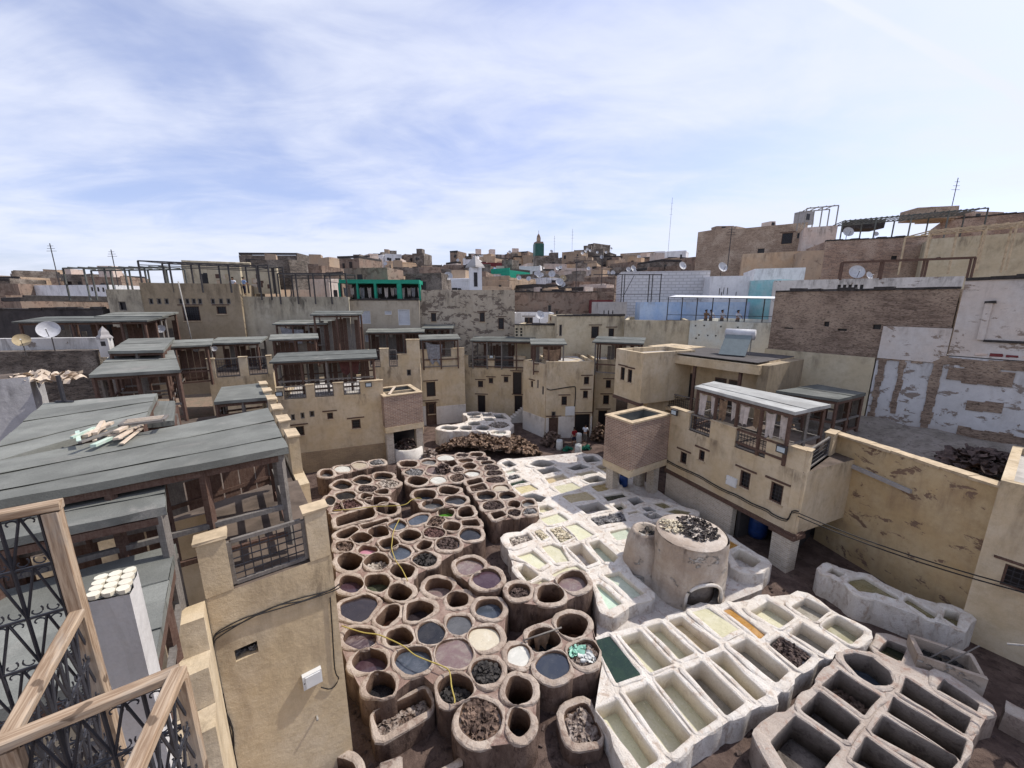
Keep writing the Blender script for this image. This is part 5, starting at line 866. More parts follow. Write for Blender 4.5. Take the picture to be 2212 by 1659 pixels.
def woodmat(name, c1, c2, along=(1, 1, 1), rough=.75):
    b = NB(name)
    g = b.noise(5, 6, .65, (6, 6, .8), b.obj, .4)
    g2 = b.noise(5, 6, .65, (.8, 6, 6), b.obj, .4)
    f = b.math('MULTIPLY', b.math('ADD', g, g2), .5)
    col = b.mix(b.ramp(f, .38, .62), c1, c2)
    col = b.mix(b.ramp(b.noise(3, 5, .7), .5, .7, 0, .5), col, tuple(x * .5 for x in c1))
    MATS[name] = b.done(col, float(rough), f, .35, .01)
woodmat('wood', (.085, .045, .032), (.13, .085, .065))
woodmat('woodgrey', (.14, .125, .11), (.21, .19, .17))
b = NB('woodwarm'); f_ = b.noise(7, 6, .65, (.55, 9, 9), b.obj, .5); col = b.mix(b.ramp(f_, .36, .64), (.24, .16, .10), (.43, .325, .225))
col = b.mix(b.ramp(b.noise(2.5, 5, .7, (.6, 3, 3), b.obj), .5, .68, 0, .6), col, (.30, .27, .23)); col = b.mix(b.ramp(b.noise(6, 2, .5, (1, 2, 2), b.obj), .70, .74, 0, .8), col, (.09, .06, .04))
MATS['woodwarm'] = b.done(col, .75, f_, .4, .004)
woodmat('woodplank', (.50, .40, .30), (.62, .52, .41))
woodmat('woodmint', (.40, .55, .45), (.55, .60, .52))

def feltmat(name, c):
    b = NB(name)
    col = b.mix(b.ramp(b.noise(.9, 6, .65), .35, .7), c, tuple(x * 1.45 for x in c))
    col = b.mix(b.ramp(b.noise(.6, 5, .7, (1, 1, 1), None, .6), .56, .72, 0, .55), col, (.30, .28, .25))
    col = b.mix(b.ramp(b.noise(60, 2, .6), .35, .7, 0, .35), col, tuple(x * .55 for x in c))
    vr = b.ramp(b.rnd, 0, 1, .85, 1.15)
    cc = b.new('ShaderNodeVectorMath'); cc.operation = 'SCALE'; b.ln(col, cc.inputs[0]); b.ln(vr, cc.inputs['Scale'])
    MATS[name] = b.done(cc.outputs[0], .9, b.noise(25, 5, .7), .4, .02)
feltmat('felt', (.155, .158, .14)); feltmat('feltdark', (.10, .104, .094)); feltmat('feltpale', (.32, .32, .30)); feltmat('tarp', (.125, .128, .115))

def adobe(name, c1, c2, c3, bump=.9, sc=(1, 1, 1)):
    b = NB(name)
    col = b.mix(b.ramp(b.noise(1.3, 6, .65, sc), .38, .64), c1, c2)
    col = b.mix(b.ramp(b.noise(3.2, 7, .72, sc, dist=.5), .50, .66, 0, .85), col, c3)
    col = b.mix(b.ramp(b.noise(30, 3, .6), .35, .75, 0, .3), col, tuple(x * .5 for x in c1))
    h = b.math('ADD', b.math('MULTIPLY', b.noise(4, 8, .75), 1.6), b.math('MULTIPLY', b.noise(22, 4, .7), .6))
    MATS[name] = b.done(col, .92, h, bump, .05)
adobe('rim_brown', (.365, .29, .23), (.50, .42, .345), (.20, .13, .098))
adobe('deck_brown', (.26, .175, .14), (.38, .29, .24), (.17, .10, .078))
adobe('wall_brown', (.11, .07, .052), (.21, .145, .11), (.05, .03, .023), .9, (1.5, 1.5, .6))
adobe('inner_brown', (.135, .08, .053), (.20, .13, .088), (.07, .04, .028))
adobe('rim_white', (.67, .605, .52), (.75, .70, .625), (.48, .37, .28), 1.0)
adobe('deck_white', (.66, .595, .51), (.74, .69, .615), (.48, .365, .275), 1.0)
adobe('wall_white', (.58, .53, .47), (.70, .66, .61), (.36, .28, .22), 1.0, (1.3, 1.3, .7))
adobe('inner_white', (.66, .59, .49), (.70, .64, .54), (.54, .46, .37), .5)
adobe('inner_grey', (.42, .40, .37), (.50, .475, .44), (.32, .29, .255), .5)
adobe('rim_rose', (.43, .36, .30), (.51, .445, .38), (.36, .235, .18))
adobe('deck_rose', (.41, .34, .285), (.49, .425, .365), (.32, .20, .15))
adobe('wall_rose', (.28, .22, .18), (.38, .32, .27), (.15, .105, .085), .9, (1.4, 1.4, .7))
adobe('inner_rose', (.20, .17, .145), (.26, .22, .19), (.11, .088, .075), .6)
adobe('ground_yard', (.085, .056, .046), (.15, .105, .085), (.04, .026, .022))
adobe('ground_rubble', (.24, .21, .175), (.33, .29, .25), (.13, .105, .085), 1.0)
adobe('lime_ground', (.55, .50, .45), (.66, .62, .57), (.36, .25, .20), 1.0)
adobe('hill', (.28, .20, .15), (.22, .18, .13), (.14, .12, .08))

def liquid(name, c, c2=None, rough=.12, scum=.35, spec=.5):
    b = NB(name); b.b.inputs['Specular IOR Level'].default_value = spec
    c2 = c2 or tuple(min(1, x * 1.6 + .02) for x in c)
    col = b.mix(b.ramp(b.noise(1.5, 8, .7, dist=1.6), .42, .66, 0, scum), c, c2)
    col = b.mix(b.ramp(b.noise(5, 6, .7, dist=2.), .56, .68, 0, .55), col, tuple(x * .6 for x in c))
    col = b.mix(b.ramp(b.noise(9, 4, .6, dist=1.), .66, .70, 0, .5), col, tuple(min(1, x * 1.5 + .06) for x in c2))
    rg = b.ramp(b.noise(3, 5, .6), .4, .7, rough, min(1, rough + .25))
    MATS[name] = b.done(col, rg, b.noise(6, 3, .5), .06, .01)
LIQ = {'black': ((.014, .014, .016), (.03, .028, .028)), 'bluegrey': ((.045, .055, .07), (.09, .10, .12)), 'slate': ((.03, .036, .05), (.045, .05, .06)), 'grey': ((.085, .085, .085), (.12, .12, .12)),
 'murky': ((.13, .125, .12), (.25, .245, .23)), 'milk': ((.52, .51, .45), (.64, .62, .55)), 'beige': ((.40, .34, .25), (.47, .41, .32)), 'cream': ((.52, .46, .34), (.58, .53, .42)), 'brown': ((.10, .06, .04), (.16, .11, .07)),
 'brownwater': ((.075, .055, .045), (.17, .13, .10)), 'murkygreen': ((.06, .065, .04), (.14, .15, .10)), 'green': ((.07, .20, .025), (.10, .26, .04)), 'pink': ((.46, .21, .26), (.54, .31, .35)), 'purple': ((.055, .03, .038), (.085, .055, .062)),
 'purpleblack': ((.026, .02, .022), (.04, .032, .034)), 'maroon': ((.06, .034, .036), (.21, .17, .16)), 'mauve': ((.17, .115, .11), (.24, .20, .17)), 'rust': ((.15, .065, .035), (.30, .16, .10)), 'orange': ((.34, .17, .035), (.40, .22, .06)),
 'lime_water': ((.50, .52, .44), (.58, .59, .51)), 'sand': ((.45, .35, .20), (.52, .43, .28)), 'sandyellow': ((.50, .42, .22), (.55, .48, .29)), 'pale': ((.50, .47, .31), (.56, .53, .39)), 'paleyellow': ((.55, .53, .35), (.60, .585, .43)),
 'palegreen': ((.44, .48, .37), (.50, .54, .43)), 'mint': ((.44, .55, .42), (.5, .6, .48)), 'tan': ((.36, .28, .14), (.42, .34, .2)), 'ochre': ((.28, .20, .075), (.36, .27, .13)), 'olive': ((.17, .145, .07), (.24, .20, .11)), 'olivepale': ((.27, .25, .155), (.33, .31, .21)),
 'drab': ((.24, .215, .17), (.30, .27, .22)), 'blackgreen': ((.018, .022, .012), (.03, .034, .018)), 'deepgreen': ((.009, .024, .012), (.016, .036, .016))}
for k, (a, b_) in LIQ.items(): liquid('liq_' + k, a, b_, .06 if sum(a) < .3 else .22, .9)
HID = {'hides_grey': ((.13, .12, .115), (.30, .29, .28)), 'hides_dark': ((.045, .03, .026), (.13, .09, .075)), 'hides_black': ((.02, .018, .017), (.07, .062, .055)), 'hides_red': ((.06, .03, .026), (.18, .10, .085)), 'hides_brown': ((.065, .042, .032), (.22, .15, .11)),
 'hides_pale': ((.20, .16, .13), (.62, .55, .46)), 'skins_white': ((.50, .43, .30), (.68, .61, .46)), 'rubbish': ((.12, .08, .06), (.42, .36, .31)), 'pile': ((.07, .043, .028), (.34, .225, .15)), 'pileblack': ((.018, .014, .013), (.06, .045, .04))}
for k, (a, c_) in HID.items():
    b = NB(k); col = b.mix(b.ramp(b.noise(3.2, 5, .7), .38, .66), a, c_)
    MATS[k] = b.done(b.mix(b.ramp(b.noise(11, 3, .6), .45, .65, 0, .6), col, a), .72, b.noise(14, 5, .7), .5, .03)
M = MATS

# ------------------------------------------------------------ mesh helpers
class MB:
    def __init__(s): s.v = []; s.f = []; s.mi = []; s.mats = []
    def mid(s, m):
        if m not in s.mats: s.mats.append(m)
        return s.mats.index(m)
    def face(s, pts, m):
        i = len(s.v); s.v += [tuple(p) for p in pts]; s.f.append(tuple(range(i, i + len(pts)))); s.mi.append(s.mid(m))
    def box(s, x0, x1, y0, y1, z0, z1, m, j=0.):
        jj = lambda: random.uniform(-j, j) if j else 0
        p = [(x + jj(), y + jj(), z + jj()) for z in (z0, z1) for y in (y0, y1) for x in (x0, x1)]
        i = len(s.v); s.v += p; k = s.mid(m)
        for f in ((0, 2, 3, 1), (4, 5, 7, 6), (0, 1, 5, 4), (1, 3, 7, 5), (3, 2, 6, 7), (2, 0, 4, 6)): s.f.append(tuple(i + q for q in f)); s.mi.append(k)
    def bar(s, p, q, w, m, h=None, up=(0, 0, 1)):
        p = Vector(p); q = Vector(q); d = q - p
        if d.length < 1e-6: return
        d.normalize(); u = Vector(up)
        if abs(d.dot(u)) > .95: u = Vector((1, 0, 0)) if abs(d.x) < .9 else Vector((0, 1, 0))
        a = d.cross(u).normalized(); b = a.cross(d).normalized(); h = h or w
        i = len(s.v); k = s.mid(m)
        for c in (p, q):
            for x, y in ((-1, -1), (1, -1), (1, 1), (-1, 1)): s.v.append(tuple(c + a * x * w / 2 + b * y * h / 2))
        for f in ((0, 1, 2, 3), (7, 6, 5, 4), (0, 4, 5, 1), (1, 5, 6, 2), (2, 6, 7, 3), (3, 7, 4, 0)): s.f.append(tuple(i + x for x in f)); s.mi.append(k)
    def tube(s, pts, r, m, n=6, close=False):
        pts = [Vector(p) for p in pts]; k = s.mid(m); i0 = len(s.v)
        for j, p in enumerate(pts):
            d = (pts[min(j + 1, len(pts) - 1)] - pts[max(j - 1, 0)])
            d = d.normalized() if d.length > 1e-9 else Vector((0, 0, 1))
            u = Vector((0, 0, 1)) if abs(d.z) < .9 else Vector((1, 0, 0))
            a = d.cross(u).normalized(); b = a.cross(d); rr = r[j] if isinstance(r, (list, tuple)) else r
            for q in range(n): t = 2 * math.pi * q / n; s.v.append(tuple(p + a * math.cos(t) * rr + b * math.sin(t) * rr))
        for j in range(len(pts) - 1):
            for q in range(n):
                a0 = i0 + j * n + q; a1 = i0 + j * n + (q + 1) % n; s.f.append((a0, a1, a1 + n, a0 + n)); s.mi.append(k)
        s.f.append(tuple(i0 + q for q in range(n))[::-1]); s.mi.append(k)
        e = i0 + (len(pts) - 1) * n; s.f.append(tuple(e + q for q in range(n))); s.mi.append(k)
    def lathe(s, prof, m, n=16, c=(0, 0, 0)):
        k = s.mid(m); i0 = len(s.v)
        for r, z in prof:
            for q in range(n): t = 2 * math.pi * q / n; s.v.append((c[0] + r * math.cos(t), c[1] + r * math.sin(t), c[2] + z))
        for j in range(len(prof) - 1):
            for q in range(n):
                a = i0 + j * n + q; b = i0 + j * n + (q + 1) % n; s.f.append((a, b, b + n, a + n)); s.mi.append(k)
    def mesh(s, name, smooth=False):
        me = bpy.data.meshes.new(name); me.from_pydata(s.v, [], s.f); me.update()
        for m in s.mats: me.materials.append(M[m])
        if len(s.mats) > 1: me.polygons.foreach_set('material_index', s.mi)
        if smooth: me.polygons.foreach_set('use_smooth', [True] * len(me.polygons))
        return me
    def build(s, name, parent=None, smooth=False): return put(name, s.mesh(name, smooth), parent)
def put(name, me, parent=None, loc=None, rz=None):
    o = bpy.data.objects.new(name, me); COL.objects.link(o); o.parent = parent
    if loc is not None: o.location = loc
    if rz is not None: o.rotation_euler = (0, 0, rz)
    return o
def tag(o, label=None, cat=None, group=None, kind=None):
    for k, v in (('label', label), ('category', cat), ('group', group), ('kind', kind)):
        if v: o[k] = v
    return o
def empty(name, loc, rz=0, **kw):
    o = bpy.data.objects.new(name, None); COL.objects.link(o); o.location = loc; o.rotation_euler = (0, 0, rz); o.empty_display_size = .2
    return tag(o, **kw)
def jit(a): return random.uniform(-a, a)
ORD = ['', 'second ', 'third ', 'fourth ', 'fifth ', 'sixth ', 'seventh ', 'eighth ', 'ninth ', 'tenth ', 'eleventh ', 'twelfth ', 'thirteenth ', 'fourteenth ', 'fifteenth ', 'sixteenth ', 'seventeenth ', 'eighteenth ', 'nineteenth ', 'twentieth ']
ORD += ['twenty-' + o for o in ('first ', 'second ', 'third ', 'fourth ', 'fifth ', 'sixth ', 'seventh ', 'eighth ', 'ninth ')] + ['thirtieth '] + ['thirty-' + o for o in ('first ', 'second ', 'third ', 'fourth ', 'fifth ', 'sixth ', 'seventh ', 'eighth ', 'ninth ')] + ['fortieth ']

# ------------------------------------------------------------ ground and hillside
def ground():
    b = MB()
    xs = [-3000, -600, -200] + [x for x in range(-120, 125, 6)] + [200, 600, 3000]
    ys = [-600, -200, -60] + [y for y in range(-30, 60, 6)] + [60, 80, 100, 130, 160, 200, 260, 400, 900, 3000]
    def hz(x, y):
        if y < 48 and abs(x) < 30: return -.02
        r = max(0, y - 46) * .15 + max(0, abs(x) - 30) * .08
        return -.02 + min(r, 21 + 3 * math.sin(x * .02)) * (1 if y > -20 else .4)
    n = len(xs)
    for y in ys:
        for x in xs: b.v.append((x, y, hz(x, y)))
    k = b.mid('hill')
    for j in range(len(ys) - 1):
        for i in range(n - 1): b.f.append((j * n + i, j * n + i + 1, (j + 1) * n + i + 1, (j + 1) * n + i)); b.mi.append(k)
    tag(b.build('ground', None, True), kind='structure')
ground()
b = MB(); n = 40
for j in range(n + 1):
    for i in range(n + 1): b.v.append((-19 + i * .95, 4 + j * 1.02, .03 + jit(.02)))
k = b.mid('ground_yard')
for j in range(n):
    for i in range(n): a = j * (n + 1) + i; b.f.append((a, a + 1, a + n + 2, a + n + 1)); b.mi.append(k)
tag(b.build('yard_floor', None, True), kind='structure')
b = MB()
P4 = [(17.3, 19.6), (18.6, 13.2), (30.4, 15.6), (23.8, 24.9), (20, 29.6)]
for j in range(14):
    for i in range(14):
        u, v = i / 13, j / 13
        lo = Vector(P4[0]).lerp(Vector(P4[1]), u); hi = Vector(P4[4]).lerp(Vector(P4[2]), u); p = lo.lerp(hi, v)
        b.v.append((p.x, p.y, 4.6 + .9 * v + jit(.16) + .5 * max(0, 1 - abs(u - .6) * 4) * max(0, 1 - abs(v - .3) * 3)))
k = b.mid('ground_rubble')
for j in range(13):
    for i in range(13): a = j * 14 + i; b.f.append((a, a + 1, a + 15, a + 14)); b.mi.append(k)
tag(b.build('rubble_ground', None, True), kind='structure')

b = MB(); lf = [Vector(p) for p in MISC['limefloor']]; rv_, re_, rf_, *_ = delaunay_2d_cdt(lf + [Vector((x * .8 + jit(.2), y * .8 + jit(.2))) for x in range(0, 20) for y in range(12, 38)], [(i, (i + 1) % len(lf)) for i in range(len(lf))], [], 0, 1e-4)
def _in(x, y):
    c = False; j = len(lf) - 1
    for i in range(len(lf)):
        if (lf[i].y > y) != (lf[j].y > y) and x < (lf[j].x - lf[i].x) * (y - lf[i].y) / (lf[j].y - lf[i].y + 1e-12) + lf[i].x: c = not c
        j = i
    return c
b.v = [(q.x, q.y, .40 + jit(.035)) for q in rv_]; k = b.mid('lime_ground')
for f in rf_:
    c = sum((rv_[i] for i in f), Vector((0, 0))) / 3
    if _in(c.x, c.y): b.f.append(tuple(f)); b.mi.append(k)
for i in range(len(lf)): p_, q_ = lf[i], lf[(i + 1) % len(lf)]; b.face([(p_.x, p_.y, .42), (q_.x, q_.y, .42), (q_.x, q_.y, 0), (p_.x, p_.y, 0)], 'wall_white')
tag(b.build('lime_paving', None), kind='structure')

# ------------------------------------------------------------ buildings
_grille = {}
def grille_mesh(w, h, m, kind):
    key = (round(w, 1), round(h, 1), m, kind)
    if key not in _grille:
        b = MB(); st = .17 if kind != 'coarse' else .3
        nx = max(2, round(w / st)); nz = max(2, round(h / (st * 1.15))); t = .022 if kind != 'coarse' else .05
        for i in range(1, nx): x = -w / 2 + w * i / nx; b.bar((x, 0, -h / 2), (x, 0, h / 2), t, m)
        for i in range(1, nz): z = -h / 2 + h * i / nz; b.bar((-w / 2, -.012, z), (w / 2, -.012, z), t, m)
        _grille[key] = b.mesh('grille')
    return _grille[key]
_wf = {}
def window(parent, s, z, w, h, t, depth):
    if t in ('h', 'hole'):
        b = MB(); b.box(-w / 2, w / 2, depth, depth + .03, -h / 2, h / 2, 'pane'); o = b.build('recess', parent); o.location = (s, 0, z)
        if t == 'hole':
            g = sheet_heap([(-w / 2, .1), (w / 2, .1), (w / 2, .25), (-w / 2, .25)], -h / 2, 14, 'hides_grey', .16, .1); q = g.build('rags', parent, True); q.location = (s, 0, z)
        return
    fm = {'g': 'wood', 's': 'woodgrey', 'd': 'wood', 'w': 'wood', 'b': 'woodgrey', 'wh': 'whitebar', 'rd': 'dishrust'}[t]
    key = (w, h, t)
    if key not in _wf:
        b = MB(); f = .07
        for x in (-w / 2 + f / 2, w / 2 - f / 2): b.box(x - f / 2, x + f / 2, .04, .12, -h / 2, h / 2, fm)
        b.box(-w / 2 + f, w / 2 - f, .045, .115, h / 2 - f, h / 2, fm); b.box(-w / 2 + f, w / 2 - f, .045, .115, -h / 2, -h / 2 + f, fm)
        b2 = MB(); b2.box(-w / 2 + .01, w / 2 - .01, depth - .04, depth - .01, -h / 2 + .01, h / 2 - .01, 'glasswhite' if t == 'wh' else 'redwash' if t == 'rd' else 'wood' if t == 'w' else 'pane')
        b3 = MB(); b3.box(-w / 2 - .3, w / 2 + .3, -.05, .06, h / 2 + .10, h / 2 + .19, 'wood', .01)
        b4 = MB(); b4.box(-w / 2 - .08, w / 2 + .08, -.06, .1, -h / 2 - .07, -h / 2 + .005, 'coping', .006)
        _wf[key] = [q.mesh(nm) for q, nm in ((b, 'window'), (b2, 'pane'), (b3, 'lintel'), (b4, 'sill'))]
    ms = _wf[key]; nm = 'door' if t in ('d', 'w') and h > 1.9 else 'window'
    o = put(nm, ms[0], parent, (s, 0, z)); put('pane', ms[1], o)
    if t in ('g', 'wh', 'b', 'rd'): put('grille', grille_mesh(w - .1, h - .1, 'whitebar' if t == 'wh' else 'dishrust' if t == 'rd' else 'iron' if t == 'g' else 'woodgrey', 'fine'), o, (0, .07, 0))
    if t in ('g', 'd', 'w') and w < 2: put('lintel', ms[2], o)
    if t in ('g', 'b') and h < 1.9: put('sill', ms[3], o)

def sheet_heap(poly, z, n, m, size=.3, h=.15, dome=0.):
    """crumpled hide sheets scattered over a polygon"""
    b = MB(); k = b.mid(m)
    xs = [p[0] for p in poly]; ys = [p[1] for p in poly]; cx = sum(xs) / len(xs); cy = sum(ys) / len(ys)
    def inside(x, y):
        c = False; j = len(poly) - 1
        for i in range(len(poly)):
            xi, yi = poly[i]; xj, yj = poly[j]
            if (yi > y) != (yj > y) and x < (xj - xi) * (y - yi) / (yj - yi + 1e-12) + xi: c = not c
            j = i
        return c
    rad = max(math.hypot(x - cx, y - cy) for x, y in poly)
    done = 0; tries = 0
    while done < n and tries < n * 12:
        tries += 1
        x = random.uniform(min(xs), max(xs)); y = random.uniform(min(ys), max(ys))
        if not inside(x, y): continue
        rr = math.hypot(x - cx, y - cy) / rad
        zz = z + random.uniform(0, h) + dome * max(0, 1 - rr ** 1.6)
        s = size * random.uniform(.55, 1.25); rot = Matrix.Rotation(random.uniform(0, 6.3), 3, 'Z') @ Matrix.Rotation(random.gauss(0, .38), 3, 'X') @ Matrix.Rotation(random.gauss(0, .3), 3, 'Y')
        i0 = len(b.v); bend = random.uniform(-.5, .5); c2 = random.uniform(-.3, .3)
        for j in range(4):
            for i in range(4):
                u, v = i / 3 - .5, j / 3 - .5
                wx = 1 - .5 * abs(v) * random.uniform(.6, 1.2)
                q = rot @ Vector((u * s * wx * .75, v * s, s * (bend * (u * u - .1) * 2.5 + c2 * math.sin(v * 7) * .5 + jit(.035))))
                b.v.append((x + q.x, y + q.y, zz + q.z))
        for j in range(3):
            for i in range(3): a = i0 + j * 4 + i; b.f.append((a, a + 1, a + 5, a + 4)); b.mi.append(k)
        done += 1
    return b

def building(d):
    A, B_ = Vector(d['a']), Vector(d['b']); L = (B_ - A).length; rz = math.atan2(B_.y - A.y, B_.x - A.x)
    z0, z1, D, m, par = d['z0'], d['z1'], d['d'], d['m'], d['p']
    root = empty(d['n'], (A.x, A.y, z0), rz, label=d['l'], cat=d['c'])
    H = z1 - z0; rec = min(.22, D * .4)
    wins = [(s, z - z0, w, h, t) for s, z, w, h, t in d['w'] if .05 < s - w / 2 and s + w / 2 < L - .05 and z - z0 + h / 2 < H - .03]
    wins = [(s, max(z, h / 2 + .01), w, h, t) for s, z, w, h, t in wins]
    b = MB()
    xs = sorted({0, L} | {q for s, z, w, h, t in wins for q in (s - w / 2, s + w / 2)} | {L * i / max(1, round(L / 1.2)) for i in range(round(L / 1.2) + 1)})
    zs = sorted({0, H} | {q for s, z, w, h, t in wins for q in (z - h / 2, z + h / 2)} | {H * i / max(1, round(H / 1.2)) for i in range(round(H / 1.2) + 1)})
    def clean(a):
        r = [a[0]]
        for q in a[1:]:
            if q - r[-1] > 1e-4: r.append(q)
        return r
    xs, zs = clean(xs), clean(zs)
    for i in range(len(xs) - 1):
        for j in range(len(zs) - 1):
            cx, cz = (xs[i] + xs[i + 1]) / 2, (zs[j] + zs[j + 1]) / 2
            if any(abs(cx - s) < w / 2 and abs(cz - z) < h / 2 for s, z, w, h, t in wins): continue
            b.face([(xs[i], 0, zs[j]), (xs[i + 1], 0, zs[j]), (xs[i + 1], 0, zs[j + 1]), (xs[i], 0, zs[j + 1])], m)
    for s, z, w, h, t in wins:
        x0, x1, a, c = s - w / 2, s + w / 2, z - h / 2, z + h / 2
        b.face([(x0, 0, a), (x0, rec, a), (x1, rec, a), (x1, 0, a)][::-1], m); b.face([(x0, 0, c), (x0, rec, c), (x1, rec, c), (x1, 0, c)], m)
        b.face([(x0, 0, a), (x0, 0, c), (x0, rec, c), (x0, rec, a)][::-1], m); b.face([(x1, 0, a), (x1, 0, c), (x1, rec, c), (x1, rec, a)], m)
    b.face([(L, 0, 0), (L, D, 0), (L, D, H), (L, 0, H)], m); b.face([(0, D, 0), (0, 0, 0), (0, 0, H), (0, D, H)], m); b.face([(L, D, 0), (0, D, 0), (0, D, H), (L, D, H)], m)
    b.face([(0, 0, 0), (0, D, 0), (L, D, 0), (L, 0, 0)], m)
    pw = .28
    if par > .08 and D > 1.5 and L > 1.2:
        ring_o = [(0, 0), (L, 0), (L, D), (0, D)]; ring_i = [(pw, pw), (L - pw, pw), (L - pw, D - pw), (pw, D - pw)]
        for i in range(4):
            o0, o1, i0, i1 = ring_o[i], ring_o[(i + 1) % 4], ring_i[i], ring_i[(i + 1) % 4]
            b.face([(*o0, H), (*o1, H), (*i1, H), (*i0, H)], m); b.face([(*i0, H), (*i1, H), (*i1, H - par), (*i0, H - par)], m)
        r = MB(); r.face([(*p, H - par) for p in ring_i], 'roofdark' if m in ('earth', 'earthpale', 'sooty', 'stained', 'rubble', 'brickorange', 'drab', 'crumble', 'greyplaster') else 'rooflime'); r.build('roof', root)
    else: b.face([(0, 0, H), (L, 0, H), (L, D, H), (0, D, H)], m if D < 2 else 'terracefloor')
    b.build('wall', root)
    for s, z, w, h, t in wins: window(root, s, z, w, h, t, rec)
    t = d['t']
    if t in ('coping', 'darkcoping'):
        c = MB(); nseg = max(1, round(L / .9))
        for i in range(nseg): hgt = .1 + (random.uniform(0, .16) if t == 'darkcoping' else .02); c.box(L * i / nseg, L * (i + 1) / nseg, -.07 + jit(.02), min(D, .5) + .05, H + .002, H + hgt, t, .02)
        c.build('coping', root)
    if t in ('brickbase', 'limebase'):
        hb = 1.7 if t == 'brickbase' else 2.1; last = 0
        doors = sorted((s - w / 2 - .02, s + w / 2 + .02) for s, z, w, h, tt in wins if z - h / 2 < hb)
        for a, e in doors + [(L, L)]:
            if a - last > .05: c = MB(); c.box(last, a, -.06, .02, 0, hb + jit(.12), 'brickochre' if t == 'brickbase' else 'limewall', .02); c.build('plinth', root)
            last = max(last, e)
    if t in ('woodbeam', 'woodsill'):
        c = MB(); c.box(-.05, L + .05, -.08, .25, -.18, .06, 'wood', .01); c.build('beam', root)
    for s0, s1, h, tp in d['q']:
        if tp == 'p':
            c = MB(); c.box(s0, s1, -.012, .32, H + .001, H + h - .06, m, .012); c.box(s0 - .04, s1 + .04, -.06, .37, H + h - .06, H + h, 'coping', .015); c.build('parapet_pillar', root)
        else:
            f = MB(); zz = H + .05
            f.bar((s0 + .04, .12, zz), (s0 + .04, .12, H + h), .08, 'woodgrey'); f.bar((s1 - .04, .12, zz), (s1 - .04, .12, H + h), .08, 'woodgrey')
            f.bar((s0 + .08, .12, H + h), (s1 - .08, .12, H + h), .08, 'woodgrey'); f.bar((s0 + .08, .12, zz + .02), (s1 - .08, .12, zz + .02), .08, 'woodgrey')
            o = f.build('railing', root); w = s1 - s0 - .16
            put('grille', grille_mesh(w, h - .15, 'iron', 'fine'), o, ((s0 + s1) / 2, .12, H + h / 2 + .02))
    return root
ROOT = {}
for d in BUILDINGS: ROOT[d['n']] = building(d)

rr_ = ROOT['upper_ruin_wall']
for x0, w in ((1.2, 2.2), (4.6, 2.2), (8.4, 2.2)):
    b = MB(); b.box(x0, x0 + w, -.14, -.002, .9, 1.02, 'darkcoping', .02); b.build('broken_sill', rr_)
    for x in (x0 - .25, x0 + w): b = MB(); b.box(x, x + .25, -.12, -.002, 1.0, 3.0, 'peelbeige', .02); b.build('niche_jamb', rr_); b = MB(); b.box(x - .05, x + .35, -.2, -.002, 3.0, 3.12, 'darkcoping', .03); b.build('lintel_stub', rr_)
for i in range(9): b = MB(); b.box(1 + i * .55, 1.5 + i * .55 + jit(.1), -.03, -.001, .12 + jit(.05), .28 + jit(.06), 'redwash' if i % 3 else 'pinkplaster', .03); b.build('painted_patch', rr_)
rr_ = ROOT['peeling_wall']
for x0, w, z0, z1 in ((.15, .3, 0, 5.4), (1.1, .28, 1.6, 5.3), (2.55, .42, .2, 5.4), (.1, 11, 5.0, 5.45), (3.2, 2.4, 4.1, 4.95), (4.2, 1.3, 2.6, 3.1), (4.1, 3.0, .9, 1.5)):
    b = MB(); n_ = max(1, int((z1 - z0) / .35)) if z1 - z0 > w else max(1, int(w / .5))
    for i in range(n_):
        if z1 - z0 > w: b.box(x0 + jit(.05), x0 + w + jit(.06), -.05, -.001, z0 + (z1 - z0) * i / n_, z0 + (z1 - z0) * (i + 1) / n_, 'rubble', .012)
        else: b.box(x0 + w * i / n_, x0 + w * (i + 1) / n_, -.05, -.001, z0 + jit(.08), z1 + jit(.08), 'rubble', .012)
    b.build('bare_brick_strip', rr_)

# ------------------------------------------------------------ drying sheds and felt roofs
def wood_posts(root, corners, z0, ztop, step=2.2, wm='wood', rails=(.35, 1.0), wall=None):
    n = len(corners)
    for i in range(n):
        a, c = Vector(corners[i]), Vector(corners[(i + 1) % n]); L = (c - a).length; k = max(1, round(L / step))
        za, zc_ = ztop[i], ztop[(i + 1) % n]
        for j in range(k):
            p = a.lerp(c, j / k); q = MB(); q.bar((p.x, p.y, z0), (p.x, p.y, za + (zc_ - za) * j / k), .13, random.choice((wm, wm, 'woodgrey'))); q.build('post', root)
        for h in rails:
            q = MB(); q.bar((a.x, a.y, z0 + h), (c.x, c.y, z0 + h + jit(.04)), .09, random.choice((wm, 'woodgrey')), .11); q.build('rail', root)
        q = MB(); q.bar((a.x, a.y, za - .1), (c.x, c.y, zc_ - .1), .1, wm, .14); q.build('rail', root)
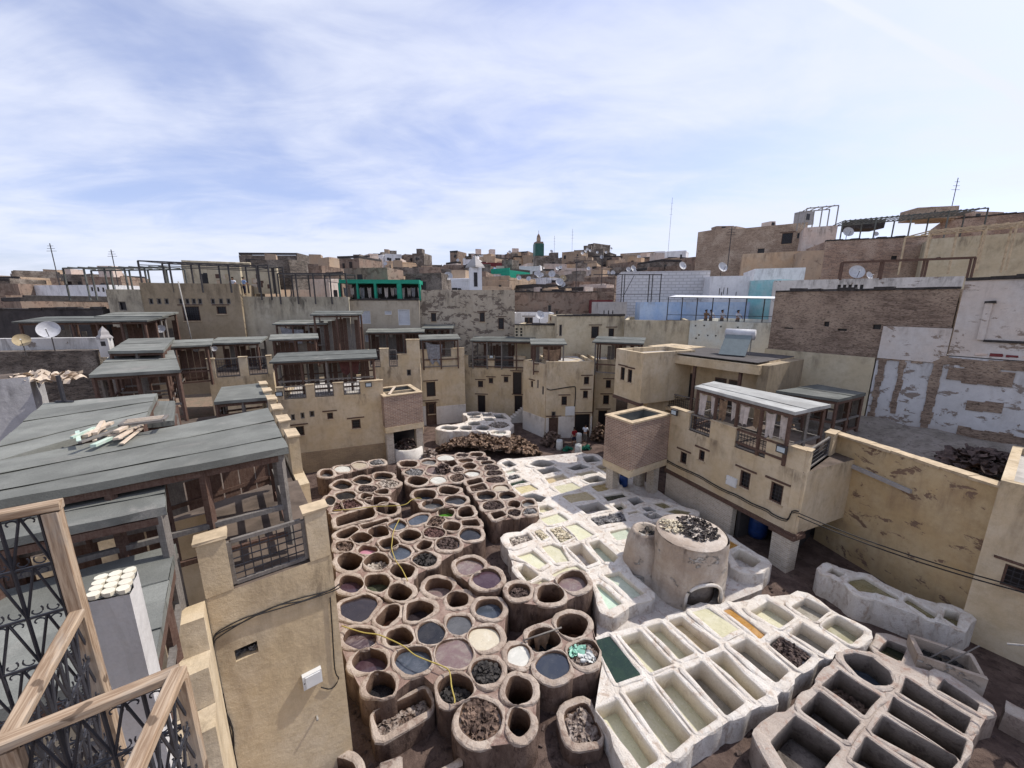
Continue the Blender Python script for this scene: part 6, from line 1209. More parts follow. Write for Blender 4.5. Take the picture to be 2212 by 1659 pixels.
def felt_roof(root, c4, strips, m='felt', th=.14):
    """c4: near-left, near-right, far-right, far-left; overlapping felt strips run left to right"""
    nl, nr, fr, fl = [Vector(p) for p in c4]
    for i in range(strips):
        t0, t1 = i / strips, (i + 1) / strips + (.02 if i < strips - 1 else 0)
        a0, b0, a1, b1 = nl.lerp(fl, t0), nr.lerp(fr, t0), nl.lerp(fl, t1), nr.lerp(fr, t1)
        lift = .022 * (i % 2) + .004 * i; seg = 8; b = MB(); k = b.mid(m)
        rows = [(a0, b0, -th if i == 0 else -.01), (a0, b0, 0), (a0.lerp(a1, .5), b0.lerp(b1, .5), 0), (a1, b1, 0), (a1, b1, -th if i == strips - 1 else -.01)]
        for (a, c, dz) in rows:
            for j in range(seg + 1):
                p = a.lerp(c, j / seg); b.v.append((p.x + jit(.012), p.y + jit(.012), p.z + dz + lift + jit(.008)))
        for r in range(4):
            for j in range(seg): q = r * (seg + 1) + j; b.f.append((q, q + 1, q + seg + 2, q + seg + 1)); b.mi.append(k)
        for a, c in ((a0, a1), (b0, b1)):
            b.face([(a.x, a.y, a.z + lift), (c.x, c.y, c.z + lift), (c.x, c.y, c.z - th), (a.x, a.y, a.z - th)], m)
        b.face([(a0.x, a0.y, a0.z - th), (b0.x, b0.y, b0.z - th), (b1.x, b1.y, b1.z - th), (a1.x, a1.y, a1.z - th)], 'wood')
        b.build('roofing_strip', root)
def hang(root, p, q, drop, m, name='cloth', parent_free=None):
    """a sheet hung between two points"""
    p = Vector(p); q = Vector(q); b = MB(); k = b.mid(m); nx, nz = 8, 6; d = (q - p); nrm = Vector((-d.y, d.x, 0)).normalized(); ph = random.uniform(0, 6)
    for j in range(nz + 1):
        for i in range(nx + 1):
            u, v = i / nx, j / nz; w = (1 - .25 * v)
            c = p + d * (.5 + (u - .5) * w); e = drop * (1 - .22 * abs(math.sin(u * 5 + ph)))
            o = nrm * (.06 * math.sin(u * 12 + ph) * (v + .2) + jit(.01)); b.v.append((c.x + o.x, c.y + o.y, c.z - e * v - .12 * math.sin(u * math.pi) * (1 - v)))
    for j in range(nz):
        for i in range(nx): a = j * (nx + 1) + i; b.f.append((a, a + 1, a + nx + 2, a + nx + 1)); b.mi.append(k)
    return b.build(name, root, True)
for i, (lab, a, c, dep, h, st, rise) in enumerate(SHEDS):
    a, c = Vector(a), Vector(c); d = (c - a); d.z = 0; nrm = Vector((-d.y, d.x, 0)).normalized() * dep
    z = (a.z + c.z) / 2; a.z = c.z = z
    root = empty('drying_shed', (a.x, a.y, z - h), 0, label=lab, cat='shed', group='drying sheds around the yard'); o = root.location
    fl, fr = a + nrm + Vector((0, 0, rise)), c + nrm + Vector((0, 0, rise)); e = d.normalized() * .3; inn = nrm.normalized() * .25
    L = lambda p: p - o
    felt_roof(root, [L(a - e), L(c + e), L(fr + e), L(fl - e)], 2, 'felt' if i % 3 else 'feltdark', .12)
    ps = [L(a + inn), L(c + inn), L(fr), L(fl)]
    wood_posts(root, [(p.x, p.y) for p in ps], 0, [h - .12, h - .12, h + rise - .12, h + rise - .12], 1.7, 'wood', (.3, 1.05))
    bk = MB(); kx = (ps[2] - ps[3]); nb = max(3, int(kx.length / .35))
    for j in range(nb):
        if random.random() < .12: continue
        p = ps[3] + kx * ((j + .5) / nb); q = MB(); q.bar((p.x, p.y, 0.1), (p.x, p.y, h * random.uniform(.7, .97)), .34, random.choice(('wood', 'wood', 'woodgrey')), .03, nrm); q.build('board', root)
    if i in (2, 7): tag(hang(None, a + inn * 1.2 + Vector((.3, 0, -.3)), a + d * .55 + inn + Vector((0, 0, -.6)), h * .75, 'clothgrey', 'drape'), 'grey cloth drape hanging in the ' + ('torn drying loft below the pergola' if i == 2 else 'hut on the tall tower house'), 'cloth')
    if i == 8: tag(hang(None, a + d * .3 + inn + Vector((0, 0, -.5)), a + d * .9 + inn + Vector((0, 0, -.5)), 1.5, 'hidebrown', 'hanging_hide'), 'brown hide hanging in the roof hut above the stair turret', 'hide')
    if i == 0: tag(hang(None, a + d * .62 + inn * 3 + Vector((0, 0, -.2)), a + d * .85 + inn * 4 + Vector((0, 0, -.2)), 1.3, 'clothred', 'drape'), 'dark red cloth slung under the long drying shed on the middle wing', 'cloth')
for lab, c4, zf, strips, st in ROOFS:
    c4 = [Vector(p) for p in c4]; cen = sum(c4, Vector()) / 4; zt = min(p.z for p in c4)
    root = empty('felt_roof', (cen.x, cen.y, zf), 0, label=lab, cat='roof', group='grey felt roofs on timber posts'); o = root.location
    mm = 'feltpale' if 'pale' in lab else 'feltdark' if 'dark' in lab else 'tarp' if 'tarred' in lab else 'felt'
    felt_roof(root, [p - o for p in c4], strips, mm, .16)
    ins = [cen + (p - cen) * .93 for p in c4]
    wood_posts(root, [(p.x - o.x, p.y - o.y) for p in ins], 0, [p.z - zf - .16 for p in c4], 1.5, 'wood', (.3, 1.0) if st != 'n' else ())
    if strips > 1 and st == 'w':
        kx = ins[2] - ins[3]; kx.z = 0; nb = max(3, int(kx.length / .4)); up_ = Vector((-kx.y, kx.x, 0)).normalized()
        for j in range(nb):
            if random.random() < .15: continue
            p = ins[3] + kx * ((j + .5) / nb) - o; q = MB(); q.bar((p.x, p.y, 0.05), (p.x, p.y, (zt - zf) * random.uniform(.6, .9)), .39, random.choice(('wood', 'wood', 'woodgrey')), .03, up_); q.build('board', root)
    if st == 'h':
        a, c = ins[0], ins[1]; nh = 8
        for j in range(nh):
            t0 = (j + .12) / nh; t1 = (j + .9) / nh; p, q = a.lerp(c, t0), a.lerp(c, t1); p.z = q.z = zt - .35
            nn = Vector((.93, .36, 0)) * (.12 + .12 * (j % 2))
            tag(hang(None, p + nn, q + nn, random.uniform(1.1, 1.7), 'hidehang' if j not in (2, 5) else 'hidebrown', 'hanging_hide'), '%spale hide hanging under the pale felt roof, counted from the back' % (ORD[j] if j else 'first '), 'hide', 'hides hung under the pale felt roof')

# ------------------------------------------------------------ brick tanks
for i, (nm, lab, a, c, z0, z1, dep) in enumerate(TANKS):
    a, c = Vector(a), Vector(c); L = (c - a).length; rz = math.atan2(c.y - a.y, c.x - a.x)
    root = empty(nm, (a.x, a.y, z0), rz, label=lab, cat='tank'); H = z1 - z0; t = .3
    b = MB()
    for x0, x1, y0, y1 in ((0, L, 0, t), (0, L, dep - t, dep), (0, t, t, dep - t), (L - t, L, t, dep - t)): b.box(x0, x1, y0, y1, 0, H, 'brick', .008)
    b.build('brick_wall', root)
    b = MB()
    for x0, x1, y0, y1 in ((-.04, L + .04, -.04, t + .05), (-.04, L + .04, dep - t - .05, dep + .04), (-.04, t + .05, t + .05, dep - t - .05), (L - t - .05, L + .04, t + .05, dep - t - .05)): b.box(x0, x1, y0, y1, H + .003, H + .1, 'coping', .012)
    b.build('coping', root)
    b = MB(); b.box(.02 + t, L - t - .02, t + .02, dep - t - .02, H - 1.0, H - .9, 'concrete'); b.build('floor', root)
    b = MB()
    for x0, x1, y0, y1 in ((t, L - t, t, t + .02), (t, L - t, dep - t - .02, dep - t), (t, t + .02, t + .02, dep - t - .02), (L - t - .02, L - t, t + .02, dep - t - .02)): b.box(x0 + .001, x1 - .001, y0 + .001, y1 - .001, H - .9, H - .01, 'feltdark')
    b.build('lining', root)
    b = MB(); b.box(-.02, L + .02, -.02, dep + .02, -.45, -.002, 'ochre', .01); b.build('band', root)
    for px_, py_ in ((.4, dep - .5), (L - .5, .6), (L - .5, dep - .5)) if i else ((.35, .5), (L - .35, .4), (L - .35, dep - .5), (.35, dep - .5)):
        b = MB(); b.box(px_ - .28, px_ + .28, py_ - .28, py_ + .28, -z0, -.45, 'brickwash', .02); b.build('pier', root)
    if i == 0:
        b = MB(); b.box(t, L - t, dep / 2 - .1, dep / 2 + .1, H - .6, H + .02, 'coping', .01); b.build('divider', root)
        b = MB(); b.bar((.5, .2, H + .14), (1.6, dep - .6, H + .14), .2, 'woodplank', .05); o = b.build('plank', None); o.location = root.location; o.rotation_euler = root.rotation_euler; tag(o, 'loose pale plank lying across the brick roof tank', 'plank')
        b = MB(); b.box(.1, L - .1, 2.2, 2.3, -3.2, -.5, 'pane'); b.build('back_wall', root)
# ground storey of the workshop house
b = MB(); b.box(0, 4.9, 0, .35, 0, 1.9, 'brickwash', .015); o = b.build('brick_plinth'); o.location = (10.33, 23.93, 0); o.rotation_euler = (0, 0, math.atan2(-7.5, 3.15)); tag(o, 'limewashed brick wall under the workshop house, beside the white tanks', 'wall')
root = empty('brick_pier', (13.2, 16.9, 0), R(-67), label='limewashed brick pier carrying the corner of the workshop house', cat='pier')
b = MB(); b.box(-.45, .45, 0, .7, 0, 1.85, 'brickwash', .02); b.build('shaft', root); b = MB(); b.box(-.6, .6, -.08, .8, 1.85, 2.05, 'wood', .01); b.build('cap', root)
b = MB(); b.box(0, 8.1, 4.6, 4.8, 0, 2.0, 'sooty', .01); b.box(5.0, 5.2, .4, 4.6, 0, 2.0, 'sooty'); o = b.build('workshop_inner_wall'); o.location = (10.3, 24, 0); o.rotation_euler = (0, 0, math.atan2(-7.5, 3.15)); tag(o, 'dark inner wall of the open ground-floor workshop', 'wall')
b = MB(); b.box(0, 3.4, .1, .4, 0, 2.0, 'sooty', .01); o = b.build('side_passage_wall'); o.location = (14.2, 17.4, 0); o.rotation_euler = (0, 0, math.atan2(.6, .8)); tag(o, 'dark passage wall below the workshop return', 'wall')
# gallery of the bay house
root = empty('gallery_wing', (11.9, 29.6, 5.0), math.atan2(-5.8, 3.9), label='ochre gallery wing with timber posts and a grille balcony, behind the pale felt roof', cat='house')
b = MB(); Lg = 6.6; b.box(0, Lg, 1.6, 5.5, -5, 4.2, 'ochre', .01); b.build('wall', root); b = MB(); b.box(-.1, Lg + .2, -.1, 1.6, -.25, 0, 'ochre', .01); b.build('balcony_floor', root)
b = MB(); b.box(-.1, Lg + .2, -.15, 1.62, 3.5, 4.1, 'ochre', .01); b.build('roof_edge', root); b = MB(); b.box(0, Lg, 0, 5.4, 4.21, 4.25, 'roofdark'); b.build('roof', root)
for x in (2.4, 5.6): b = MB(); b.box(x - .09, x + .09, .02, .2, 0, 3.5, 'wood'); b.build('post', root)
for x0, x1 in ((.1, 2.3), (2.5, 5.5)):
    b = MB(); b.bar((x0, .1, .08), (x1, .1, .08), .08, 'woodgrey'); b.bar((x0, .1, 1.05), (x1, .1, 1.05), .08, 'woodgrey'); o = b.build('railing', root); put('grille', grille_mesh(x1 - x0, .95, 'iron', 'fine'), o, ((x0 + x1) / 2, .1, .57))
for x in (1.2, 3.6, 4.6):
    b = MB(); b.box(x - .4, x + .4, 1.52, 1.62, .5, 2.6, 'wood'); o = b.build('window', root); b = MB(); b.box(x - .32, x + .32, 1.5, 1.525, .58, 2.52, 'pane'); b.build('pane', o)
b = MB(); b.box(-3.2, .0, 2.0, 5.5, -5, 4.3, 'ochre', .01); b.build('side_wall', root)
b = MB(); b.box(Lg + .001, Lg + .6, 0.2, 5.4, -5, 4.1, 'drab', .01); b.build('end_wall', root)

# ------------------------------------------------------------ vats
def closed_cr(p, n):
    o = []; m = len(p)
    for i in range(n):
        t = i * m / n; k = int(t); f = t - k; a, b_, c, d = [Vector(p[(k + j) % m]) for j in (-1, 0, 1, 2)]
        o.append(.5 * ((2 * b_) + (c - a) * f + (2 * a - 5 * b_ + 4 * c - d) * f * f + (3 * b_ - a - 3 * c + d) * f ** 3))
    return o
def rounded(p, r=.12):
    p = [Vector(q) for q in p]; n = len(p); q = []
    for i in range(n):
        a, c, d = p[i - 1], p[i], p[(i + 1) % n]; L0, L1 = (a - c).length, (d - c).length; k = min(r, L0 * .42, L1 * .42)
        s, e = c + (a - c) * (k / L0), c + (d - c) * (k / L1)
        for t in (0, .33, .67, 1): q.append(s * (1 - t) ** 2 + c * 2 * t * (1 - t) + e * t * t)
    o = []; n = len(q)
    for i in range(n):
        a, c = q[i], q[(i + 1) % n]; k = max(1, int((c - a).length / .3)); o += [a.lerp(c, j / k) for j in range(k)]
    return [w + Vector((jit(.012), jit(.012))) for w in o]
def ccw(p): return p if sum(p[i].x * p[(i + 1) % len(p)].y - p[(i + 1) % len(p)].x * p[i].y for i in range(len(p))) > 0 else p[::-1]
def offset(p, d):
    o = []; n = len(p); ds = d if isinstance(d, list) else [d] * n
    for i in range(n):
        t = (p[(i + 1) % n] - p[i - 1]); t = t.normalized() if t.length > 1e-9 else Vector((1, 0)); o.append(p[i] + Vector((t.y, -t.x)) * ds[i])
    return o
def inpoly(x, y, poly):
    c = False; j = len(poly) - 1
    for i in range(len(poly)):
        xi, yi = poly[i]; xj, yj = poly[j]
        if (yi > y) != (yj > y) and x < (xj - xi) * (y - yi) / (yj - yi + 1e-12) + xi: c = not c
        j = i
    return c
CL = {'back_left': ('brown', 'strip below the middle wing'), 'left': ('brown', 'left cluster'), 'back_middle': ('brown', 'back middle cluster'), 'right_strip': ('brown', 'strip beside the white tanks'), 'centre_back': ('brown', 'small block behind the centre'), 'centre': ('brown', 'centre cluster'),
 'front': ('brown', 'front cluster'), 'near': ('brown', 'near right cluster'), 'near_big': ('brown', 'big near trio'), 'bin': ('brown', 'low bin beside the front white block'), 'near_trough': ('brown', 'long trough near the ochre wall'), 'upper_front': ('brown', 'trio beside the white tanks'), 'corner': ('brown', 'ring at the ochre wall foot'), 'pair': ('brown', 'joined pair'), 'far_white': ('white', 'far white block'), 'white_right': ('white', 'right white block'), 'white_left': ('white', 'left white block'),
 'front_white': ('white', 'front white block'), 'front_right': ('rose', 'lower right block'), 'side_box': ('rose', 'small box by the right wall'), 'wall_trough': ('white', 'troughs along the yard wall'), 'kiln_side': ('white', 'block beside the kiln')}
CONT = {'black': 'black liquid', 'bluegrey': 'blue-grey liquid', 'slate': 'slate-blue liquid', 'grey': 'grey liquid', 'murky': 'murky grey water', 'milk': 'milky white liquid', 'beige': 'beige liquid', 'cream': 'creamy liquid', 'brown': 'brown liquid', 'brownwater': 'muddy water', 'murkygreen': 'dull green water', 'green': 'bright green dye',
 'pink': 'pink dye', 'purple': 'purple dye', 'purpleblack': 'purple-black dye', 'maroon': 'foamy maroon dye', 'mauve': 'mauve dye', 'rust': 'rust-red sediment', 'orange': 'orange dye', 'lime_water': 'pale lime water', 'sand': 'sandy water', 'sandyellow': 'sand-yellow water', 'pale': 'pale lime water', 'paleyellow': 'pale yellow water', 'palegreen': 'pale green water', 'mint': 'mint-green water',
 'tan': 'tan water', 'ochre': 'ochre water', 'olive': 'olive water', 'olivepale': 'pale olive water', 'drab': 'drab water', 'blackgreen': 'black-green water', 'deepgreen': 'deep green water', 'empty': 'nothing', 'lime_empty': 'nothing', 'hides_grey': 'grey hides', 'hides_dark': 'dark hides', 'hides_black': 'black hides', 'hides_red': 'reddish hides', 'hides_brown': 'brown hides', 'hides_pale': 'pale skins', 'skins_white': 'white skins', 'rubbish': 'rubbish and scraps'}
VV = []
for cl, sh, zt, drop, cont, pts in VATS:
    poly = closed_cr(pts, 28) if sh == 'e' else rounded(pts, .2 if CL[cl][0] == 'brown' else .07)
    if sh == 'e':
        c_ = sum(poly, Vector((0, 0))) / len(poly); ph = random.uniform(0, 6.3); ph2 = random.uniform(0, 6.3)
        poly = [c_ + (q - c_) * (1 + .035 * math.sin(3 * i * 2 * math.pi / 28 + ph) + .022 * math.sin(5 * i * 2 * math.pi / 28 + ph2)) for i, q in enumerate(poly)]
    VV.append(dict(cl=cl, sh=sh, z=zt, drop=drop, c=cont, p=ccw(poly)))
for v in VV: v['cen'] = sum(v['p'], Vector((0, 0))) / len(v['p']); v['rad'] = max((q - v['cen']).length for q in v['p'])
for v in VV:
    wm = .24 if CL[v['cl']][0] == 'brown' else .6 if v['cl'] == 'wall_trough' else .45; ws = []
    nb_ = [w for w in VV if w is not v and (w['cen'] - v['cen']).length < v['rad'] + w['rad'] + 1.2]
    for q in v['p']:
        best = 9
        for w in nb_:
            for s in w['p']: best = min(best, (q - s).length)
        ws.append(max(.045, min(wm, best * .49)))
    n = len(ws); v['w'] = [min(ws[i], (ws[i - 2] + ws[i - 1] + ws[i] + ws[(i + 1) % n] + ws[(i + 2) % n]) / 5 + .02) for i in range(n)]
def sc_(w, k, a=0.): return [x * k + a for x in w]
seen = {}
for v in sorted(VV, key=lambda q: q['cen'].length):
    k = (v['cl'], CONT[v['c']], v['sh']); v['n'] = seen.get(k, 0); seen[k] = v['n'] + 1
for v in VV:
    fam, cdesc = CL[v['cl']]; cont = v['c']; w = v['w']; p = v['p']; n = len(p); zt = v['z'] + (jit(.05) if fam == 'brown' else jit(.015)); cx, cy = v['cen']
    empty_ = cont in ('empty', 'lime_empty'); inner = 'inner_' + fam
    if fam == 'white' and cont == 'lime_empty': inner = 'inner_grey'
    bot = zt - (v['drop'] + .25 if not empty_ else max(.35, v['drop'] + .1)); bot = max(bot, .06)
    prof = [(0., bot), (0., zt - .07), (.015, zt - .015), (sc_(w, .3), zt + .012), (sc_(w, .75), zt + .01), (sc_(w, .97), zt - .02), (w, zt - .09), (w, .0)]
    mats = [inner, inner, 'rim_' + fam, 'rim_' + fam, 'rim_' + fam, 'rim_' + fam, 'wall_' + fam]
    b = MB(); i0 = 0; ph = random.uniform(0, 9)
    amp = .024 if fam == 'brown' else .026
    rim_j = [amp * 1.2 * math.sin(3 * 2 * math.pi * i / n + ph) + jit(.012) for i in range(n)]
    for q, (od, z) in enumerate(prof):
        ring = offset(p, od)
        for i, r in enumerate(ring): b.v.append((r.x - cx + (jit(.02) if q in (3, 4, 5) else 0), r.y - cy + (jit(.02) if q in (3, 4, 5) else 0), z + (rim_j[i] if 1 <= q <= 6 else 0)))
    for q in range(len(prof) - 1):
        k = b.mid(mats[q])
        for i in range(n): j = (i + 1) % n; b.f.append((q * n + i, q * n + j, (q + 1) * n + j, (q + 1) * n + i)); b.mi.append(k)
    b.f.append(tuple(range(n))); b.mi.append(b.mid(inner))
    shape = 'round' if v['sh'] == 'e' else 'angular'; kind = 'vat' if fam == 'brown' else 'tank'
    o = b.build('dye_vat' if fam == 'brown' else 'lime_tank' if fam == 'white' else 'rinsing_tank', None, True); o.location = (cx, cy, 0)
    o.data.polygons.foreach_set('use_smooth', [not b.mats[i].startswith('rim') for i in b.mi])
    what = 'empty %s %s %s' % (shape, {'brown': 'brown', 'white': 'whitewashed', 'rose': 'rose-brown'}[fam], kind) if empty_ else '%s %s %s of %s' % (shape, {'brown': 'brown', 'white': 'whitewashed', 'rose': 'rose-brown'}[fam], kind, CONT[cont])
    lab = what + (', %snearest such in the %s' % (ORD[v['n']], cdesc) if seen[(v['cl'], CONT[cont], v['sh'])] > 1 else ' in the ' + cdesc)
    tag(o, lab, kind, {'brown': 'brown dye vats', 'white': 'whitewashed lime tanks', 'rose': 'rose-brown rinsing tanks'}[fam])
    zl = zt - v['drop']
    if not empty_:
        lq = {'hides_grey': 'murky', 'hides_dark': 'black', 'hides_black': 'black', 'hides_red': 'purpleblack', 'hides_brown': 'brown', 'hides_pale': 'brownwater', 'skins_white': 'paleyellow', 'rubbish': 'brown'}.get(cont, cont)
        lb = MB(); lb.face([(q.x - cx, q.y - cy, zl) for q in offset(p, .015)], 'liq_' + lq); lb.build('liquid', o)
        if cont.startswith('hides') or cont in ('skins_white', 'rubbish'):
            area = 3.1 * v['rad'] ** 2; hp = sheet_heap([(q.x - cx, q.y - cy) for q in offset(p, -.09)], zl + .01, int(60 + 95 * min(area, 2.5)), cont, .19, .07)
            tag(hp.build('hides' if cont != 'rubbish' else 'scraps', o, True), kind='stuff')
# masonry decks that fill the gaps between the vats of a cluster
def infill(tris, rv, cen, zt, fam, root):
    ec = {}; used = sorted({q for f in tris for q in f}); ix = {q: i for i, q in enumerate(used)}
    for f in tris:
        for i in range(3): a, c = f[i], f[(i + 1) % 3]; ec[(min(a, c), max(a, c))] = ec.get((min(a, c), max(a, c)), 0) + 1
    b = MB(); k = b.mid('deck_' + fam); b.v = [(rv[q].x - cen.x, rv[q].y - cen.y, zt + jit(.015)) for q in used]
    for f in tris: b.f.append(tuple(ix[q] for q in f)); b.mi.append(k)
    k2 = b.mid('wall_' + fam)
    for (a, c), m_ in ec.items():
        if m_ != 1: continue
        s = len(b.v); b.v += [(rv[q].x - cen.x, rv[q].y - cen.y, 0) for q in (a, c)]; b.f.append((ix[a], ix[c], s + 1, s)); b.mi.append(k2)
    b.build('infill', root)
ALLH = [(v, offset(v['p'], sc_(v['w'], .6))) for v in VV]
for cl in CL:
    vs_ = [v for v in VV if v['cl'] == cl]; fam = CL[cl][0]
    if len(vs_) < 2: continue
    zt = vs_[0]['z'] - (.06 if fam == 'brown' else .025); lim = 1.25 if fam == 'brown' else 2.0
    grp_ = ('white_left', 'white_right') if cl == 'white_left' else (cl,); near = [(v, h) for v, h in ALLH if v['cl'] in grp_]; other = [(v, h) for v, h in ALLH if v['cl'] != cl]
    verts = []; edges = []
    for v, h in near: s = len(verts); verts += h; edges += [(s + i, s + (i + 1) % len(h)) for i in range(len(h))]
    rv, re, rf, *_ = delaunay_2d_cdt([Vector(q) for q in verts], edges, [], 0, 1e-4)
    cen = sum(verts, Vector((0, 0))) / len(verts); tris = []
    for f in rf:
        c = sum((rv[i] for i in f), Vector((0, 0))) / len(f)
        if max((rv[f[i]] - rv[f[i - 1]]).length for i in range(3)) > lim: continue
        if any((c - v['cen']).length < v['rad'] + .3 and inpoly(c.x, c.y, h) for v, h in ALLH): continue
        tris.append(tuple(f))
    par_ = {}
    def fd(x):
        while par_.setdefault(x, x) != x: x = par_[x]
        return x
    for f in tris:
        for q in f[1:]: par_[fd(q)] = fd(f[0])
    comps = {}
    for f in tris: comps.setdefault(fd(f[0]), []).append(f)
    comps = [c for c in comps.values() if len(c) > 2]
    if not comps: continue
    root = empty('masonry_block', (cen.x, cen.y, 0), 0, label='worn %s masonry joining the vats of the %s' % ({'brown': 'brown', 'white': 'whitewashed', 'rose': 'rose-brown'}[fam], CL[cl][1]), cat='masonry', group='masonry between the vats')
    for tris in comps: infill(tris, rv, cen, zt, fam, root)

# ------------------------------------------------------------ kiln
kx, ky, _ = MISC['kiln']; kt = MISC['kiln_top'] * .93
root = empty('kiln', (kx, ky, 0), 0, label='round lime-streaked kiln with an arched mouth and dark scraps drying on top', cat='kiln')
b = MB(); n = 64; arch = -R(84)
rows = 24; rr = lambda z: 1.5 - .12 * (z / kt) ** 2 + .12 * max(0, 1 - z * 1.4)
grid = {}
for j in range(rows + 1):
    z = kt * j / rows
    for i in range(n): t = 2 * math.pi * i / n; r = rr(z) + .05 * math.sin(3 * t + z) + .03 * math.sin(7 * t - 2 * z) + jit(.015); grid[i, j] = len(b.v); b.v.append((r * math.cos(t) * 1.06, r * math.sin(t), z))
k = b.mid('kilnwall')
def in_arch(i, j):
    t = 2 * math.pi * (i + .5) / n; dt = (t - arch + math.pi) % (2 * math.pi) - math.pi; z = kt * (j + .5) / rows; x = dt * 1.5
    return abs(x) < .72 and .42 < z < 1.0 + .68 * math.sqrt(max(0, 1 - (x / .75) ** 2))
for j in range(rows):
    for i in range(n):
        if in_arch(i, j): continue
        b.f.append((grid[i, j], grid[(i + 1) % n, j], grid[(i + 1) % n, j + 1], grid[i, j + 1])); b.mi.append(k)
b.build('shell', root, True)
b = MB(); b.lathe([(1.43, kt - .03), (1.3, kt + .05), (.9, kt + .02), (0.01, kt + .06)], 'kilnwall', 40); b.build('top', root, True)
b = MB(); b.lathe([(.01, .3), (1.15, 0.32), (1.15, 1.5), (.01, 1.9)], 'inner_rose', 24); b.build('chamber', root, True)
b = MB(); pts = []
for i in range(17):
    a = math.pi * i / 16; x = .76 * math.cos(a); z = .95 + .72 * math.sin(a); t = arch + x / 1.5; r = rr(z) + .03; pts.append((r * math.cos(t) * 1.06, r * math.sin(t), z))
b.tube([(pts[0][0], pts[0][1], .4)] + pts + [(pts[-1][0], pts[-1][1], .4)], .07, 'limewall', 6); b.build('arch_rim', root, True)
circ = lambda r, cx=0, cy=0, sx=1: [(cx + r * sx * math.cos(i * .4), cy + r * math.sin(i * .4)) for i in range(16)]
o = sheet_heap(circ(.98, .3, .15), kt + .05, 260, 'pileblack', .15, .03, .03).build('drying_scraps', None, True); o.location = (kx, ky, 0); tag(o, 'black leather scraps spread to dry on the kiln', 'scraps', kind='stuff')
o = sheet_heap(circ(.5, -.75, .3), kt + .05, 60, 'skins_white', .2, .08, .1).build('pale_scraps', None, True); o.location = (kx, ky, 0); tag(o, 'pale skins lying on the left of the kiln top', 'scraps', kind='stuff')
b = MB(); b.lathe([(1.15, 0), (.85, kt - 1.0), (.68, kt - .55), (.62, kt - .45), (.47, kt - .45), (.45, kt - .7), (.01, kt - .7)], 'kilnwall', 24); o = b.build('kiln_side_vat', None, True); o.location = (kx - 1.55, ky + 1.0, -.1); tag(o, 'small tall whitewashed vat of dark hides against the kiln', 'vat')
hp = sheet_heap(circ(.36), kt - .67, 22, 'hides_black', .22, .1); tag(hp.build('hides', o, True), kind='stuff')

# ------------------------------------------------------------ piles, barrels, people
def pile(poly, n, m, size, h, dome, lab, name='hide_pile'):
    cx = sum(p[0] for p in poly) / len(poly); cy = sum(p[1] for p in poly) / len(poly)
    o = sheet_heap([(p[0] - cx, p[1] - cy) for p in poly], 0, n, m, size, h, dome).build(name, None, True); o.location = (cx, cy, .05); tag(o, lab, 'hides', kind='stuff')
pile([p[:2] for p in MISC['pile']], 1500, 'pile', .6, .3, 1.0, 'long heap of tan and brown hides in front of the far white vats')
x, y = MISC['pile2'][:2]; pile(circ(.9, x, y), 130, 'hides_brown', .5, .3, .9, 'brown hide heap at the door of the corner house')
x, y = MISC['pile3'][:2]; pile(circ(.8, x + .6, y - .6), 110, 'pile', .5, .4, 1.2, 'hide heap beside the worker in white')
x, y, z = MISC['pile4']; b = MB(); b.lathe([(1.35, 0), (1.3, 1.05), (1.15, 1.1), (1.1, .7), (.01, .7)], 'limewall', 28); o = b.build('round_vat', None, True); o.location = (x, y, 0); tag(o, 'round grey-white vat heaped with hides below the brick roof tank', 'vat')
hp = sheet_heap(circ(1.05), .85, 160, 'hides_dark', .4, .2, .6); tag(hp.build('hides', o, True), kind='stuff')
pile(circ(.5, x + 1.9, y - .3), 50, 'rubbish', .4, .3, .6, 'bundle of rags beside the round grey-white vat', 'rag_bundle')
pile([(20.6, 16.6), (22.8, 15.6), (24.6, 16.8), (23.2, 18.6), (21.4, 18.4)], 220, 'hides_dark', .55, .3, .9, 'collapsed dark timber and scrap in the ruin', 'debris_heap')
for o_ in [q for q in bpy.data.objects if q.name == 'debris_heap']: o_.location.z = 4.9
lit = sheet_heap([(-7, 8), (6, 7.5), (16.5, 8.5), (12, 18), (8, 29), (3, 34), (-9, 29), (-11, 20)], .05, 1600, 'hides_dark', .16, .03).build('ground_litter', None, True); tag(lit, 'dark wet leather scraps littering the yard floor', 'scraps', kind='stuff')
def barrel(p, m, lab, h=.95, r=.3):
    b = MB(); b.lathe([(.01, .02), (r * .86, .02), (r * .97, h * .2), (r, h * .5), (r * .97, h * .8), (r * .88, h), (r * .80, h), (r * .78, h * .85), (.01, h * .85)], m, 20)
    o = b.build('barrel', None, True); o.location = p; tag(o, lab, 'barrel', 'plastic barrels')
    b = MB(); b.lathe([(r * 1.0, h * .3), (r * 1.04, h * .32), (r * 1.0, h * .34)], m, 20); b.build('hoop', o, True)
for p, l in zip(MISC['barrels'], ('white plastic barrel beside the brown hide heap', 'white plastic barrel nearest the white tanks', 'pale barrel between the two workers')): barrel(p, 'plasticwhite', l)
barrel(MISC['bluedrum'], 'plasticblue', 'blue plastic drum in the dark under the projecting brick tank')
barrel((13.9, 19.6, 0), 'plasticblue', 'large blue drum inside the open workshop', 1.3, .5)
for i, p in enumerate(((4.9, 32.6), (6.6, 32.7))):
    o = sheet_heap(circ(.45, 0, 0), 0.05, 14, 'tarpgreen', .5, .1).build('green_sheet', None, True); o.location = (*p, 0); tag(o, 'green plastic sheet on the ground %s' % ('beside the brown hide heap' if not i else 'behind the nearest white barrel'), 'sheet')

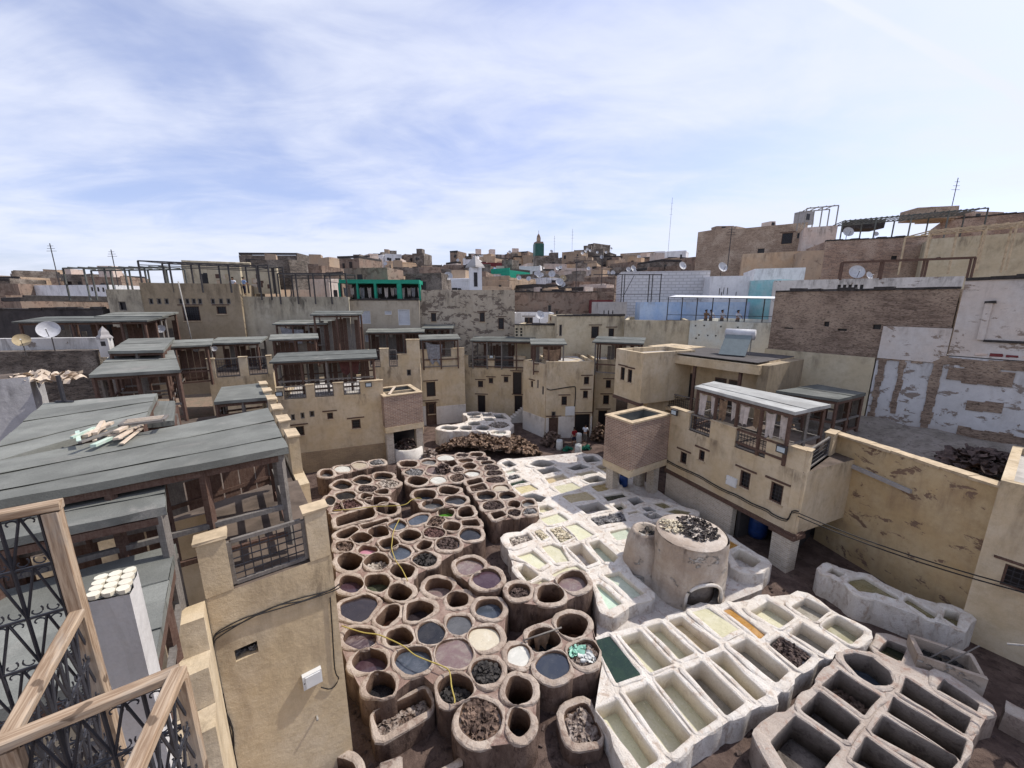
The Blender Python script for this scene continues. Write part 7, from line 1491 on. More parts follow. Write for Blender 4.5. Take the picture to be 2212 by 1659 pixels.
def skin(name, verts, edges, m, parent=None, sub=1):
    me = bpy.data.meshes.new(name); me.from_pydata([v[:3] for v in verts], edges, []); o = bpy.data.objects.new(name, me); COL.objects.link(o)
    md = o.modifiers.new('skin', 'SKIN'); md.use_smooth_shade = True
    lay = me.skin_vertices[0].data
    for i, v in enumerate(verts): lay[i].radius = (v[3], v[4] if len(v) > 4 else v[3])
    lay[0].use_root = True
    o.modifiers.new('sub', 'SUBSURF').levels = sub; o.modifiers['sub'].render_levels = sub
    dg = bpy.context.evaluated_depsgraph_get(); me2 = bpy.data.meshes.new_from_object(o.evaluated_get(dg)); bpy.data.objects.remove(o)
    me2.materials.clear(); me2.materials.append(M[m]); q = put(name, me2, parent); return q
def person(loc, rz, lab, shirt, lower, pose='stand', short=False, h=1.72):
    s = h / 1.72; root = empty('person', loc, rz, label=lab, cat='person')
    lean = .22 if pose == 'bend' else .0; fw = lambda z: -lean * max(0, z - .9)      # y forward is -y
    sh = 1.42; el = .16 if pose != 'lean' else .3
    ar = {'stand': ((.26, -.02, 1.14), (.28, -.14, .90)), 'bend': ((.25, -.22, 1.12), (.16, -.42, 1.0)), 'lean': ((.27, -.16, 1.18), (.16, -.36, 1.10)), 'walk': ((.27, .06, 1.13), (.27, -.1, .92))}[pose]
    st = .16 if pose == 'walk' else .03
    V = [(0, 0, .95, .15, .11), (0, fw(1.15), 1.15, .13, .095), (0, fw(1.38), 1.38, .165, .10), (0, fw(1.5) - .01, 1.50, .055), (0, fw(1.57) - .03, 1.60, .085, .10), (0, fw(1.65) - .035, 1.70, .075, .085)]
    E = [(0, 1), (1, 2), (2, 3), (3, 4), (4, 5)]
    for sx in (-1, 1):
        k = len(V); fy = lambda z: fw(z)
        V += [(sx * .19, fw(sh), sh, .06), (sx * ar[0][0], ar[0][1] + fw(1.1), ar[0][2], .042), (sx * ar[1][0], ar[1][1] + fw(1.0), ar[1][2], .03), (sx * ar[1][0], ar[1][1] - .05 + fw(1.0), ar[1][2] - .07, .035)]
        E += [(2, k), (k, k + 1), (k + 1, k + 2), (k + 2, k + 3)]
        k = len(V); y1 = -sx * st
        V += [(sx * .10, 0, .86, .09), (sx * .11, y1 * .6 - .02, .48, .06), (sx * .11, y1 + .03, .09, .04), (sx * .12, y1 - .13, .04, .038)]
        E += [(0, k), (k, k + 1), (k + 1, k + 2), (k + 2, k + 3)]
    body = skin('body', V, E, 'skin', root)
    fb = MB()
    for sx in (-1, 1):                                     # fingers and thumb
        hx, hy, hz = sx * ar[1][0], ar[1][1] - .07 + fw(1.0), ar[1][2] - .09
        for f in range(4): x = hx + (f - 1.5) * .018; L = (.06, .072, .068, .052)[f]; fb.tube([(x, hy, hz), (x, hy - .02, hz - L * .6), (x, hy - .012, hz - L)], [.009, .008, .006], 'skin', 5)
        fb.tube([(hx - sx * .03, hy, hz + .03), (hx - sx * .05, hy - .02, hz), (hx - sx * .045, hy - .03, hz - .025)], [.01, .009, .007], 'skin', 5)
    hd = (0, fw(1.6) - .13, 1.62)
    fb.tube([(0, hd[1] + .01, 1.645), (0, hd[1] - .03, 1.615), (0, hd[1] + .005, 1.605)], [.008, .016, .008], 'skin', 5)
    for sx in (-1, 1): fb.tube([(sx * .085, fw(1.6) - .03, 1.65), (sx * .098, fw(1.6) - .03, 1.62), (sx * .085, fw(1.6) - .03, 1.59)], .014, 'skin', 5)
    bm_ = bmesh.new(); bm_.from_mesh(body.data); bm_.from_mesh(fb.mesh('tmp')); bm_.to_mesh(body.data); bm_.free()
    for p_ in body.data.polygons: p_.use_smooth = True
    e_ = MB()
    for sx in (-1, 1): e_.lathe([(.001, .009), (.011, 0), (.001, -.009)], 'hair', 8, (sx * .033, hd[1] + .02, 1.655))
    e_.build('eyes', root, True)
    m_ = MB(); m_.bar((-.024, hd[1] + .018, 1.575), (.024, hd[1] + .018, 1.575), .008, 'shirtred'); m_.build('mouth', root)
    skin('hair', [(0, fw(1.66) - .01, 1.685, .088, .098), (0, fw(1.66) - .0, 1.74, .078, .085), (0, fw(1.66) + .04, 1.64, .078, .06)], [(0, 1), (0, 2)], 'hair', root)
    tv = [(0, fw(.98), .98, .165, .125), (0, fw(1.15), 1.15, .15, .115), (0, fw(1.38), 1.38, .18, .118), (0, fw(1.46), 1.46, .10)]; te = [(0, 1), (1, 2), (2, 3)]
    for sx in (-1, 1): k = len(tv); tv += [(sx * .19, fw(sh), sh, .078), (sx * (ar[0][0] * .96), ar[0][1] * .8 + fw(1.15), ar[0][2] + .05, .06)]; te += [(2, k), (k, k + 1)]
    skin('shirt', tv, te, shirt, root)
    lv = [(0, .0, .98, .155, .12), (0, 0, .9, .15, .12)]; le = [(0, 1)]
    for sx in (-1, 1):
        k = len(lv); y1 = -sx * st; lv += [(sx * .10, 0, .80, .105), (sx * .11, y1 * .6 - .02, .5, .085)]; le += [(1, k), (k, k + 1)]
        if not short: lv += [(sx * .11, y1 + .03, .12, .062)]; le += [(k + 1, k + 2)]
    skin('shorts' if short else 'trousers', lv, le, lower, root)
    root.scale = (s, s, s); return root
x, y, z = MISC['red']; person((x, y, .04), R(205), 'worker in a red shirt and dark shorts walking beside the barrels', 'shirtred', 'shortsnavy', 'walk', True)
x, y, z = MISC['white']; person((x, y, .04), R(160), 'worker in a white shirt bending at the dark doorway', 'shirtwhite', 'trousergrey', 'bend')
for (x, y, z), l, s_, ps in zip(MISC['terr'], ('seated-height spectator in brown leaning on the terrace rail, leftmost', 'spectator in white raising a camera on the blue terrace', 'spectator in white right of the camera holder on the blue terrace', 'rightmost spectator in white leaning on the blue terrace rail'), ('hidebrown', 'shirtwhite', 'shirtwhite', 'shirtwhite'), ('lean',) * 4): person((x, y + .35, 10.5), R(10), l, s_, 'trousergrey', ps)
for (x, y, z), l, s_ in zip(MISC['terrL'], ('visitor in white behind the rail of the left roof terrace', 'visitor in pale blue on the left roof terrace, back turned'), ('shirtwhite', 'shirtblue')): person((x, y, 13.7), R(150 if 'blue' in l else 20), l, s_, 'shortsnavy', 'lean')

vh = [v for v in VV if v['cl'] == 'near' and v['c'] == 'black']
v = max(vh, key=lambda q: q['cen'].y); cx, cy = v['cen']
b = MB(); b.tube([(cx - .75, cy - .2, 1.2), (cx + .7, cy + .35, 1.22)], .03, 'woodgrey', 6); tag(b.build('pole', None, True), 'wooden pole laid across a near vat with a hide over it', 'pole')
tag(hang(None, (cx - .35, cy - .02, 1.25), (cx + .3, cy + .2, 1.25), .75, 'hidebrown', 'soaked_hide'), 'wet brown hide draped over the pole across a near vat', 'hide')
v = [q for q in VV if q['c'] == 'rubbish' and q['sh'] == 'e'][0]; cx, cy = v['cen']
o = sheet_heap(circ(.28, -.2, .22), 1.0, 16, 'plasticmint', .22, .1).build('plastic_bag', None, True); o.location = (cx, cy, 0); tag(o, 'crumpled mint-green plastic bag in the rubbish vat', 'bag')
o = sheet_heap(circ(.25, .1, -.15), 1.0, 16, 'plasticwhite', .2, .1).build('plastic_bag', None, True); o.location = (cx, cy, 0); tag(o, 'crumpled white plastic bag in the rubbish vat', 'bag')
o = sheet_heap(circ(.5), 0, 110, 'hides_dark', .3, .15, .35).build('hide_heap', None, True); o.location = (-4.9, 25.6, 1.25); tag(o, 'dark hide heap left on top of the back middle cluster', 'hides', kind='stuff')

for i, (x0, y0, x1, y1, h, w, l) in enumerate(((-3.3, 8.1, -3.0, 7.2, .85, .6, 'stubby brown wall block standing before the near trough'), (-2.6, 7.7, -1.4, 8.3, .55, .22, 'low brown wall between the near trough and the big trio'), (-4.1, 7.3, -3.7, 6.4, .8, .35, 'low brown wall running out of the picture beside the ochre wall'), (.8, 7.6, 2.4, 7.2, .45, 1.0, 'low reddish step below the bin of scraps'), (12.6, 7.6, 15.2, 6.6, .9, .5, 'low wall at the lower right corner'), (15.3, 9.6, 16.8, 7.6, .8, .5, 'low wall at the foot of the right edge house'))):
    d_ = Vector((x1 - x0, y1 - y0, 0)); L_ = d_.length; b = MB(); ns = max(2, int(L_ / .25)); m_ = 'rim_brown' if i < 4 else 'rim_rose'; mw = 'wall_brown' if i < 4 else 'wall_rose'; k = b.mid(mw); k2 = b.mid(m_)
    for s in range(ns + 1):
        t = L_ * s / ns
        for y_, z_ in ((-w / 2, 0), (-w / 2, h - .06), (-w / 2 + .05, h), (w / 2 - .05, h), (w / 2, h - .06), (w / 2, 0)): b.v.append((t + jit(.015), y_ + jit(.02), z_ + (jit(.02) if z_ else 0)))
    for s in range(ns):
        for q in range(5): a = s * 6 + q; b.f.append((a, a + 1, a + 7, a + 6)); b.mi.append(k if q in (0, 4) else k2)
    b.f.append((0, 1, 2, 3, 4, 5)); b.mi.append(k); e_ = ns * 6; b.f.append(tuple(e_ + q for q in range(5, -1, -1))); b.mi.append(k)
    o = b.build('low_wall', None, True); o.location = (x0, y0, 0); o.rotation_euler = (0, 0, math.atan2(d_.y, d_.x)); tag(o, l, 'wall')

# ------------------------------------------------------------ far city
FC = {'br': 'earth', 'dk': 'rubbledark', 'tn': 'earthpale', 'pk': 'pinkplaster', 'wh': 'white', 'or': 'orangewash', 'rd': 'redwash', 'bl': 'bluewash', 'gn': 'greenpaint', 'cr': 'cream'}
FN = {'br': 'brown', 'dk': 'dark stone', 'tn': 'tan', 'pk': 'pinkish', 'wh': 'white', 'or': 'orange', 'rd': 'dark red', 'bl': 'blue', 'gn': 'green', 'cr': 'cream'}
wb = MB(); wb.box(-.4, .4, -.04, .05, -.6, .6, 'pane'); WIN = wb.mesh('window'); wb = MB(); wb.box(-.5, .5, -.03, .05, -1.0, 1.0, 'wood'); DOOR = wb.mesh('door')
order = sorted(range(len(FAR)), key=lambda i: FAR[i][0][0] / FAR[i][0][1]); cnt = {}; rank = {}
for i in order:
    c = FAR[i][3]; zone = 'before' if FAR[i][0][1] < 80 else 'middle' if FAR[i][0][1] < 125 else 'skyline'; rank[i] = (zone, cnt.get((c, zone), 0)); cnt[(c, zone)] = rank[i][1] + 1
for i, (a, c, h, col, wn_) in enumerate(FAR):
    a, c = Vector(a), Vector(c); L = (c - a).length; rz = math.atan2(c.y - a.y, c.x - a.x) + random.choice((-.45, -.2, 0, .2, .4)); zone, rk = rank[i]
    hh = random.uniform(9, 13); D = random.uniform(6, 11); m = FC[col]
    root = empty('far_house', (a.x, a.y, a.z - hh), rz, label='%s house, %sof its colour from the left in the %s' % (FN[col], ORD[rk] if rk else 'first ', {'before': 'near town row', 'middle': 'middle town rows', 'skyline': 'far skyline'}[zone]), cat='house', group='houses of the far town')
    b = MB(); b.box(0, L, 0, D, 0, hh - .55, m, .1)
    pw = .3
    for x0, x1, y0, y1 in ((0, L, 0, pw), (0, L, D - pw, D), (0, pw, pw, D - pw), (L - pw, L, pw, D - pw)): b.box(x0, x1, y0, y1, hh - .56, hh + jit(.15), random.choice((m, m, 'darkcoping')) if m not in ('white', 'bluewash') else m, .05)
    b.build('wall', root)
    if random.random() < .5 and L > 4:
        b = MB(); w = random.uniform(1.6, min(3.5, L * .6)); x0 = random.uniform(.3, L - w - .3); b.box(x0, x0 + w, D * .3, D * .3 + 3, hh - .6, hh + random.uniform(1.0, 2.4), random.choice((m, 'earthpale', 'rubbledark', 'pinkplaster')), .08); b.build('stair_hut', root)
    for j in range(random.randint(1, 4)):
        x = random.uniform(.8, max(.9, L - .8)); z = hh - random.choice((2.0, 2.2, 3.8)); put('window', WIN, root, (x, -.02, z)).scale = (random.uniform(.6, 1.2), 1, random.uniform(.6, 1.2))
for i, (x, y, z, w, d_, h, m_) in enumerate(((47, 66.5, 25.4, 2.2, 1.6, 2.0, 'concrete'), (38, 76, 26, 3.0, 2.5, .9, 'earth'), (44, 70, 25.5, 1.5, 1.5, 1.1, 'pinkplaster'), (57, 58, 24.5, 5, 3, 1.6, 'rubblepale'), (63, 62, 25, 3, 3, 2.0, 'earthpale'), (68, 62, 25, 6, 3, 1.3, 'rubbleorange'), (52, 62, 24, 4, 3, 1.2, 'darkcoping'), (-30, 46, 14.5, 5, 3, 3.2, 'rubbledark'), (-21, 50, 13.5, 6, 4, 3.6, 'earth'), (-14, 52, 13.5, 5, 4, 3.2, 'rubbledark'))):
    b = MB(); b.box(0, w, 0, d_, 0, h, m_, .12); o = b.build('roof_hut'); o.location = (x, y, z); o.rotation_euler = (0, 0, jit(.3))
    b = MB(); b.box(w * .3, w * .3 + .7, -.05, .06, h * .35, h * .8, 'pane'); b.build('opening', o)
    tag(o, ('%s small roof hut from the left on the skyline houses at right' % ('third', 'first', 'second', 'fifth', 'sixth', 'seventh', 'fourth')[i]) if i < 7 else '%s rough roof hut behind the left steel pergola' % ('left', 'middle', 'right')[i - 7], 'hut', 'roof huts')
# minaret
x, y, z = MISC['minaret']; zt, ztip, w = MISC['mintop'], MISC['mintip'], MISC['minw']
root = empty('minaret', (x, y, 20), R(12), label='square minaret with a green tiled band and a small lantern on the skyline', cat='minaret'); hb = zt - 20
b = MB(); b.box(-w / 2, w / 2, -w / 2, w / 2, 0, hb - 3.4, 'rubbledark', .05); b.build('shaft', root)
b = MB(); b.box(-w / 2 - .08, w / 2 + .08, -w / 2 - .08, w / 2 + .08, hb - 3.4, hb, 'greentile', .02); b.build('tiled_band', root)
for i in range(5): b = MB(); xx = -w / 2 + .35 + i * (w - .7) / 4; b.box(xx - .22, xx + .22, -w / 2 - .09, w / 2 + .09, hb + .002, hb + .5, 'earth', .02); b.build('merlon', root)
b = MB(); q = w * .2; b.box(-q, q, -q, q, hb, hb + (ztip - zt) * .62, 'earthpale', .02); b.build('lantern', root)
b = MB(); b.lathe([(q * 1.1, hb + (ztip - zt) * .62), (q * 1.05, hb + (ztip - zt) * .75), (q * .5, hb + (ztip - zt) * .92), (.02, hb + (ztip - zt))], 'earth', 10); b.build('dome', root, True)
b = MB(); b.tube([(0, 0, hb + (ztip - zt) * .98), (0, 0, hb + (ztip - zt) * 1.3)], .05, 'steel'); b.build('finial', root)
# small white chimney turret
root = empty('chimney_turret', (-4.6, 50, 11), R(8), label='white chimney turret with a pointed cap above the crumbling house', cat='turret')
b = MB(); b.box(-1.9, 1.9, -1, 1, 0, 3.2, 'white', .03); b.build('base', root); b = MB(); b.box(-.75, .75, -.75, .75, 3.2, 6.2, 'white', .03); b.build('shaft', root)
b = MB(); b.lathe([(1.2, 6.2), (1.15, 6.4), (.02, 7.7)], 'concrete', 4); b.build('cap', root); b = MB(); b.box(-.22, .22, -.8, -.74, 3.9, 5.6, 'pane'); b.build('slot', root)

# ------------------------------------------------------------ satellite dishes
b = MB(); b.lathe([(.01, .0)] + [(.5 * i / 6, .14 * (i / 6) ** 2) for i in range(1, 7)] + [(.51, .15), (.5, .13)] + [(.5 * i / 6, .14 * (i / 6) ** 2 - .02) for i in range(6, 0, -1)], 'dishgrey', 22); DISH = b.mesh('reflector', True)
dm = {'dishgrey': DISH}
for q in ('dishrust', 'dishtan'): m_ = DISH.copy(); m_.materials.clear(); m_.materials.append(M[q]); dm[q] = m_
b = MB(); b.tube([(0, -.45, .07), (0, -.1, .5)], .018, 'steel', 5); b.lathe([(.01, .47), (.05, .47), (.05, .57), (.01, .57)], 'boxwhite', 8, (0, -.08, 0)); ARM = b.mesh('feed_arm')
b = MB(); b.tube([(0, .02, -.02), (0, .1, -.25), (0, .1, -1.25)], .03, 'steel', 6); MAST = b.mesh('mast')
ds = sorted(range(len(DISHES)), key=lambda i: DISHES[i][0] / DISHES[i][1]); zr = {}
for i in ds:
    z = 'on the near roofs' if DISHES[i][1] < 60 else 'on the mid-distance roofs' if DISHES[i][1] < 110 else 'on the skyline roofs'; zr[z] = zr.get(z, 0) + 1
    x, y, zz, s = DISHES[i]; root = empty('satellite_dish', (x, y, zz), R({0: 35, 1: 45}.get(i, random.uniform(-20, 25))), label='%ssatellite dish from the left %s' % (ORD[zr[z] - 1] if zr[z] > 1 else 'first ', z), cat='dish', group='satellite dishes')
    root.scale = (s, s, s)
    q = 'dishrust' if i in (26,) else 'dishtan' if i in (1, 10) else 'dishgrey'
    o = put('reflector', dm[q], root); o.rotation_euler = (R(68), 0, 0); a = put('feed_arm', ARM, o); put('mast', MAST, root)

# ------------------------------------------------------------ steel pergolas, green loft, terrace canopy
P0, P1, P2, P3, P4_ = [Vector(p) for p in MISC['pergola']]
root = empty('steel_pergola', (P0.x, P0.y, 13.7), 0, label='black steel pergola frame over the left roof terraces', cat='pergola'); o = root.location
def frame_run(a, c, z0, n, back=Vector((0, 2.5, 0))):
    for off in (Vector(), back):
        b = MB(); b.bar(a + off - o, c + off - o, .12, 'steel', .12); b.build('beam', root); b = MB(); b.bar(a + off - o - Vector((0, 0, .35)), c + off - o - Vector((0, 0, .35)), .07, 'steel'); b.build('beam', root)
        for i in range(n + 1):
            p = a.lerp(c, i / n) + off; b = MB(); b.bar((p.x - o.x, p.y - o.y, z0 - o.z), p - o, .11, 'steel'); b.build('post', root)
    for i in range(n * 3 + 1): p = a.lerp(c, i / (n * 3)); b = MB(); b.bar(p - o, p + back - o, .05, 'steel'); b.build('crossbar', root)
frame_run(P0, P1, 13.9, 4); frame_run(P1 + Vector((.1, .1, 0)), P2, 13.2, 1); frame_run(P3, P4_, 12.8, 4)
a, c = Vector(MISC['green'][0]), Vector(MISC['green'][1])
root = empty('green_loft', (a.x, a.y, 13.2), 0, label='bright green roof loft hung with pale hides above the grey house', cat='loft'); o = root.location
d = c - a; d.z = 0; dep = Vector((0, 3.5, 0))
b = MB(); b.box(0, d.length, -.1, 3.6, a.z - o.z - .42, a.z - o.z, 'greenpaint', .02); q = b.build('roof_beam', root); q.rotation_euler = (0, 0, math.atan2(d.y, d.x))
for t, w in ((.0, .2), (.22, .16), (.44, .25), (.74, .5), (1, .2)):
    p = a + d * t - o; b = MB(); b.box(p.x - w / 2, p.x + w / 2, p.y - .1, p.y + .3, 0, a.z - o.z - .42, 'greenpaint', .01); b.build('pillar', root)
b = MB(); p, q = a + dep - o, c + dep - o; b.face([(p.x, p.y, 0), (q.x, q.y, 0), (q.x, q.y, a.z - o.z), (p.x, p.y, a.z - o.z)], 'sooty'); b.box(p.x, q.x, p.y + .02, p.y + .2, 0, 1.2, 'sooty'); b.build('back_wall', root)
for j in range(14):
    t = (j + .3) / 14; p = a + d * t + Vector((0, .5 + .3 * (j % 3), -.8)); q = p + d * .05
    tag(hang(None, p, q, random.uniform(.8, 1.7), 'hidehang' if j % 3 else 'clothgrey', 'hanging_hide'), '%spale hide hanging in the green loft, counted from the left' % (ORD[j] if j else 'first '), 'hide', 'hides hung in the green loft')
# terrace canopy above the spectators
a, c = Vector((16.0, 40.3, 13.55)), Vector((23.6, 34.2, 13.3)); root = empty('terrace_canopy', (a.x, a.y, 10.9), 0, label='thin white canopy on black posts over the spectators', cat='canopy'); o = root.location
d = c - a; nn = Vector((-d.y, d.x, 0)).normalized() * 2.6 + Vector((0, 0, .2))
for i in range(5):
    p, q = a + d * (i / 5), a + d * ((i + 1) / 5); b = MB(); b.face([p - o, q - o, q + nn - o, p + nn - o], 'whitebar'); b.face([p - o - Vector((0, 0, .06)), p + nn - o - Vector((0, 0, .06)), q + nn - o - Vector((0, 0, .06)), q - o - Vector((0, 0, .06))], 'steel'); b.build('roof_panel', root)
for i in range(8):
    p = a + d * (i / 7); b = MB(); b.bar((p.x - o.x, p.y - o.y, 0), p - o - Vector((0, 0, .05)), .07, 'steel'); b.build('post', root)
for z in (11.2, 11.75): b = MB(); b.bar(Vector((a.x, a.y, z)) - o, Vector((c.x, c.y, z)) - o, .05, 'steel'); b.build('rail', root)
# open frame in front of the white block house
root = empty('roof_frame', (9.0, 47, 13), 0, label='rusty scaffold frame on the roof before the white block house', cat='frame')
for x in (0, .3, 3.2, 3.6, 4.6): b = MB(); b.bar((x + 4, 0, 0), (x + 4, 0, 3.2), .09, 'steel'); b.build('post', root)
b = MB(); b.bar((.6, 0, 3.2), (8.7, 0, 3.2), .09, 'steel'); b.build('beam', root); b = MB(); b.bar((4.2, 0, .6), (5.4, 0, 3.1), .06, 'steel'); b.build('brace', root); b = MB(); b.bar((3.2, 0, .9), (8.6, 0, .9), .05, 'steel'); b.build('rail', root)
# right side pergolas
def pergola(lab, a, c, dep, h, m, n, name='pergola', slats=12):
    a, c = Vector(a), Vector(c); root = empty(name, (a.x, a.y, a.z - h), 0, label=lab, cat='pergola'); o = root.location; d = c - a; nn = Vector((-d.y, d.x, 0)).normalized() * dep
    for off in (Vector(), nn):
        b = MB(); b.bar(a + off - o, c + off - o, .14, m); b.build('beam', root)
        for i in range(n + 1): p = a.lerp(c, i / n) + off; b = MB(); b.bar((p.x - o.x, p.y - o.y, 0), p - o, .12, m); b.build('post', root)
    for i in range(slats): p = a.lerp(c, (i + .5) / slats) + Vector((0, 0, .1)); b = MB(); b.bar(p - o, p + nn - o, .1, m); b.build('slat', root)
pergola('cream timber pergola on the terrace at the right edge', (42, 41, 20.0), (52, 37.5, 20.6), 4, 4.0, 'coping', 5)
pergola('dark green slatted pergola on the skyline house', (46, 57, 24.0), (60, 52, 24.6), 4, 3.0, 'feltdark', 4, slats=26)
pergola('dark rail frame on the white parapet right of the dishes', (30.5, 37, 16.6), (38, 33, 16.6), .6, 1.6, 'wood', 3, slats=2)
pergola('pale roof frame on the pinkish house', (45, 63, 27.0), (49, 62, 27.2), 2.5, 2.8, 'pipe', 2, slats=4)
pergola('dark green frame at the far left terrace', (-46, 41, 16.4), (-36.5, 42, 16.6), 3, 3.2, 'feltdark', 5, slats=10)
# two painted mural walls on the left terrace
for i, (x0, x1, zt) in enumerate(((-33.2, -29.6, 17.0), (-28.9, -25.6, 16.8))):
    b = MB(); b.box(0, x1 - x0, 0, .3, 13.9, zt, 'cream', .01); o = b.build('mural_wall'); o.location = (x0, 43.5, 0); tag(o, ('left' if not i else 'right') + ' cream wall with a small town mural behind the steel pergola', 'wall')
    r_ = random.Random(i + 3)
    for j in range(9):
        u = r_.uniform(.4, 2.5); v = r_.uniform(14.2, 15.6); w = r_.uniform(.25, .7); h = r_.uniform(.2, .6); b = MB(); b.box(u, u + w, -.01 - .002 * j, -.001, v, v + h, r_.choice(('sandpaint', 'orangewash', 'woodmint', 'wood')) if False else r_.choice(('orangewash', 'woodplank', 'wood', 'coping')), .0); b.build('painted_patch', o)
# solar water heater
root = empty('solar_heater', (16.6, 28.6, 9.25), R(48), label='solar water heater with a tilted panel and white cylinder on the bay house roof', cat='solar heater')
b = MB(); b.face([(-1.9, -1.1, .1), (-.35, -1.1, 1.45), (-.35, .6, 1.45), (-1.9, .6, .1)], 'solarglass'); b.face([(-1.9, -1.1, .03), (-1.9, .6, .03), (-.35, .6, 1.38), (-.35, -1.1, 1.38)], 'steel'); b.build('panel', root)
b = MB(); b.tube([(0, -1.2, 1.45), (0, .7, 1.45)], .38, 'dishgrey', 18); b.build('cylinder', root, True)
for q in (-1, .5): b = MB(); b.bar((0, q, 0), (0, q, 1.2), .06, 'pipe'); b.build('leg', root); b = MB(); b.bar((-1.85, q, 0), (-.4, q, 1.3), .05, 'pipe'); b.build('strut', root)
# aerials
for i, (x, y, z, h) in enumerate(((-57, 50, 15.1, 5.0), (18.3, 175, 22, 19), (24.5, 165, 22, 20), (58, 150, 18, 32), (66, 62, 22, 9), (-50.6, 51, 15, 4.5), (13.5, 60, 15.5, 5), (9.2, 57, 14.5, 5), (26.9, 50, 17, 5))):
    root = empty('aerial', (x, y, z), 0, label='%sthin television aerial from the left on the skyline' % (('third ', 'sixth ', 'seventh ', 'eighth ', 'ninth ', 'first ', 'fifth ', 'fourth ', 'tenth ')[i]), cat='aerial', group='television aerials')
    b = MB(); b.tube([(0, 0, 0), (0, 0, h)], .05, 'steel', 5); b.build('mast', root)
    for q in range(3): b = MB(); b.bar((-.6 + .12 * q, 0, h * (.82 + .06 * q)), (.6 - .12 * q, 0, h * (.82 + .06 * q)), .04, 'steel'); b.build('rod', root)

# ------------------------------------------------------------ cables, hoses, boxes, lamps
def cable(name, pts, r, m, lab, cat, smooth=3):
    p = [Vector(q) for q in pts]; o = []
    for i in range(len(p) - 1):
        a, b_, c, d = p[max(i - 1, 0)], p[i], p[i + 1], p[min(i + 2, len(p) - 1)]
        for j in range(smooth): f = j / smooth; o.append(.5 * ((2 * b_) + (c - a) * f + (2 * a - 5 * b_ + 4 * c - d) * f * f + (3 * b_ - a - 3 * c + d) * f ** 3))
    o.append(p[-1]); b = MB(); b.tube(o, r, m, 6); q = b.build(name, None, True); tag(q, lab, cat); return q
cable('hose', PX['hose'], .022, 'rope', 'yellow hose snaking over the front cluster of vats', 'hose', 5)
cable('hose', PX['hose2'], .022, 'rope', 'yellow hose lying down the middle of the centre cluster', 'hose', 5)
cable('hose', PX['hose3'], .022, 'rope', 'yellow hose strung behind the left cluster', 'hose', 5)
cp = MISC['cables'][0]; nrm = Vector((-.92, -.39, 0)) * .06
cable('cable', [Vector(p) + nrm for p in cp], .03, 'cable', 'thick black cable along the workshop house wall', 'cable')
cable('cable', [Vector(p) + nrm * 1.5 - Vector((0, 0, .09)) for p in cp], .02, 'cable', 'thin black cable just below the thick one on the workshop house', 'cable')
for i, dz in enumerate((0, -.16)):
    a, c = Vector((13.4, 16.35, 3.35 + dz)), Vector((18.0, 11.4, 3.3 + dz)); cable('cable', [a.lerp(c, t) - Vector((0, 0, .9 * t * (1 - t))) for t in (0, .2, .4, .6, .8, 1)], .025, 'cable', '%s black cable hanging across to the right edge house' % ('upper' if not i else 'lower'), 'cable')
def wallpt(rootname, s, z, out=.05):
    d = [q for q in BUILDINGS if q['n'] == rootname][0]; A, B_ = Vector(d['a']), Vector(d['b']); e = (B_ - A).normalized(); n = Vector((e.y, -e.x)); p = A + e * s + n * out; return Vector((p.x, p.y, z))
LW = [q for q in BUILDINGS if q['n'] == 'left_wall_house'][0]; Lw = (Vector(LW['b']) - Vector(LW['a'])).length
for i in range(3):
    cable('cable', [wallpt('left_wall_house', s, z - .03 * i + .03 * math.sin(5 * s + 2 * i), .03 + .015 * i) for s, z in MISC['lcable']], .014, 'cable', '%s black cable of the bundle on the left ochre wall' % ('upper', 'middle', 'lower')[i], 'cable')
cable('cable', [wallpt('left_wall_house', s, z, .025) for s, z in MISC['ldrop']], .014, 'cable', 'black cable dropping to the white meter box on the left ochre wall', 'cable')
bs, bz = MISC['box'][0] - MISC['sL'], MISC['box'][1]
def meterbox(p, rz, lab, w=.42, h=.38, rough=0):
    root = empty('meter_box', p, rz, label=lab, cat='box'); b = MB(); b.box(-w / 2, w / 2, -.12, .0, -h / 2, h / 2, 'boxwhite', .002); b.build('case', root)
    b = MB(); b.box(-w / 2 + .06, w / 2 - .03, -.145, -.121, -h / 2 + .03, h / 2 - .03, 'boxwhite', .001); b.build('lid', root); b = MB(); b.lathe([(.012, 0), (.012, .02), (.001, .02)], 'steel', 8, (-w / 2 + .03, -.125, 0)); b.build('lock', root)
meterbox(wallpt('left_wall_house', bs, bz, .002), math.atan2(.6, .8), 'white meter box on the left ochre wall')
b = MB(); b.tube([(0, 0, 0), (0, -.12, 0)], .03, 'pipe', 8); o = b.build('drain_stub', None, True); o.location = wallpt('left_wall_house', MISC['lpipe'][0], MISC['lpipe'][1], 0); o.rotation_euler = (0, 0, math.atan2(.6, .8)); tag(o, 'short pipe stub below the meter box on the left wall', 'pipe')
meterbox(wallpt('corner_house', 2.35, 2.75, .002), 0.07, 'white meter box on the corner house', .9, .9)
e_ = math.atan2(-7.5, 3.15)
meterbox(wallpt('workshop_house', 4.75, 3.35, .002), e_, 'open white meter box with a swung lid on the workshop house', .6, .5)
def floodlight(p, rz, lab):
    root = empty('floodlight', p, rz, label=lab, cat='lamp'); b = MB(); b.bar((0, 0, 0), (0, -.22, .02), .04, 'steel'); b.build('bracket', root)
    b = MB(); b.box(-.24, .24, -.34, -.22, -.18, .18, 'steel', .004); o = b.build('housing', root); b = MB(); b.box(-.18, .18, -.356, -.342, -.12, .12, 'lampglass'); b.build('lens', o)
floodlight(wallpt('workshop_house', .55, 6.2, 0), e_, 'floodlight beside the brick tank on the workshop parapet')
floodlight(wallpt('workshop_house', 7.2, 6.15, 0), e_, 'floodlight near the front corner of the workshop parapet')
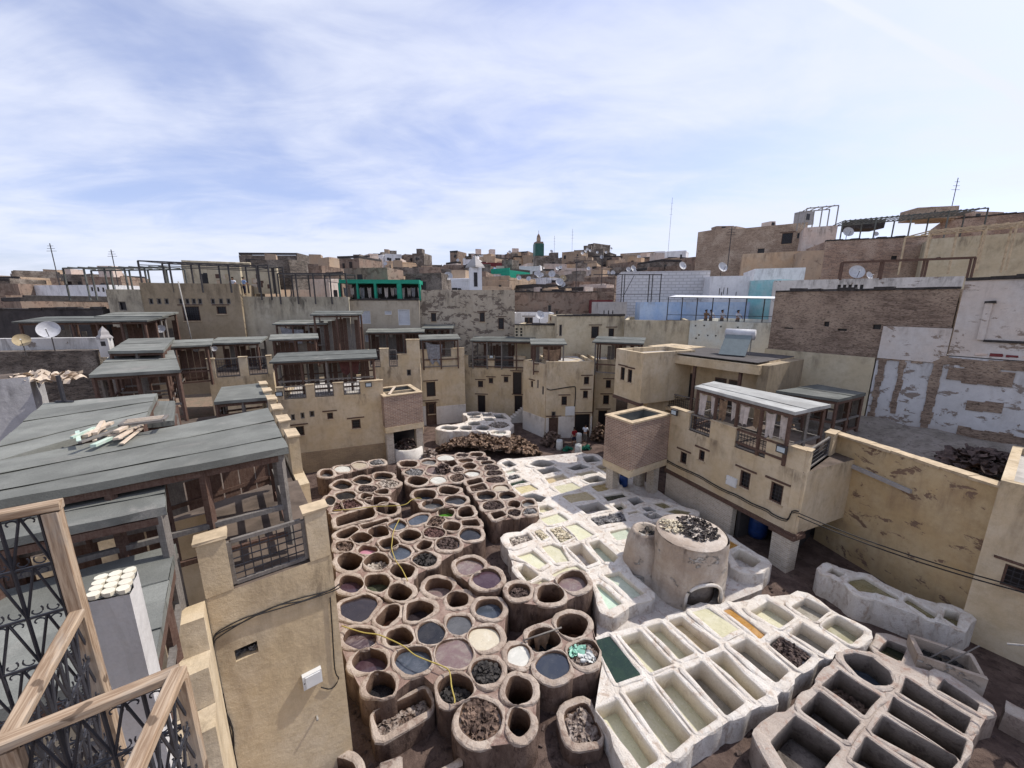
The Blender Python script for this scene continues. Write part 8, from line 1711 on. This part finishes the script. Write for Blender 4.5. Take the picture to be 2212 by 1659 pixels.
floodlight(wallpt('terrace_house', .2, 6.5, 0), .37, 'floodlight at the left end of the middle wing')
floodlight(wallpt('terrace_house', 6.3, 6.7, 0), .37, 'floodlight at the right end of the middle wing')
floodlight(wallpt('gallery_house', 3.2, 7.1, 0), -.15, 'floodlight on the gallery house between its balcony grilles')
# cable around the corner house
cable('cable', [wallpt('corner_house', s, z, .06) for s, z in ((.05, 5.0), (.4, 4.85), (1.4, 5.0), (2.6, 5.15), (2.8, 4.9), (2.8, 3.5), (2.7, 2.7))], .045, 'cable', 'black cable looping down to the meter box of the corner house', 'cable')
# ledge on the yard wall
b = MB(); b.box(0, 3.4, -.16, .0, -.09, .09, 'concrete', .015); o = b.build('ledge'); o.location = wallpt('yard_wall', .35, 5.0, 0); o.rotation_euler = (0, R(3), math.atan2(-6.1, 1.3)); tag(o, 'sloping grey concrete ledge on the stained yard wall', 'ledge')
# planter box and tools by the right wall
root = empty('stone_trough', (14.9, 11.0, 0), R(-32), label='tall square stone trough with rags and sticks by the right edge house', cat='trough')
b = MB(); b.box(-.8, .8, -.55, -.42, 0, 1.15, 'kilnwall', .02); b.box(-.8, .8, .42, .55, 0, 1.15, 'kilnwall', .02); b.box(-.8, -.67, -.42, .42, 0, 1.15, 'kilnwall', .02); b.box(.67, .8, -.42, .42, 0, 1.15, 'kilnwall', .02); b.box(-.67, .67, -.42, .42, 0, .6, 'kilnwall'); b.build('wall', root)
hp = sheet_heap([(-.6, -.4), (.6, -.4), (.6, .4), (-.6, .4)], .65, 40, 'hides_black', .25, .2); tag(hp.build('rags', root, True), kind='stuff')
for q in (.1, .5): b = MB(); b.tube([(q - .5, 0, .7), (q + .3, .3, 1.7)], .02, 'woodgrey', 6); o = b.build('stick'); o.location = root.location; o.rotation_euler = root.rotation_euler; tag(o, '%s stick standing in the stone trough' % ('left' if q < .3 else 'right'), 'stick')
# steps by the gallery house
root = empty('outdoor_stair', (-.6, 40.2, 0), R(10), label='narrow outdoor stair climbing to the gallery house', cat='stair')
for i in range(9): b = MB(); b.box(i * .28, i * .28 + .3, 0, .9, 0, .22 * (i + 1), 'limewall', .015); b.build('step', root)

# ------------------------------------------------------------ things lying on the left roofs
tx, ty, tz = MISC['timber']
for i in range(16):
    mm = ('woodplank', 'woodplank', 'woodplank', 'woodmint', 'woodgrey')[i % 5]; L = random.uniform(.5, 1.25); w = random.uniform(.06, .14); a = R(random.gauss(112, 16))
    b = MB(); b.box(-L / 2, L / 2, -w / 2, w / 2, 0, random.uniform(.03, .07), mm, .006); o = b.build('old_plank'); o.location = (tx + jit(.55), ty + jit(.42), tz + .03 + .012 * i); o.rotation_euler = (R(jit(4)), R(jit(4)), a)
    tag(o, '%sold plank up in the timber heap on the big grey felt roof' % (ORD[i] if i else 'lowest '), 'plank', 'old planks on the big grey roof')
root = empty('wooden_frame', (tx + .35, ty + .5, tz + .28), R(32), label='old wooden frame lying on the timber heap', cat='frame')
for x0, y0, x1, y1 in ((-.4, -.25, .4, -.25), (-.4, .25, .4, .25), (-.4, -.25, -.4, .25), (.4, -.25, .4, .25)): b = MB(); b.bar((x0, y0, 0), (x1, y1, 0), .08, 'woodgrey', .06); b.build('slat', root)
for i in range(3): b = MB(); b.bar((-.35, -.15 + .14 * i, .03), (.36, -.1 + .12 * i, .03), .04, 'woodplank', .03); b.build('slat', root)
b = MB(); b.box(-.04, .04, -.04, .04, 0, .9, 'iron'); b.box(-.3, .3, -.03, .03, 0, .04, 'iron'); o = b.build('iron_stub'); o.location = (-14.9, 12.4, 9.75); tag(o, 'rusty iron post stub on the grey felt roof at left', 'post')
o = sheet_heap([(-1.4, -.5), (1.3, -.4), (1.4, .4), (-1.3, .5)], 0, 30, 'woodplank', .7, .25).build('broken_boards', None); o.location = (-22.6, 18.6, 9.3); tag(o, 'broken pale boards on the ruined wall at left', 'boards', kind='stuff')
root = empty('ornate_chimney', (-26.6, 25.2, 10.1), R(20), label='small white chimney with a pointed crown behind the felt roofs', cat='chimney')
b = MB(); b.box(-.45, .45, -.45, .45, -1, 1.0, 'peelwhite', .03); b.build('shaft', root); root.scale = (.6, .6, .6); b = MB(); b.lathe([(.75, 1.0), (.72, 1.15), (.5, 1.4), (.45, 1.7), (.02, 2.3)], 'concrete', 4); b.build('crown', root); b = MB(); b.box(-.2, .2, -.47, -.44, .2, .7, 'pane'); b.build('slot', root)
b = MB(); b.tube([(0, 0, 0), (-.35, 0, 6.2)], .05, 'pipe', 6); o = b.build('flue_pipe', None, True); o.location = (-29.2, 35.2, 8.6); tag(o, 'tall leaning grey pipe before the drab house', 'pipe')
# tall wooden hooded pole with blue rope at the right edge
root = empty('hook_bracket', (15.6, 9.6, 2.8), R(-35), label='bent metal hook with blue rope on the right edge wall', cat='hook')
b = MB(); b.tube([(-.6, -.25, .1), (-.1, -.3, .35), (.3, -.3, .05)], .03, 'pipe', 6); b.build('rod', root); b = MB(); b.tube([(.2, -.32, .15), (.22, -.34, -.3), (.1, -.36, -.7), (.15, -.35, -1.0)], [.06, .07, .1, .05], 'ropeblue', 8); b.build('rope', root, True)

# ------------------------------------------------------------ near terrace: tiled pier, railings
T = [Vector(p) for p in MISC['tile']]; cen = sum(T, Vector()) / 4
root = empty('tiled_pier', (cen.x, cen.y, 6.8), 0, label='white plaster pier capped with cream octagon tiles', cat='pier'); o = root.location
b = MB(); lo = [Vector((p.x, p.y, 6.8)) for p in T]
ins = [cen + (p - cen) * .97 for p in T]
for i in range(4):
    j = (i + 1) % 4; nz = 10; nx = 4; k = b.mid('plasterpier' if False else 'peelwhite'); i0 = len(b.v)
    for r_ in range(nz + 1):
        for q in range(nx + 1): p = ins[i].lerp(ins[j], q / nx); w = 0 if q in (0, nx) else jit(.012); b.v.append((p.x - o.x + w, p.y - o.y + w, (10.97 - 6.8) * r_ / nz))
    for r_ in range(nz):
        for q in range(nx): a = i0 + r_ * (nx + 1) + q; b.f.append((a, a + 1, a + nx + 2, a + nx + 1)); b.mi.append(k)
b.build('shaft', root)
b = MB(); b.face([(p.x - o.x, p.y - o.y, 10.985 - 6.8) for p in (T[3], T[2], T[1], T[0])], 'tilegrout'); b.box(-.001, .001, -.001, .001, 4.1, 4.18, 'tilegrout'); b.build('grout_bed', root)
nx, ny = 3, 4
for i in range(nx):
    for j in range(ny):
        b = MB(); f = lambda u, v: (T[3].lerp(T[2], u)).lerp(T[0].lerp(T[1], u), v) - o; u0, u1, v0, v1 = (i + .03) / nx, (i + .97) / nx, (j + .03) / ny, (j + .97) / ny; cu, cv = .27 / nx, .27 / ny
        ring = [(u0 + cu, v0), (u1 - cu, v0), (u1, v0 + cv), (u1, v1 - cv), (u1 - cu, v1), (u0 + cu, v1), (u0, v1 - cv), (u0, v0 + cv)]
        top = [f(*q) + Vector((0, 0, .012)) for q in ring]; bot = [f(*q) - Vector((0, 0, .02)) for q in ring]; b.face(top, 'tile')
        for q in range(8): b.face([bot[q], bot[(q + 1) % 8], top[(q + 1) % 8], top[q]], 'tile')
        b.build('tile', root)

def scroll_panel(root, a, c, z0, z1, pitch=.155):
    """wrought-iron panel: uprights, crossed diagonals and pairs of scrolls on each cross bar"""
    a, c = Vector((*a, 0)), Vector((*c, 0)); d = c - a; L = d.length; d.normalize(); at = lambda s, z: a + d * s + Vector((0, 0, z)) - root.location
    n = max(2, round(L / pitch)); p = L / n; rows = max(1, round((z1 - z0) / .30)); hgt = (z1 - z0) / rows
    for i in range(n + 1): b = MB(); b.bar(at(i * p, z0), at(i * p, z1), .012, 'iron'); b.build('upright_bar', root)
    for r_ in range(rows + 1): b = MB(); b.bar(at(0, z0 + r_ * hgt), at(L, z0 + r_ * hgt), .011, 'iron'); b.build('cross_bar', root)
    for r_ in range(rows):
        b = MB(); zb = z0 + r_ * hgt
        for i in range(n): b.bar(at(i * p, zb), at((i + .5) * p, zb + hgt), .009, 'iron'); b.bar(at((i + 1) * p, zb), at((i + .5) * p, zb + hgt), .009, 'iron')
        tag(b.build('diagonals', root), kind='stuff')
    for r_ in range(rows + 1):
        b = MB(); zb = z0 + r_ * hgt
        for i in range(n):
            for sg in (-1, 1):
                for ud in (-1, 1):
                    if not z0 - .001 <= zb + ud * .04 <= z1 + .001: continue
                    pts = []
                    for q in range(11):
                        t = q / 10; ang = t * 4.6; rad = .033 * (1 - .72 * t); cx = (i + .5) * p + sg * (p * .26); pts.append(at(cx + sg * rad * math.cos(ang + 2.4), zb + ud * (.036 + rad * math.sin(ang + 2.4) * 1.0)))
                    b.tube(pts, .0045, 'iron', 4)
        tag(b.build('scrollwork', root), kind='stuff')
def beam(name, root, p, q, w, h):
    p, q = Vector(p), Vector(q); d = q - p; L = d.length; x = d.normalized(); y = Vector((0, 0, 1)).cross(x); y = y.normalized() if y.length > .05 else Vector((-.5, .85, 0)).normalized(); z = x.cross(y)
    b = MB(); e = .006
    prof = [(-w / 2, -h / 2 + e), (-w / 2 + e, -h / 2), (w / 2 - e, -h / 2), (w / 2, -h / 2 + e), (w / 2, h / 2 - e), (w / 2 - e, h / 2), (-w / 2 + e, h / 2), (-w / 2, h / 2 - e)]; i0 = len(b.v); k = b.mid('woodwarm'); ns = 6
    for s in range(ns + 1):
        for a, c in prof: b.v.append((L * s / ns, a + jit(.0012), c + jit(.0012)))
    for s in range(ns):
        for i in range(8): j = (i + 1) % 8; b.f.append((s * 8 + i, s * 8 + j, s * 8 + 8 + j, s * 8 + 8 + i)); b.mi.append(k)
    b.f.append(tuple(range(8))[::-1]); b.mi.append(k); b.f.append(tuple(ns * 8 + i for i in range(8))); b.mi.append(k)
    o = b.build(name, root); m = Matrix((x, y, z)).transposed().to_4x4(); m.translation = p; o.matrix_local = m; return o
CN, AE, BE, CE = (-2.09, 1.25), (-2.545, 1.935), (-1.63, 1.55), (-1.36, .92)
root = empty('terrace_railing', (CN[0], CN[1], 10.0), 0, label='warm timber terrace railing with black wrought-iron scroll panels, left foreground', cat='railing'); o = root.location
def rail(p, q, z, w=.064, h=.046): beam('handrail', root, Vector((*p, z)) - o, Vector((*q, z)) - o, w, h)
rail(CN, AE, 11.23); rail((CN[0] - .02, CN[1] - .03), BE, 11.232); rail(BE, CE, 11.236)
for p, zt_ in ((CN, 11.19), (BE, 11.19), (CE, 11.19)): beam('post', root, (p[0] - o.x, p[1] - o.y, -.3), (p[0] - o.x, p[1] - o.y, zt_ - o.z), .056, .056)
scroll_panel(root, CN, AE, 10.1, 11.19, .16); scroll_panel(root, CN, BE, 10.1, 11.19, .13); scroll_panel(root, BE, CE, 10.1, 11.19, .16)
root = empty('terrace_screen', (AE[0], AE[1], 10.0), 0, label='tall wrought-iron screen in a warm timber frame at the left edge', cat='screen'); o = root.location
FE = (AE[0] - .9, AE[1] - .57)
beam('post', root, (0, 0, -.2), (0, 0, 1.87), .068, .068); beam('top_rail', root, (.035, .023, 1.9), (FE[0] - AE[0], FE[1] - AE[1], 1.9), .065, .05)
beam('bottom_rail', root, (0, 0, 0.02), (FE[0] - AE[0], FE[1] - AE[1], 0.02), .07, .06)
scroll_panel(root, FE, (AE[0] - .04, AE[1] - .026), 10.06, 11.87, .15)
# stepped blocks beside the left wall
Lp = Vector((*MISC['L'], 0)); e1 = Vector((.8, .6, 0)); e2 = Vector((-.6, .8, 0))
for i, (dz, a, c) in enumerate(((7.0, -.05, -.55), (6.25, -.55, -1.05), (5.45, -1.05, -1.6))):
    b = MB(); b.box(-.62, -.02, a + c - a, a, 0, dz, 'kilnwall' if False else 'ochre', .02); o = b.build('stepped_wall'); o.location = Lp; o.rotation_euler = (0, 0, math.atan2(.6, .8)); tag(o, '%s block of the stepped wall beside the left ochre wall' % ('top', 'middle', 'lowest')[i], 'wall', 'stepped wall blocks')
